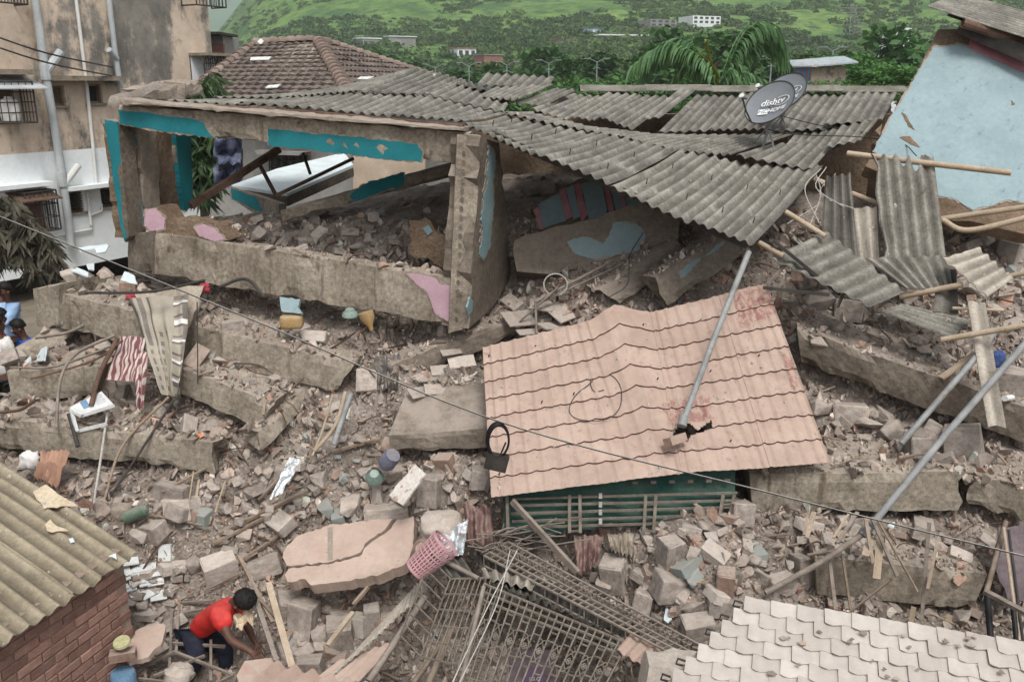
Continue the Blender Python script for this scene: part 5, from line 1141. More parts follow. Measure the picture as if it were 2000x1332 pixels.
rotm = Matrix(((WBd.x, -WBn.x, 0), (WBd.y, -WBn.y, 0), (0, 0, 1))).to_4x4(); row = 0; z = ztop - BH_ / 2
brick_me = bpy.data.meshes.new('brick'); bmm = bmesh.new(); bmesh.ops.create_cube(bmm, size=1); bmesh.ops.scale(bmm, vec=(BL_, BD_, BH_), verts=bmm.verts); bmesh.ops.bevel(bmm, geom=bmm.edges[:], offset=.006, segments=1, affect='EDGES'); bmm.to_mesh(brick_me); bmm.free(); brick_me.materials.append(MT['brick_wall'])
while z > .05:
    x = -(BL_ / 2 if row % 2 else 0) + BL_ / 2
    while x < min(Lw, 2.1):
        if x > .03:
            o = link(bpy.data.objects.new('brick', brick_me)); p = WB0 + WBd * x - WBn * (BD_ / 2 - .002 + random.uniform(-.004, .004)); p.z = z
            o.matrix_world = Matrix.Translation(p) @ rotm; o['_w'] = list(p); adopt(o, CT)
        x += BL_ + MG
    z -= BH_ + MG; row += 1
B().hexa([V((*(WB0 - WBn * d + Qf.normalized() * s * 3).xy, z)) for z in (-.3, ztop) for s, d in ((0, .02), (1, .02), (1, .22), (0, .22))]).build('side_wall', 'mortar', CT)
# litter on the cream roof
NQ = Qf.cross(ed).normalized(); NQ = NQ if NQ.z > 0 else -NQ; CPL = (C0 + NQ * .028, NQ)
for k, (pol, m, lb) in enumerate((([(64, 962), (90, 948), (112, 966), (158, 992), (120, 990), (86, 996)], 'paper', 'large torn cream paper on the cream sheet roof'), ([(88, 1026), (98, 1016), (112, 1030), (134, 1038), (108, 1040), (92, 1038)], 'paper', 'small torn cream paper low on the cream sheet roof'), ([(212, 1088), (226, 1082), (228, 1094)], 'pale_plaster', 'white plaster flake near the cream roof corner'), ([(134, 1054), (142, 1052), (146, 1060), (138, 1062)], 'pale_plaster', 'small white flake in the middle of the cream roof'), ([(80, 986), (90, 982), (90, 990)], 'pale_plaster', 'white flake beside the large torn paper'))):
    slab('paper_scrap' if m == 'paper' else 'plaster_flake', jag(pol, 8, 2, k), CPL, .006, m, off=.012, label=lb, cat='scrap', group='scraps on the cream roof')
# ------------------------------------------------------------ white tiled roof, lower right
WT = thing('white_tiled_roof', 'dusty white tile-profile roof at the lower right corner', 'roof', atz(1700, 1300, 1.4))
T0 = at(1455, 1166, 5.2); T1 = atz(2000, 1252, T0.z); T2 = atz(1322, 1302, T0.z - .2)
tx = (T1 - T0).normalized(); dn = (T2 - T0); dn = (dn - tx * dn.dot(tx)).normalized(); tn = tx.cross(dn); tn = tn if tn.z > 0 else -tn
cw, ch = .165, .108
def tile_me():
    prof = [(0, .013), (.1, .014), (.3, .009), (.5, .003), (.65, .007), (.8, .003), (.93, .0), (1.0, .001)]; vs = []; nb = 4
    for j in range(nb + 1):
        v = j / nb
        for (u, h) in prof:
            sc_ = .014 * math.sin(u * math.pi * 2) * (1 if u < .5 else .4) * (1 if j == nb else 0)
            vs.append((u * cw, v * (ch + .012) + sc_, h + .009 * v))
    W = len(prof); n0 = len(vs); vs += [(x, y, z - .007) for x, y, z in vs]
    fs_ = [(j * W + i, (j + 1) * W + i, (j + 1) * W + i + 1, j * W + i + 1) for j in range(nb) for i in range(W - 1)]
    fs_ += [(nb * W + i, nb * W + i + n0, nb * W + i + 1 + n0, nb * W + i + 1) for i in range(W - 1)] + [(j * W, j * W + n0, (j + 1) * W + n0, (j + 1) * W) for j in range(nb)] + [(j * W + W - 1, (j + 1) * W + W - 1, (j + 1) * W + W - 1 + n0, j * W + W - 1 + n0) for j in range(nb)]
    me = bpy.data.meshes.new('tile'); me.from_pydata(vs, [], fs_); me.materials.append(MT['white_tile']); me.polygons.foreach_set('use_smooth', [True] * len(me.polygons)); me.set_sharp_from_angle(angle=R(35)); return me
TM = tile_me(); rt = Matrix((tx, dn, tn)).transposed().to_4x4()
skx = (T2 - T0).dot(tx) / (T2 - T0).dot(dn)
for r in range(12):
    for k in range(0, 21):
        y = r * ch; s = skx * y + k * cw
        if k < 0: continue
        p = T0 + tx * s + dn * y + tn * random.uniform(-.004, .004); q = topx(p + tx * .1)
        if q[0] > 2200 or q[1] > 1480: continue
        o = link(bpy.data.objects.new('tile', TM)); o.matrix_world = Matrix.Translation(p) @ rt @ Matrix.Rotation(random.uniform(-.02, .02), 4, 'Z') @ Matrix.Rotation(random.uniform(-.03, .03), 4, 'X'); o['_w'] = list(p); adopt(o, WT)
B().prism([T0 + dn * .03 - tn * .02, T0 + tx * 2.9 + dn * .03 - tn * .02, T0 + tx * 2.9 + dn * 1.25 - tn * .02, T0 + dn * 1.25 + tx * skx * 1.22 - tn * .02], -tn * .03).build('roof_deck', 'concrete_dark', WT)
for k in range(6):
    p = T0 + dn * (k * .13 + .05) + tx * (skx * k * .13 - .01); B().tube([p, p - tx * .05 + V((0, 0, .01)), p - tx * .06 - V((0, 0, .03)), p - tx * .01 - V((0, 0, .035))], .008, 5).build('hook', 'metal_dark', WT)
B().hexa([V((p.x, p.y, z)) for z in (-.3, T0.z - .25) for p in (T0 + dn * .1 + tx * .1, T0 + dn * .1 + tx * 2.6, T0 + dn * 1.1 + tx * 2.6, T0 + dn * 1.1 + tx * .1)]).build('wall', 'concrete_broken', WT)
for k in range(22):   # leaf litter on the white roof
    x, y = random.uniform(1480, 1990), random.uniform(1230, 1325); h_ = hit(x, y, (T0 + tn * .035, tn)); a_ = random.uniform(0, 6.28); l_ = random.uniform(.008, .02)
    B().prism([h_ + tx * (l_ * math.cos(a_ + q) * (1.6 if i % 2 == 0 else .6)) + dn * (l_ * math.sin(a_ + q)) for i, q in enumerate((0, 1.2, 2.6, 3.6, 5.))], tn * .003).build('dead_leaf', 'wood' if k % 5 else 'rubble_red', label='tiny dead leaf lying on the white tiled roof', cat='leaf', group='dead leaves on the white tiled roof')
# ------------------------------------------------------------ rubble
def hull_mesh(name, seed, n=14, box=False, mats='rubble'):
    rd = random.Random(seed); bm = bmesh.new()
    if box:
        bmesh.ops.create_cube(bm, size=1)
        bmesh.ops.bevel(bm, geom=bm.edges[:], offset=.05, segments=1, affect='EDGES')
        if box == 2:   # a broken end
            for v in bm.verts:
                if v.co.x > .3: v.co.x -= rd.uniform(0, .3); v.co.z *= rd.uniform(.75, 1.05); v.co.y *= rd.uniform(.8, 1.05)
        for v in bm.verts: v.co += V((rd.uniform(-.03, .03), rd.uniform(-.03, .03), rd.uniform(-.03, .03)))
    else:
        for i in range(n):
            v = V((rd.gauss(0, 1), rd.gauss(0, 1), rd.gauss(0, 1))).normalized(); m = max(abs(v.x), abs(v.y), abs(v.z)); v = v.lerp(v / m, .55) * .5 * rd.uniform(.8, 1.05); bm.verts.new(v)
        r_ = bmesh.ops.convex_hull(bm, input=bm.verts[:]); bmesh.ops.delete(bm, geom=[e for e in r_['geom_interior'] if isinstance(e, bmesh.types.BMVert)], context='VERTS')
        bmesh.ops.dissolve_limit(bm, angle_limit=R(12), verts=bm.verts[:], edges=bm.edges[:])
        bmesh.ops.bevel(bm, geom=bm.edges[:], offset=.025, segments=1, affect='EDGES')
    me = bpy.data.meshes.new(name); bm.to_mesh(me); bm.free(); me.materials.append(MT[mats]); return me
HULL = {m: [hull_mesh('chunk', i * 3 + 1, 11 + i % 5, mats=m) for i in range(9)] for m in ('rubble', 'rubble_light', 'rubble_red', 'rubble_blue')}
BOXM = {m: [hull_mesh('block', i + 50, box=1 + (i % 3 == 2), mats=m) for i in range(6)] for m in ('rubble', 'rubble_light', 'rubble_red', 'rubble_blue')}
bpy.context.view_layer.update()
DG_ = bpy.context.evaluated_depsgraph_get()
def cast(px, py):
    d = ray(px, py).normalized(); ok, loc, nor, _, ob, _ = sc.ray_cast(DG_, CAM, d)
    return (loc, nor, ob) if ok else None
OKN = ('rubble_mound', 'concrete_beam', 'floor_slab', 'floor_beam', 'parapet_slab', 'sill_wall')
def spot(px, py):
    h = cast(px, py)
    if h is None: return None
    loc, nor, ob = h
    if loc.z < -.55: return None
    nm = ob.name.split('.')[0]
    if nm == 'rubble_mound' or (nm in OKN and nor.z > .6): return loc, nor
    return None
def put(me, name, p, size, rot, **kw):
    o = link(bpy.data.objects.new(name, me)); o.location = p; o.rotation_euler = rot; o.scale = size; o['_w'] = list(p); return tag(o, **kw)
# ---- the large blocks, one by one: px, py, w, h, material, hull/box, turn, label
BLK = [(430, 1112, 60, 44, 'rubble_light', 'b', .3, 'pale rectangular block behind the man in red'), (841, 962, 44, 60, 'rubble', 'b', 1.4, 'upright tan block below the rusty white board'), (939, 938, 44, 42, 'rubble', 'b', .8, 'flat tan block left of the pink sheet corner'),
       (594, 1215, 48, 72, 'rubble', 'b', 1.5, 'tall tan block right of the leaning timbers'), (624, 1246, 38, 44, 'rubble', 'h', .5, 'squat block in front of the tall tan block'), (668, 1240, 54, 58, 'rubble', 'b', .9, 'largest tan block among the bricks under the pink slab'), (702, 1224, 32, 38, 'rubble_light', 'b', .5, 'small pale block right of the largest tan block'),
       (728, 1208, 30, 48, 'rubble_light', 'b', 1.2, 'upright pale block beside the red brick'), (751, 1217, 36, 26, 'rubble_red', 'b', .6, 'reddish brick beside the cage edge'), (594, 1282, 46, 50, 'rubble', 'h', .2, 'rough block above the bottom corrugated edge'), (607, 1304, 44, 34, 'rubble', 'b', .2, 'block at the bottom edge below the leaning timbers'),
       (566, 1188, 48, 46, 'rubble', 'b', .4, 'flat slab piece behind the leaning timbers'), (517, 1110, 60, 34, 'rubble', 'b', .5, 'flat tan slab beside the man head'), (755, 1008, 84, 38, 'rubble', 'b', .1, 'cracked plaster lump behind the pink slab'), (636, 996, 40, 42, 'rubble_blue', 'h', .1, 'chunk with flaking pale blue paint on the rubble slope'),
       (684, 992, 64, 48, 'rubble', 'h', .7, 'rounded grey lump behind the pink slab'), (737, 972, 40, 46, 'rubble_light', 'h', 1.1, 'pale rough chunk below the mint basket'), (356, 997, 66, 42, 'rubble_light', 'b', .2, 'pale chamfered block right of the cream roof'), (336, 968, 62, 36, 'rubble', 'b', .9, 'dark tilted slab above the pale chamfered block'),
       (390, 1013, 36, 28, 'rubble_blue', 'b', -.4, 'bluish brick beside the pale chamfered block'), (274, 1052, 38, 40, 'rubble_light', 'h', .3, 'pale chunk next to the cream roof corner'), (304, 1042, 34, 38, 'rubble', 'b', .8, 'grey block above the cream roof corner'), (376, 1106, 34, 36, 'rubble', 'h', .2, 'rounded stone left of the pale rectangular block'),
       (1313, 1082, 48, 66, 'rubble', 'b', .75, 'biggest upright block in the right rubble pile'), (1353, 1088, 36, 40, 'rubble', 'h', .2, 'dark lump right of the biggest upright block'), (1200, 1126, 46, 66, 'rubble', 'b', 1.45, 'block with pinkish edge left in the right rubble pile'), (1306, 1150, 54, 50, 'rubble', 'b', .3, 'flat masonry slab below the biggest upright block'),
       (1352, 1134, 46, 48, 'rubble_blue', 'h', .3, 'chunk with blue paint in the right rubble pile'), (1330, 1184, 38, 46, 'rubble', 'h', 1., 'rough block above the railing end'), (1260, 1188, 42, 62, 'rubble', 'b', 1.5, 'mortared brick lump beside the cage frame'), (1364, 1230, 58, 42, 'rubble', 'b', .4, 'large flat block left of the white tiled roof'),
       (1417, 1140, 34, 46, 'rubble_red', 'b', 1.4, 'reddish upright brick near the long pole foot'), (1481, 1086, 40, 40, 'rubble_blue', 'h', .5, 'bluish chunk near the foot of the long pole'), (1447, 1006, 42, 44, 'rubble', 'b', .8, 'grey block at the end of the green railing'), (1407, 1198, 44, 32, 'rubble', 'b', .6, 'flat block at the edge of the white tiled roof'),
       (1566, 1118, 34, 64, 'rubble', 'b', 1.5, 'tall upright block under the long grey pole'), (1524, 1146, 48, 36, 'rubble', 'b', -.5, 'tilted slab under the foot of the long pole'), (1490, 1130, 40, 40, 'rubble', 'h', .9, 'lump left of the tilted slab'), (1600, 800, 50, 44, 'rubble', 'h', .4, 'dark lump below the massive brown beam'), (1660, 815, 58, 44, 'rubble', 'b', .2, 'flat dark slab below the massive brown beam'),
       (1740, 850, 56, 48, 'rubble', 'h', 1.3, 'large lump left of the rusty drain pipe'), (1800, 880, 50, 46, 'rubble', 'b', .8, 'block between the two leaning pipes'), (1880, 870, 60, 60, 'rubble', 'b', 1.5, 'upright masonry block right of the leaning pipes'), (1770, 590, 50, 36, 'rubble', 'h', .2, 'grey lump under the tilted corrugated sheet'), (1600, 590, 60, 44, 'rubble', 'h', .6, 'dark lump behind the pink sheet corner'), (1660, 610, 50, 40, 'rubble', 'b', .7, 'dark block on the massive brown beam'),
       (1985, 500, 50, 40, 'rubble_light', 'b', .4, 'pale block at the right edge below the leaning wall'), (1900, 450, 40, 26, 'rubble_red', 'b', .2, 'reddish brick lump below the leaning wall'), (1950, 750, 60, 50, 'rubble', 'b', .9, 'tilted slab lump right of the long sheet strip'), (150, 530, 40, 30, 'rubble_light', 'h', .5, 'pale lump on the second beam near the dusty branch'), (205, 540, 36, 30, 'rubble', 'h', .9, 'grey lump on the second beam below the column'),
       (225, 765, 50, 36, 'rubble', 'b', .5, 'tilted brown block behind the white appliance'), (455, 640, 40, 24, 'rubble', 'b', .2, 'flat piece on the second beam centre'), (720, 745, 48, 44, 'rubble', 'b', .9, 'tilted tile slab at the end of the second beam'), (735, 1060, 30, 30, 'rubble', 'h', .3, 'small lump at the pink slab rear edge'), (480, 990, 36, 30, 'rubble', 'h', .3, 'brown lump in the middle of the rubble slope'), (560, 930, 40, 30, 'rubble', 'b', .6, 'flat tan piece under the foil sheet'), (870, 905, 36, 30, 'rubble_red', 'b', .2, 'brick pair beside the hanging box')]
for k, (px, py, w, h, m, kd, tz, lb) in enumerate(BLK):
    s = spot(px, py + h * .25) or spot(px, py) or spot(px + 14, py + 14) or spot(px - 14, py + 20)
    if s is None:
        g = ground_hit(px, py + h * .3)
        if g is None: continue
        s = (g, V((0, 0, 1)))
    p = s[0]; d = (p - CAM).length / FPX; W, Hh = w * d, h * d
    me = (BOXM if kd == 'b' else HULL)[m][k % (6 if kd == 'b' else 9)]; dep = min(W, Hh) * random.uniform(.75, 1.05)
    put(me, 'masonry_block' if kd == 'b' else 'masonry_lump', p + V((0, .02, Hh * .3)), (W, dep, Hh * 1.0), (random.uniform(-.3, .3), random.uniform(-.25, .25), random.uniform(-.5, .5)), label=lb, cat='masonry block', group='large masonry blocks in the rubble')
# ---- pieces one can still pick out
ZONES = [([(480, 890), (760, 880), (930, 900), (940, 980), (800, 1010), (600, 1010), (440, 1080), (300, 1000), (420, 940)], 78, 'piece on the central rubble slope'),
         ([(540, 1150), (700, 1180), (780, 1160), (740, 1220), (650, 1310), (560, 1300)], 26, 'piece below the pink slab'), ([(1130, 1060), (1430, 1000), (1600, 1020), (1600, 1160), (1450, 1160), (1350, 1220), (1250, 1200), (1130, 1100)], 70, 'piece in the pile under the green railing'),
         ([(1580, 750), (1860, 835), (1880, 910), (1640, 912)], 34, 'piece below the massive brown beam'), ([(1560, 570), (1700, 600), (1880, 700), (1900, 740), (1740, 680), (1560, 635)], 26, 'piece on top of the massive brown beam'), ([(1860, 450), (2000, 440), (2000, 640), (1900, 640), (1870, 560)], 26, 'piece at the right edge below the leaning wall'),
         ([(420, 440), (640, 410), (890, 380), (890, 540), (640, 500), (460, 470)], 46, 'small masonry piece on the floor of the open room'), ([(150, 520), (300, 555), (600, 650), (700, 690), (560, 660), (400, 620), (130, 565)], 30, 'piece on top of the second beam'), ([(360, 690), (570, 745), (530, 780), (350, 715)], 16, 'piece on the beam below the patterned cloth'),
         ([(200, 790), (500, 820), (420, 860), (20, 805)], 20, 'piece on the lowest left beam'), ([(620, 790), (760, 800), (760, 870), (560, 900)], 22, 'piece left of the stained floor slab'), ([(930, 620), (1130, 560), (1180, 590), (1040, 640)], 18, 'piece between the column foot and pink sheet'), ([(215, 1120), (360, 1100), (350, 1220), (300, 1320), (225, 1280)], 30, 'piece beside the brick shed'),
         ([(1480, 1010), (1950, 1015), (1930, 1100), (1600, 1080)], 34, 'piece between the two right tan beams'), ([(1600, 1175), (1960, 1200), (1960, 1250), (1620, 1180)], 10, 'piece below the lowest right beam'), ([(10, 690), (150, 645), (240, 690), (200, 712), (30, 722)], 16, 'piece behind the tilted parapet slab'), ([(1000, 380), (1050, 330), (1200, 330), (1040, 400)], 12, 'piece in the shade under the sheet roof')]
rd = random.Random(21)
SPLIT = {'on the central rubble slope': ((440, 'on the slope below the lowest left beam'), (600, 'on the slope around the foil sheet'), (780, 'on the slope near the mint strainer'), (9999, 'on the slope left of the pink sheet')),
         'in the pile under the green railing': ((1230, 'in the pile beside the hanging maroon cloth'), (1330, 'in the pile under the green railing middle'), (1450, 'in the pile under the green railing end'), (9999, 'in the pile near the long pole foot')),
         'below the massive brown beam': ((1690, 'below the massive brown beam near the pink sheet'), (1790, 'below the middle of the massive brown beam'), (9999, 'below the massive brown beam by the leaning pipes')),
         'on the floor of the open room': ((560, 'on the room floor behind the pink paint patches'), (720, 'on the room floor centre'), (9999, 'on the room floor beside the right column')),
         'on top of the second beam': ((300, 'on the second beam left of the patterned cloth'), (500, 'on the second beam right of the patterned cloth'), (9999, 'on the second beam near its broken end')),
         'between the two right tan beams': ((1650, 'left between the two right tan beams'), (1780, 'behind the hanging strips at right'), (9999, 'right between the two right tan beams'))}
for pol, n, lb in ZONES:
    xs = [p[0] for p in pol]; ys = [p[1] for p in pol]; k = 0; tries = 0
    while k < n and tries < n * 12:
        tries += 1; x, y = rd.uniform(min(xs), max(xs)), rd.uniform(min(ys), max(ys))
        if not inside(x, y, pol): continue
        s = spot(x, y)
        if s is None: continue
        m = rd.choices(['rubble', 'rubble_light', 'rubble_red', 'rubble_blue'], [66, 13, 17, 4])[0]
        if 'brick shed' in lb: m = rd.choice(['rubble_light', 'rubble_light', 'rubble'])
        if 'massive' in lb or 'shade' in lb: m = 'rubble'
        d = (s[0] - CAM).length / FPX; a = rd.uniform(13, 25) * (1 + (rd.random() ** 5) * 1.3) * d
        bx = rd.random() < .45
        if bx: sz = (a * 1.4, a * .75, a * .55)
        else: sz = (a * rd.uniform(.9, 1.4), a * rd.uniform(.8, 1.1), a * rd.uniform(.5, .9))
        me = rd.choice((BOXM if bx else HULL)[m])
        adj = {'rubble': 'dusty brown', 'rubble_light': 'pale', 'rubble_red': 'reddish', 'rubble_blue': 'blue-painted'}[m]
        pxs = a / d; sz_w = 'small' if pxs < 17 else ('mid-sized' if pxs < 23 else 'large'); lb2 = lb
        for key, cuts in SPLIT.items():
            if key in lb: lb2 = lb.replace(key, next(w_ for lim_, w_ in cuts if x < lim_))
        full = f"{sz_w} {adj} {'brick-shaped' if bx else 'jagged'} {lb2}"
        put(me, 'broken_brick' if bx else 'rubble_lump', s[0] + s[1] * sz[2] * .25, sz, (rd.uniform(-.6, .6), rd.uniform(-.6, .6), rd.uniform(0, 6.3)), label=full, cat='brick' if bx else 'rubble', group=full.replace('piece', 'pieces'))
        k += 1
# ---- crumbs nobody could count
def crumbs(name='rubble_crumbs', label='small crushed brick and mortar covering the wreck', count=30000, big=0):
    base = [hull_mesh('crumb_src', 200 + i, 8, mats='rubble') for i in range(1)]
    shapes = []
    for i in range(8):
        rd2 = random.Random(i); bm = bmesh.new()
        for j in range(7 + i % 3): 
            v = V((rd2.gauss(0, 1), rd2.gauss(0, 1), rd2.gauss(0, .7))).normalized() * .5; bm.verts.new(v)
        r_ = bmesh.ops.convex_hull(bm, input=bm.verts[:]); bmesh.ops.delete(bm, geom=[e for e in r_['geom_interior'] if isinstance(e, bmesh.types.BMVert)], context='VERTS'); bmesh.ops.triangulate(bm, faces=bm.faces[:])
        bm.verts.index_update(); shapes.append((np.array([list(v.co) for v in bm.verts]), np.array([[v.index for v in f.verts] for f in bm.faces]))); bm.free()
    bpy.data.meshes.remove(base[0])
    VS, FS, TN = [], [], []; nv = 0; rg = np.random.default_rng(5); cnt = 0
    for k in range(count):
        if big: x, y = rg.uniform(-5, 2005), rg.uniform(430, 1332)
        elif k % 3 == 0: x, y = rg.uniform(240, 980), rg.uniform(430, 1332)
        elif k % 3 == 1: x, y = rg.uniform(900, 2000), rg.uniform(430, 1260)
        else: x, y = rg.uniform(0, 2000), rg.uniform(400, 1332)
        s = spot(x, y)
        if s is None: continue
        p, nrm = s; d = (p - CAM).length / FPX
        if big and noise.noise(V((p.x * 1.6, p.y * 1.6, 9))) < -.12: continue
        a = rg.uniform(10, 20) * d * (1 + 1.0 * rg.random() ** 3) if big else rg.uniform(3.5, 8) * d * (1 + 2.2 * rg.random() ** 7); v, f = shapes[int(rg.integers(8))]
        an = rg.uniform(0, 6.28, 3); M3 = np.array(Matrix.Rotation(an[0], 3, 'X') @ Matrix.Rotation(an[1] * .3, 3, 'Y') @ Matrix.Rotation(an[2], 3, 'Z'))
        w = (v * np.array([1.25, .95, .7]) * a) @ M3.T + np.array(p + nrm * a * .15)
        VS.append(w); FS.append(f + nv); nv += len(v); g = rg.uniform(.55, 1.35)
        c = np.array([g, g, g]);
        if rg.random() < .09: c = np.array([g * 1.12, g * .86, g * .76])
        elif rg.random() < .05: c = np.array([.95, 1.15, 1.2]) * 1.5
        elif rg.random() < .05: c = np.array([1.9, 1.9, 1.95])
        TN.append(np.tile(c, (len(v), 1))); cnt += 1
    Vv = np.concatenate(VS); Ff = np.concatenate(FS); Tt = np.concatenate(TN)
    me = bpy.data.meshes.new(name); me.from_pydata(Vv.tolist(), [], Ff.tolist()); at_ = me.color_attributes.new('tint', 'FLOAT_COLOR', 'POINT'); cc = np.ones((len(Vv), 4), np.float32); cc[:, :3] = Tt; at_.data.foreach_set('color', cc.ravel()); me.materials.append(MT['rubble_fine'])
    tag(link(bpy.data.objects.new(name, me)), label, 'rubble', kind='stuff')
crumbs('rubble_lumps', 'fist-sized broken brick lumps heaped all over the wreck', 7500, 1)
bpy.context.view_layer.update(); DG_ = bpy.context.evaluated_depsgraph_get(); OKN = OKN + ('rubble_lumps',)
crumbs()
# ------------------------------------------------------------ things in the wreck
def g(px, py, lift=0.): 
    p = ground_hit(px, py)
    return (p if p is not None else at(px, py, 8)) + V((0, 0, lift))
def cloth(name, c4, mat, label, nu=26, nv=30, fold=.03, freq=5., seed=0, shape=None, cat='cloth', group=None, drape=0., **kw):
    A, B_, C, D = c4; nrm = (B_ - A).cross(D - A).normalized(); nrm = nrm if nrm.dot(CAM - A) > 0 else -nrm
    def fn(u, v):
        uu = u if not shape else .5 + (u - .5) * shape(v)
        p = lerp(lerp(A, B_, uu), lerp(D, C, uu), v)
        return p + nrm * (fold * math.sin(u * freq * 6.28 + 2.5 * noise.noise(V((u * 2, v * 2, seed)))) * (.35 + .65 * v) + fold * 1.3 * noise.noise(V((u * 3.3, v * 4.1, seed + 3))) - drape * v * v) + V((0, 0, .02 * noise.noise(V((u * 5, v * 3, seed + 9)))))
    return B().grid(fn, nu, nv, -nrm * .004).build(name, mat, label=label, cat=cat, group=group, smooth=75, **kw)
def blob(name, c, size, mat, label, seed=0, cat='bag', wr=.12, rot=None, sq=.6, **kw):
    vs = []; fs = []; nu, nv = 22, 14
    for j in range(nv + 1):
        th = math.pi * j / nv
        for i in range(nu):
            ph = 2 * math.pi * i / nu; d = V((math.sin(th) * math.cos(ph), math.sin(th) * math.sin(ph), math.cos(th)))
            m = max(abs(d.x), abs(d.y), abs(d.z)); q = d.lerp(d / m, 1 - sq) * .5; q *= 1 + wr * noise.noise(d * 2.2 + V((seed, 0, 0))) + wr * .6 * noise.noise(d * 6 + V((0, seed, 0)))
            vs.append(V((q.x * size[0], q.y * size[1], q.z * size[2])))
    for j in range(nv):
        for i in range(nu): fs.append((j * nu + i, (j + 1) * nu + i, (j + 1) * nu + (i + 1) % nu, j * nu + (i + 1) % nu))
    if rot is not None: vs = [rot @ q for q in vs]
    return B().add([q + V(c) for q in vs], fs).build(name, mat, label=label, cat=cat, smooth=60, **kw)
def rod(name, pts, r, mat, label, cat, group=None, n=8): return B().tube(pts, r, n).build(name, mat, label=label, cat=cat, group=group, smooth=50)
def plank(name, a, b, w, h, mat, label, cat='plank', group=None): return B().bar(a, b, w, h).build(name, mat, label=label, cat=cat, group=group)
def slabp(name, pol, p3, thick, mat, label, cat='slab', step=14, amp=3, **kw):
    return slab(name, pol, plane(*[at(*p) for p in p3]), thick, mat, None, step, amp, int(pol[0][0]), label=label, cat=cat, **kw)
# pink-washed wall slabs
M('pink_wash', (.41, .31, .255), (.48, .375, .315), scale=2, bump=.3, stain=[((.46, .28, .24), .55, .7, 3.), ((.36, .28, .22), .58, .72, 2.2)], fine=.12)
o = slabp('fallen_slab', [(552, 1088), (560, 1066), (578, 1048), (640, 1026), (700, 1018), (768, 1012), (752, 1034), (724, 1052), (712, 1062), (704, 1078), (690, 1084), (640, 1098), (560, 1104)], ((552, 1086, 7.5), (808, 1012, 7.72), (605, 1150, 7.12)), .11, 'pink_wash', 'left half of the broken pink-washed wall slab', group='broken pink-washed wall slab', step=8, amp=2)
pl_ = plane(*[at(*p) for p in ((552, 1086, 7.5), (808, 1012, 7.72), (605, 1150, 7.12))]); slab('groove', [(640, 1030), (650, 1029), (650, 1092), (640, 1094)], pl_, .006, 'concrete_broken', o, off=.003)
slabp('fallen_slab', [(556, 1122), (564, 1110), (640, 1102), (692, 1088), (707, 1082), (716, 1066), (728, 1056), (756, 1038), (776, 1014), (808, 1008), (807, 1068), (792, 1100), (742, 1122), (662, 1136), (606, 1142), (596, 1130), (562, 1136)], ((552, 1086, 7.5), (808, 1012, 7.72), (605, 1150, 7.12)), .13, 'pink_wash', 'large front half of the broken pink-washed wall slab', group='broken pink-washed wall slab', step=8, amp=2)
# sack, lid, basket
blob('plastic_sack', at(862, 1030, 7.3), (.4, .3, .24), 'sack', 'dusty white plastic sack beside the pink basket', 3, 'sack', wr=.22, rot=Matrix.Rotation(R(25), 3, 'X'))
cloth('plastic_wrap', [at(858, 1045, 7.12), at(915, 1012, 7.2), at(905, 1082, 7.0), at(870, 1088, 7.0)], 'foil', 'shiny crumpled plastic wrap on the sack', fold=.04, freq=2, seed=5, cat='plastic wrap')
nl = V((-.2, -.75, .6)); c = at(823, 1070, 7.05)
B().lathe([(0, .035), (.02, .035), (.022, .012), (.05, .012), (.055, .02), (.082, .0), (.085, -.01), (.0, -.012)], c, nl, 24).build('pot_lid', 'brass', label='round metal pot lid between the sack and basket', cat='lid', smooth=40)
def basket():
    b0, b1 = at(798, 1128, 6.85), at(862, 1062, 7.0); ax = (b1 - b0); L = .34; ax = (ax.normalized() + V((0, -.25, .0))).normalized(); a = ax.orthogonal().normalized(); b_ = ax.cross(a); t = thing('laundry_basket', 'tipped pink plastic basket with square holes on the slab edge', 'basket', b0); r0, r1 = .1, .135; ns = 26; b0 = at(812, 1112, 6.85)
    P = lambda h, k, dr=0.: b0 + ax * (L * h) + (a * math.cos(6.2832 * k / ns) + b_ * math.sin(6.2832 * k / ns)) * (lerp(r0, r1, h) + dr)
    for i, h in enumerate((0, .12, .24, .36, .48, .6, .72, .84, 1.)):
        w = .02 if i in (0, 8) else .0075
        vs = [];
        for k in range(ns * 2):
            for dh, dr in ((-w, 0), (w, 0), (w, .005), (-w, .005)): vs.append(b0 + ax * (L * h + dh * .6) + (a * math.cos(3.1416 * k / ns) + b_ * math.sin(3.1416 * k / ns)) * (lerp(r0, r1, h) + dr))
        m = ns * 2; fs = [(k * 4 + j, k * 4 + (j + 1) % 4, ((k + 1) % m) * 4 + (j + 1) % 4, ((k + 1) % m) * 4 + j) for k in range(m) for j in range(4)]
        B().add(vs, fs).build('rim' if i == 8 else 'ring', 'pink_plastic', t)
    for k in range(ns): B().bar(P(0, k, .002), P(1, k, .002), .012, .005, up=(P(.5, k) - b0 - ax * L * .5)).build('slat', 'pink_plastic', t)
    B().lathe([(0, 0), (r0, 0), (r0, .006), (0, .006)], b0, ax, 26).build('bottom', 'pink_plastic', t)
basket()
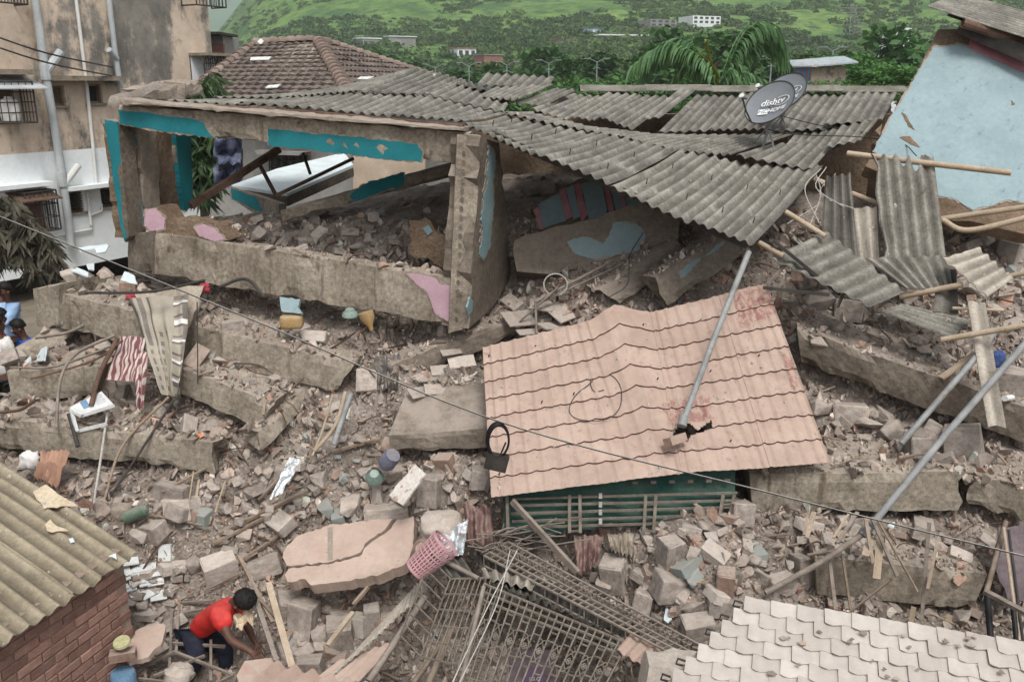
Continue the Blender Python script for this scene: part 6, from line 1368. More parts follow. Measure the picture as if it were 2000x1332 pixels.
# kitchen things
def bowl(px, py, Y, r, h, mat, label, name, cat, axis, ribs=0):
    c = at(px, py, Y); t = thing(name, label, cat, c); B().lathe([(0, 0), (r * .45, .0), (r * .75, h * .35), (r, h), (r * 1.06, h), (r * 1.06, h - .012), (r * .8, h * .3)], c, axis, 24).build('bowl', mat, t, smooth=40)
    axis = V(axis).normalized(); a = axis.orthogonal().normalized(); b_ = axis.cross(a)
    for k in range(ribs): q = a * math.cos(6.283 * k / ribs) + b_ * math.sin(6.283 * k / ribs); B().bar(c + q * r * .47 + axis * .0, c + q * r * 1.03 + axis * h, .009, .009).build('rib', mat, t)
    return t
bowl(731, 925, 7.85, .085, .09, 'mint_plastic', 'mint green ribbed plastic strainer on the rubble slope', 'strainer', 'strainer', (-.1, .6, -.7), 24)
bowl(683, 604, 8.98, .08, .07, 'mint_plastic', 'upturned mint plastic colander under the floor beam', 'colander', 'colander', (0, .15, -1), 22)
B().lathe([(0, 0), (.07, 0), (.085, .03), (.085, .13), (.07, .16), (.072, .18), (0, .18)], at(752, 908, 7.9), (.5, -.4, .75), 20).build('plastic_jar', 'clear_blue', label='cloudy bluish plastic jar behind the mint strainer', cat='jar', smooth=40)
blob('oil_can', at(570, 628, 9.0), (.24, .16, .15), 'yellow_plastic', 'dusty yellow plastic can lying under the floor beam', 8, 'can', wr=.05, sq=.3)
B().lathe([(0, 0), (.02, 0), (.03, .05), (.075, .13), (.08, .2), (.0, .2)], at(726, 645, 8.95), (-.3, .1, 1), 16).build('funnel', 'yellow_plastic', label='tipped yellow plastic funnel near the beam end', cat='funnel', smooth=40)
B().lathe([(0, 0), (.055, 0), (.06, .02), (.06, .2), (.03, .23), (.0, .23)], at(244, 1012, 7.5), (.8, .1, .35), 16).build('green_bottle', 'green_plastic', label='green plastic bottle lying by the cream roof edge', cat='bottle', smooth=40)
blob('clay_pot', at(238, 1000, 7.6), (.2, .18, .17), 'concrete_broken', 'broken pale pot beside the green bottle', 5, 'pot', wr=.1)
o = B().lathe([(0, .0), (.065, .0), (.07, -.015), (.07, -.02), (0, -.02)], at(237, 1252, 6.3), (0, -.3, 1), 22).build('round_lid', 'lime_plastic', label='round pale yellow plastic lid beside the brick shed', cat='lid', smooth=40)
blob('red_plastic_bag', at(257, 580, 9.3), (.12, .1, .07), 'red_plastic', 'small red plastic bag on the second beam left', 2, 'bag', wr=.3); blob('red_plastic_bag', at(400, 563, 9.35), (.11, .08, .1), 'red_plastic', 'red plastic scrap under the floor beam', 6, 'bag', wr=.3)
blob('blue_plastic_bag', at(1948, 702, 8.1), (.13, .1, .16), 'blue_plastic', 'bright blue plastic bag behind the long sheet strip', 4, 'bag', wr=.35); blob('orange_ball', at(391, 851, 8.1), (.05, .05, .05), 'orange_print', 'tiny orange ball on the lowest left beam', 1, 'ball', wr=.02, sq=1)
blob('white_bag', at(58, 900, 7.9), (.17, .12, .18), 'white_cloth', 'knotted white plastic bag above the cream roof', 7, 'bag', wr=.3); blob('cloth_bundle', at(350, 1318, 6.1), (.22, .2, .14), 'sack', 'pinkish white bundle in front of the man in red', 9, 'bundle', wr=.25)
B().box(g(324, 1090, .06), (.11, .06, .15), Matrix.Rotation(R(-14), 3, 'X') @ Matrix.Rotation(R(8), 3, 'Z')).build('white_carton', 'white_metal', label='small upright white carton on the rubble', cat='carton')
# boards and sheets
slabp('rusty_board', [(760, 966), (810, 906), (832, 926), (786, 986)], ((760, 966, 7.6), (810, 906, 7.75), (786, 986, 7.45)), .02, 'rust_white', 'rust-stained white board leaning on the rubble', 'board', 12, 1.5)
B().grid(lambda u, v: lerp(lerp(at(566, 892, 7.9), at(590, 897, 7.85), u), lerp(at(526, 974, 7.55), at(548, 966, 7.55), u), v) + V((0, 0, .03 * noise.noise(V((u * 3, v * 6, 1))))), 10, 24, V((0, .006, -.003))).build('foil_sheet', 'foil', label='crumpled shiny foil sheet on the rubble slope', cat='foil', smooth=40)
slabp('fallen_plaster', [(546, 580), (586, 584), (582, 600), (590, 612), (550, 608)], ((546, 580, 9.05), (586, 584, 9.02), (550, 608, 8.98)), .05, 'blue_paint', 'pale blue plaster panel standing under the floor beam', 'panel', 8, 1.5)
SH = 'pale plaster shards'
for k, (pol, Y, lb) in enumerate((([(138, 528), (150, 522), (172, 532), (172, 540)], 9.6, 'white plaster shard on the second beam, left of the column'), ([(235, 548), (243, 530), (262, 538), (268, 555)], 9.5, 'pale blue tile shard below the column base'), ([(186, 486), (214, 478), (206, 492), (188, 494)], 9.9, 'white shard in front of the white wall'), ([(150, 484), (212, 476), (206, 482), (156, 490)], 10.0, 'long thin white shard in front of the white wall'), ([(47, 706), (60, 695), (60, 702), (52, 708)], 8.95, 'small white shard behind the parapet slab'), ([(70, 706), (80, 682), (90, 676), (86, 704)], 8.95, 'larger white shard behind the parapet slab'), ([(170, 516), (184, 514), (184, 528), (174, 526)], 9.7, 'small square white shard on the second beam'), ([(1296, 1210), (1302, 1178), (1312, 1208), (1304, 1216)], 6.6, 'bright blue-white shard in the right rubble pile'), ([(1735, 1024), (1748, 1018), (1746, 1030)], 7.0, 'small white scrap under the overhead cable'))):
    slabp('plaster_shard', pol, ((pol[0][0], pol[0][1], Y), (pol[1][0], pol[1][1], Y + .12), (pol[2][0], pol[2][1], Y - .02)), .015, 'pale_plaster', lb, 'shard', 8, 1, group=SH)
for k in range(18):   # heap of broken white tiles by the brick shed
    x, y = 222 + (k % 6) * 17 + random.uniform(-6, 6), 1100 + (k // 6) * 26 + (k % 6) * 5 + random.uniform(-5, 5); p = g(x, y, .05 + .01 * (k % 3))
    B().box(p, (.14, .1, .012), Matrix.Rotation(random.uniform(.3, .8), 3, 'Z') @ Matrix.Rotation(random.uniform(.1, .5), 3, 'X') @ Matrix.Rotation(random.uniform(-.3, .3), 3, 'Y')).build('wall_tile', 'white_metal', label='broken white wall tile heaped beside the brick shed', cat='tile', group='broken white wall tiles')
for k, (x, y, Y, w, rz, m) in enumerate(((838, 742, 8.8, .24, .4, 'rubble'), (866, 728, 8.9, .26, .3, 'rubble_light'), (902, 712, 8.98, .28, .35, 'rubble_light'), (900, 744, 8.8, .2, .7, 'rubble_light'), (820, 772, 8.62, .24, .55, 'rubble'), (850, 766, 8.66, .22, .2, 'rubble'), (880, 690, 9.05, .22, .5, 'rubble'))):
    B().box(at(x, y, Y) + V((0, 0, .03)), (w, w * .62, .014), Matrix.Rotation(rz + random.uniform(-.1, .1), 3, 'Z') @ Matrix.Rotation(R(24) + random.uniform(-.15, .15), 3, 'X') @ Matrix.Rotation(random.uniform(-.12, .12), 3, 'Y')).build('floor_tile', m, label='loose floor tile on the tilted stained slab', cat='tile', group='loose floor tiles on the stained slab')
for k, (x, y, Y, w) in enumerate(((1014, 626, 9.28, .36), (1060, 602, 9.4, .26), (1104, 612, 9.36, .38), (1030, 652, 9.12, .22), (1078, 640, 9.2, .3))):
    B().box(at(x, y, Y) + V((0, 0, .02)), (w, w * .7, .014), Matrix.Rotation(.15 + random.uniform(-.7, .7), 3, 'Z') @ Matrix.Rotation(R(18) + random.uniform(-.3, .3), 3, 'X') @ Matrix.Rotation(random.uniform(-.12, .12), 3, 'Y')).build('floor_tile', 'rubble', label='dusty floor tile behind the pink sheet roof', cat='tile', group='dusty floor tiles behind the pink sheet')
# cloths
M('pattern_cloth', (.31, .275, .22), (.38, .34, .28), scale=4, rough=.95, bump=.3, fine=.12)
pc = cloth('patterned_cloth', [at(252, 584, 9.05), at(370, 574, 8.95), at(352, 775, 8.3), at(318, 770, 8.3)], 'pattern_cloth', 'pale cloth with dark woven bars draped over the second beam', fold=.045, freq=3.3, seed=2, nv=44, nu=44)
me = pc.data; me.materials.append(MT['grey_cloth']); me.materials.append(MT['white_cloth'])
NU, NV = 44, 44
for f_ in me.polygons:
    i = f_.index % (NU * NV)
    if f_.index >= 2 * NU * NV: continue
    u, v = (i % NU) / NU, (i // NU) / NV
    if f_.index >= NU * NV: i = f_.index - NU * NV; u, v = (i % NU) / NU, (i // NU) / NV
    if u > .72 and (int(v * 36) % 7 in (0, 2, 3) or .93 < u): f_.material_index = 1 if int(v * 36) % 7 != 2 else 2
    elif u < .66 and v > .3 and int(u * 22) % 3 == 0 and int(v * 22) % 2 == 0: f_.material_index = 1
    elif u < .3 and v < .5 and int(u * 30) % 4 < 2: f_.material_index = 1
cloth('beige_cloth', [at(262, 574, 9.25), at(398, 556, 9.3), at(372, 640, 8.85), at(300, 640, 8.85)], 'beige_cloth', 'torn beige cloth heaped above the patterned cloth', fold=.05, freq=3, seed=4)
cloth('striped_cloth', [at(236, 655, 8.72), at(284, 660, 8.7), at(272, 745, 8.45), at(206, 742, 8.5)], 'zebra_cloth', 'white cloth with wavy maroon stripes on the left floors', fold=.03, freq=2.5, seed=6)
cloth('striped_cloth', [at(262, 680, 8.6), at(290, 690, 8.6), at(280, 800, 8.2), at(266, 796, 8.2)], 'zebra_cloth', 'narrow tail of the maroon striped cloth', fold=.02, freq=1.5, seed=7)
cloth('orange_cloth', [at(82, 880, 8.0), at(136, 880, 7.95), at(110, 952, 7.6), at(66, 930, 7.65)], 'orange_cloth', 'dusty orange cloth hanging beside the cream roof', fold=.03, freq=6, seed=8)
cloth('maroon_cloth', [at(1120, 1044, 7.25), at(1180, 1046, 7.25), at(1165, 1100, 7.0), at(1128, 1128, 6.9)], 'maroon_cloth', 'dusty maroon cloth hanging below the green railing', fold=.04, freq=4, seed=9)
cloth('grey_cloth', [at(905, 985, 7.45), at(960, 990, 7.4), at(965, 1060, 7.1), at(912, 1062, 7.12)], 'maroon_cloth', 'crumpled brown clothes left of the green railing', fold=.05, freq=3, seed=10)
cloth('rag', [at(1185, 1042, 7.3), at(1240, 1040, 7.3), at(1235, 1085, 7.1), at(1195, 1078, 7.1)], 'beige_cloth', 'torn dusty rags under the green tarpaulin', fold=.03, freq=5, seed=11, cat='rag')
cloth('dark_bundle', [at(730, 700, 8.9), at(780, 690, 9.0), at(776, 760, 8.7), at(738, 764, 8.7)], 'grey_cloth', 'dark cloth in the gap beside the second beam end', fold=.05, freq=3, seed=12)
# white appliance panel
def appliance():
    t = thing('washing_machine', 'broken white appliance casing with blue label on the lowest beam', 'appliance', at(180, 835, 8.1))
    pl = plane(at(138, 795, 8.25), at(205, 764, 8.35), at(150, 842, 8.05))
    slab('front_panel', [(136, 796), (198, 764), (222, 790), (150, 812)], pl, .03, 'white_metal', t)
    slab('label', [(156, 786), (168, 780), (176, 794), (164, 799)], pl, .004, 'blue_sheet', t, off=.004)
    slab('control_strip', [(182, 776), (198, 769), (208, 784), (190, 791)], pl, .004, 'grey_plastic', t, off=.004)
    for a, b in (((138, 798), (150, 842)), ((150, 842), (208, 828)), ((138, 800), (160, 812)), ((160, 812), (222, 792))): B().bar(at(*a, 8.15), at(*b, 8.1), .03, .03).build('casing_edge', 'white_metal', t)
appliance()
# bent strips, rebar and timbers on the left floors
ST = 'bent strips and rods on the left floors'
for pts, r, m, lb, cat in (([(225, 655), (150, 690), (118, 742), (110, 835)], .016, 'dusty_metal', 'long bent strip curving down over the short beam', 'strip'), ([(330, 775), (240, 870), (200, 990)], .014, 'wood', 'long thin stick below the patterned cloth', 'stick'), ([(340, 780), (262, 900), (205, 985)], .012, 'metal_dark', 'dark rod parallel to the long thin stick', 'rod'), ([(210, 806), (196, 900), (182, 990)], .012, 'wire_pale', 'white thin rod in front of the lowest left beam', 'rod'),
                            ([(230, 660), (195, 730), (178, 792)], .024, 'rust', 'dark rusty bar stuck behind the white appliance', 'bar'), ([(134, 808), (145, 845), (152, 872)], .02, 'metal_dark', 'short dark flat bar left of the white appliance', 'bar'), ([(20, 718), (110, 715), (220, 675)], .012, 'dusty_metal', 'dusty rod along the short left beam', 'rod'), ([(165, 572), (290, 570), (400, 548)], .014, 'metal_dark', 'dark curved strip on the second beam', 'strip'), ([(70, 660), (130, 650), (165, 635)], .016, 'dusty_metal', 'dusty bar behind the parapet slab', 'bar'),
                            ([(240, 665), (180, 705), (60, 740)], .011, 'rust', 'long rusty rod behind the maroon striped cloth', 'rod'), ([(0, 805), (40, 800), (70, 780)], .016, 'rust', 'curved rusty bar at the left edge', 'bar'), ([(430, 560), (480, 545), (515, 578)], .016, 'metal_dark', 'dark curved bar under the floor beam', 'bar'), ([(385, 590), (386, 690), (386, 750)], .006, 'wire', 'hanging wire beside the patterned cloth', 'wire'), ([(675, 765), (655, 830), (615, 880)], .02, 'bamboo', 'left of two pale sticks under the second beam end', 'stick'), ([(686, 768), (668, 820), (652, 868)], .028, 'galv', 'grey pipe beside the pale stick under the beam end', 'pipe'),
                            ([(650, 770), (630, 840), (610, 890)], .012, 'bamboo', 'thin cane left of the grey pipe', 'cane'), ([(378, 920), (370, 975)], .008, 'bamboo', 'thin pale cane under the lowest beam end', 'cane'), ([(440, 940), (420, 1000)], .008, 'bamboo', 'thin cane right of the lowest beam end', 'cane')):
    Y0 = [9.0 if p[1] < 600 else 8.6 - max(0, p[1] - 660) / 300 * .85 for p in pts]
    rod('metal_rod' if m != 'bamboo' else 'cane', curve_pts([at(p[0], p[1], min(y, 8.75)) for p, y in zip(pts, Y0)], 16), r, m, lb, cat, ST)
# timbers over the central slope
TB = 'splintered timbers on the rubble slope'
for k, (a, b, w, lb) in enumerate((((430, 1066), (600, 982), .05, 'longest dark timber on the central rubble slope'), ((420, 1085), (545, 1020), .04, 'dark timber left of the longest timber'), ((470, 1120), (560, 1060), .035, 'dark timber above the man in red'), ((395, 1165), (505, 1102), .022, 'thin pole running behind the man in red'), ((400, 1178), (488, 1135), .018, 'thin pole just above the red shirt'), ((535, 1060), (560, 985), .03, 'upright splinter left of the pink slab'), ((505, 1000), (545, 960), .04, 'short splintered board under the foil'), ((650, 905), (745, 880), .04, 'splintered timber right of the foil sheet'), ((320, 985), (420, 930), .03, 'thin timber below the lowest beam end'), ((300, 1030), (400, 1050), .022, 'thin black bar on the left rubble'))):
    p, q = g(*a, .13), g(*b, .13); plank('timber', p, q, w, w * .6, 'wood', lb, 'timber', TB)
for k, (a, b, w, m, lb) in enumerate((((466, 1085, 7.25), (532, 1215, 6.75), .03, 'wood', 'leftmost leaning plank beside the man hand'), ((488, 1136, 7.0), (540, 1290, 6.3), .04, 'dusty_metal', 'grey leaning plank between two pale planks'), ((524, 1138, 7.0), (570, 1302, 6.2), .055, 'bamboo', 'widest pale leaning plank right of the man'), ((505, 1170, 6.9), (560, 1230, 6.7), .02, 'wood', 'thin strip crossing the leaning planks'), ((640, 1260, 6.5), (690, 1195, 6.8), .04, 'bamboo', 'short pale stick among the lower bricks'), ((690, 1180, 6.9), (720, 1145, 7.0), .03, 'wood', 'short timber under the pink slab edge'))):
    plank('leaning_plank', at(*a), at(*b), w, .025, m, lb, 'plank', 'planks leaning beside the man in red')
# bed frame around the man
def bedframe():
    t = thing('broken_bedstead', 'tangled grey metal furniture frame around the man in red', 'frame', at(400, 1320, 6.2))
    for a, b in (((222, 1328, 6.0), (340, 1272, 6.35)), ((340, 1272, 6.35), (456, 1318, 6.1)), ((456, 1318, 6.1), (400, 1345, 5.95)), ((336, 1190, 6.8), (330, 1335, 6.1)), ((350, 1175, 6.9), (344, 1280, 6.4)), ((412, 1250, 6.5), (412, 1330, 6.1)), ((330, 1255, 6.5), (440, 1262, 6.45)), ((284, 1272, 6.35), (284, 1340, 6.0)), ((348, 1178, 6.9), (420, 1172, 6.9)), ((338, 1200, 6.8), (395, 1190, 6.8)), ((300, 1320, 6.1), (400, 1280, 6.3)), ((270, 1325, 6.05), (440, 1345, 5.95)), ((345, 1235, 6.6), (372, 1240, 6.55))):
        B().bar(at(a[0], a[1], a[2] * 1.06), at(b[0], b[1], b[2] * 1.06), .022, .022).build('rail', 'dusty_metal', t)
bedframe()
slabp('wall_fragment', [(225, 1262), (285, 1222), (322, 1218), (318, 1250), (290, 1282), (252, 1292)], ((225, 1262, 6.5), (322, 1218, 6.75), (252, 1292, 6.35)), .05, 'pink_wash', 'pinkish wall fragment beside the brick shed', 'slab', 10, 3)
B().box(at(240, 1278, 6.3), (.2, .1, .07), Matrix.Rotation(.3, 3, 'Z')).build('brick', 'rubble_red', label='red brick under the pale yellow lid', cat='brick')
B().lathe([(0, 0), (.09, 0), (.1, .1), (.1, .22), (.09, .24), (0, .24)], at(246, 1360, 6.3) , (0, 0, 1), 20).build('blue_drum', 'blue_sheet', label='blue plastic drum at the bottom beside the brick shed', cat='drum', smooth=40)
B().prism([at(x, y, Y) for x, y, Y in ((462, 1318, 6.15), (478, 1290, 6.35), (545, 1282, 6.4), (540, 1345, 6.05), (470, 1345, 6.0))], (0, .02, -.06)).build('wall_fragment', 'pink_wash', label='flat dusty panel under the man hand', cat='slab')
for k, (x, y, r, m, lb) in enumerate(((483, 1205, .1, 'paper', 'torn cream plaster sheet below the man head'),)):
    cloth('torn_sheet', [at(455, 1200, 6.75), at(492, 1188, 6.8), at(495, 1215, 6.65), at(460, 1228, 6.6)], m, lb, fold=.03, freq=2, seed=20, cat='sheet')
# tile-profile sheet pieces and bottom sheets
corr('sheet_strip', at(735, 1228, 6.95), at(826, 1130, 7.2), at(834, 1150, 7.1), at(650, 1318, 6.3), 'asbestos_light', None, seed=1, pitch=.07, amp=.01, label='long crumpled pale sheet strip along the cage edge', cat='roof sheet')
corr('tile_sheet', at(660, 1290, 6.5), at(780, 1248, 6.75), at(700, 1330, 6.2), at(600, 1335, 6.2), 'pink_wash', None, seed=2, pitch=.1, amp=.012, label='pale tile-profile sheet at the bottom below the bricks', cat='roof sheet')
corr('corrugated_sheet', at(535, 1294, 5.95), at(760, 1346, 5.7), at(640, 1430, 5.2), at(440, 1370, 5.4), 'pink_tile', None, seed=3, pitch=.15, amp=.03, label='cream corrugated roof end at the bottom edge', cat='roof sheet')
corr('tile_sheet', at(1232, 1235, 6.25), at(1332, 1282, 6.0), at(1290, 1318, 5.8), at(1204, 1268, 6.05), 'pink_tile', None, seed=4, pitch=.1, amp=.014, label='small pink tile-profile sheet beside the cage and white roof', cat='roof sheet')
rough_hex('parapet_block', [at(1268, 1300, 5.7), at(1425, 1316, 5.5), at(1425, 1380, 5.4), at(1255, 1370, 5.6)], V((0, .25, 0)), 'rubble_light', seed=5, label='pale concrete coping at the bottom edge beside the white roof', cat='coping')
B().tube([at(1409, 1331, 5.45), at(1409, 1331, 5.6)], .03, 12).build('pipe_end', 'black', label='black pipe end in the pale coping', cat='pipe')
# ------------------------------------------------------------ green railing
def railing():
    t = thing('balcony_railing', 'rusted cream balcony railing backed by a green tarpaulin', 'railing', at(1200, 1040, 7.2))
    def P(x, y, off=0.): return hit(x, y, RPL, off)
    RPL = plane(at(1000, 975, 7.28), at(1440, 962, 7.38), at(1000, 1040, 7.16))
    lines = [((1000, 974), (1440, 962)), ((1000, 987), (1436, 977)), ((998, 1003), (1430, 990)), ((1000, 1018), (1424, 1005)), ((1010, 1030), (1420, 1018))]
    for a, b in lines: B().bar(P(*a), P(*b), .018, .018).build('rail', 'grille_paint', t)
    for x0, x1 in ((1112, 1112), (1132, 1133), (1261, 1257), (1281, 1276), (1412, 1400), (1434, 1418), (990, 992)): B().bar(P(x0, 966, .012), P(x1, 1040, .012), .028, .022).build('post', 'grille_paint', t)
    for k in range(5):
        for x in (1112, 1261, 1410): B().bar(P(x, 985 + k * 13, .014), P(x + 21, 984 + k * 13, .014), .014, .014).build('rung', 'grille_paint', t) if k % 2 == 0 else None
    for k in range(6): B().box(P(1240 + k * 36, 942 - k * .8, .01), (.05, .012, .028)).build('clip', 'grille_paint', t)
    B().grid(lambda u, v: P(lerp(985, 1440, u), lerp(lerp(950, 915, u), 1032 + 12 * math.sin(u * 9) + 14 * noise.noise(V((u * 9, 0, 2))) + (26 * max(0, 1 - abs(u - .86) / .1)), v), -.07 - .04 * noise.noise(V((u * 8, v * 3, 5)))), 70, 16, V((0, .004, 0))).build('tarpaulin', 'green_tarp', t, smooth=60)
    for x, y in ((1172, 968), (1172, 985), (1172, 1000), (1172, 1018)): B().box(P(x, y, .02), (.03, .02, .045)).build('knot', 'wire_pale', t)
railing()
plank('timber', at(1000, 978, 7.15), at(1128, 1118, 6.75), .035, .05, 'dusty_metal', 'diagonal grey bar in front of the green railing', 'bar')
# ------------------------------------------------------------ collapsed window cages and gate, bottom centre
def cagework():
    t = thing('lattice_girder', 'long collapsed window cage lying diagonally toward the white roof', 'window cage', at(1150, 1180, 6.6))
    A = [(945, 1085, 7.0), (992, 1058, 7.05)]; E_ = [(1322, 1282, 5.95), (1372, 1262, 6.05)]
    up = V((0, 0, .1))
    rails = []
    for i, f in enumerate((0, .25, .5, .75, 1)):
        a, b = lerp(at(*A[0]), at(*A[1]), f), lerp(at(*E_[0]), at(*E_[1]), f); B().bar(a, b, .016, .016).build('rail', 'dusty_metal', t)
        if f in (0, 1): B().bar(a - up, b - up, .016, .016).build('rail', 'dusty_metal', t)
    for k in range(30):
        u = k / 29; a, b = lerp(at(*A[0]), at(*E_[0]), u), lerp(at(*A[1]), at(*E_[1]), u); B().bar(a, b, .01, .01).build('cross_bar', 'dusty_metal', t)
        B().bar(b, b - up, .01, .01).build('cross_bar', 'dusty_metal', t)
        if k % 2 == 0: B().bar(a, a - up, .01, .01).build('cross_bar', 'dusty_metal', t)
    # chain-link strip along the cage
    b = B()
    for k in range(46):
        u, v = k / 46, (k + 1) / 46; p = lambda w, h: lerp(lerp(at(*A[0]), at(*A[1]), .55), lerp(at(*E_[0]), at(*E_[1]), .55), w) + V((0, .0, -.02 + h * .08))
        b.tube([p(u, 0), p(v, 1)], .004, 4); b.tube([p(u, 1), p(v, 0)], .004, 4)
    b.build('mesh_strip', 'dusty_metal', t)
    t2 = thing('window_gate', 'ornamental steel gate with scrolls leaning over the dark hollow', 'gate', at(1080, 1320, 6.1))
    a, b_ = at(946, 1140, 6.62), at(1226, 1256, 6.15); c, d = at(886, 1335, 5.95), at(1150, 1400, 5.6); GP = plane(a, b_, c)
    Q = lambda u, v, off=0.: lerp(lerp(a, b_, u), lerp(c, d, u), v) + GP[1] * off
    for v in (0, .08, .16, .92, 1): B().bar(Q(0, v), Q(1, v), .016, .016).build('rail', 'grille_paint', t2)
    n = 19
    for k in range(n + 1): B().bar(Q(k / n, 0, .006), Q(k / n, 1, .006), .011, .011).build('bar', 'grille_paint', t2)
    for k in range(n):
        u0, u1 = k / n, (k + 1) / n
        if k % 2 == 0:
            for v in ((.2, .3) if k % 4 == 0 else (.22, .32)): B().bar(Q(u0, v, .008), Q(u1, v, .008), .01, .01).build('rung', 'grille_paint', t2)
            for v in (.55 if k % 4 == 0 else .6, .66 if k % 4 == 0 else .7): B().bar(Q(u0, v, .008), Q(u1, v, .008), .01, .01).build('rung', 'grille_paint', t2)
        else:
            um = (u0 + u1) / 2; w = .55 / n
            b = B()
            for sg in (-1, 1):
                b.tube([Q(um + sg * w * math.sin(t_ * math.pi), lerp(.36, .56, t_), .012) for t_ in [i / 12 for i in range(13)]], .005, 4)
                b.tube([Q(um + sg * w * .5 * (1 - math.cos(t_)), .56 + .03 * math.sin(t_), .012) for t_ in [i * .5 for i in range(9)]], .005, 4); b.tube([Q(um + sg * w * .5 * (1 - math.cos(t_)), .36 - .03 * math.sin(t_), .012) for t_ in [i * .5 for i in range(9)]], .005, 4)
            for q in range(4): b.tube([Q(um + w * .35 * math.cos(q * 1.57) + w * .3 * math.cos(t_), .46 + .018 * math.sin(q * 1.57) + .016 * math.sin(t_), .014) for t_ in [i * .7 for i in range(10)]], .005, 4)
            b.build('scroll', 'grille_paint', t2)
    t3 = thing('side_grille', 'buckled window grille left of the ornamental gate', 'window grille', at(860, 1280, 6.4))
    a, b_, c, d = at(880, 1130, 6.75), at(960, 1128, 6.7), at(822, 1282, 6.35), at(905, 1300, 6.2)
    Q2 = lambda u, v: lerp(lerp(a, b_, u), lerp(c, d, u), v)
    for k in range(9): B().bar(Q2(k / 8, 0), Q2(k / 8, 1), .01, .01).build('bar', 'grille_paint', t3)
    for v in (0, .2, .4, .6, .8, 1): B().bar(Q2(0, v), Q2(1, v), .012, .012).build('rail', 'grille_paint', t3)
    e = V((-.18, .12, .12))
    for k in range(8): B().bar(Q2(0, k / 7), Q2(0, k / 7) + e, .009, .009).build('bar', 'grille_paint', t3)
    B().bar(Q2(0, 0) + e, Q2(0, 1) + e, .012, .012).build('rail', 'grille_paint', t3)
    # canopy sheets over the hollow; the first is extended back to darken it
    corr('canopy_sheet', at(930, 1078, 7.5), at(1240, 1200, 6.95), at(1222, 1246, 6.2), at(945, 1132, 6.66), 'asbestos_dark', None, seed=8, pitch=.08, amp=.014, ragD=.3, label='crumpled dark canopy sheet above the ornamental gate', cat='canopy')
    corr('canopy_sheet', at(840, 1075, 7.1), at(900, 1082, 7.1), at(935, 1135, 6.75), at(880, 1128, 6.8), 'asbestos_dark', None, seed=9, pitch=.08, amp=.014, ragD=.2, label='bent grey sheet scrap right of the pink basket', cat='canopy')
    corr('canopy_sheet', at(940, 1110, 6.9), at(1050, 1128, 6.8), at(1040, 1150, 6.6), at(950, 1128, 6.7), 'asbestos_light', None, seed=10, pitch=.1, amp=.02, ragD=.4, label='pale torn sheet edge under the collapsed cage', cat='canopy')
    for k, (p, q, r, lb) in enumerate((((830, 1165, 6.9), (720, 1330, 6.2), .03, 'round post under the pale sheet strip'), ((880, 1230, 6.9), (835, 1340, 6.4), .03, 'dark timber in the hollow beside the grille'), ((870, 1245, 7.0), (800, 1345, 6.6), .025, 'second dark timber in the hollow'), ((945, 1145, 6.6), (900, 1335, 5.9), .02, 'steel post at the gate left side'), ((840, 1080, 7.0), (935, 1130, 6.7), .022, 'grey bar right of the pink basket'))):
        rod('post', [at(*p), at(*q)], r, 'wood' if k in (1, 2) else 'dusty_metal', lb, 'post', 'posts around the dark hollow')
    # purple round print lying behind the gate
    gp = at(1040, 1318, 6.5); t4 = thing('printed_bag', 'crumpled pale plastic bag with purple round print behind the gate', 'bag', gp)
    B().grid(lambda u, v: gp + V((lerp(-.2, .2, u), lerp(-.03, .12, v) + .02 * noise.noise(V((u * 5, v * 5, 1))), lerp(-.14, .16, v) + .03 * noise.noise(V((u * 4, v * 4, 2))))), 12, 10, V((0, .01, 0))).build('bag_sheet', 'purple_panel', t4, smooth=50)
    B().lathe([(0, 0), (.09, 0), (.09, .004), (0, .004)], gp + V((.02, -.045, .0)), (0, -.9, .3), 24).build('round_print', 'purple_print', t4)
    cu = bpy.data.curves.new('lettering', 'FONT'); cu.body = 'psi'; cu.size = .1; cu.align_x = 'CENTER'; cu.align_y = 'CENTER'; cu.extrude = .001
    tmp = link(bpy.data.objects.new('lettering', cu)); me = bpy.data.meshes.new_from_object(tmp.evaluated_get(bpy.context.evaluated_depsgraph_get())); bpy.data.objects.remove(tmp); me.materials.clear(); me.materials.append(MT['white_cloth'])
    o = link(bpy.data.objects.new('lettering', me)); o.location = gp + V((.02, -.056, .0)); o.rotation_euler = (R(72), R(180), 0); o['_w'] = list(gp + V((.02, -.055, .0))); adopt(o, t4)
M('purple_print', (.1, .06, .11), (.13, .085, .135), scale=6, rough=.7, fine=.15)
cagework()
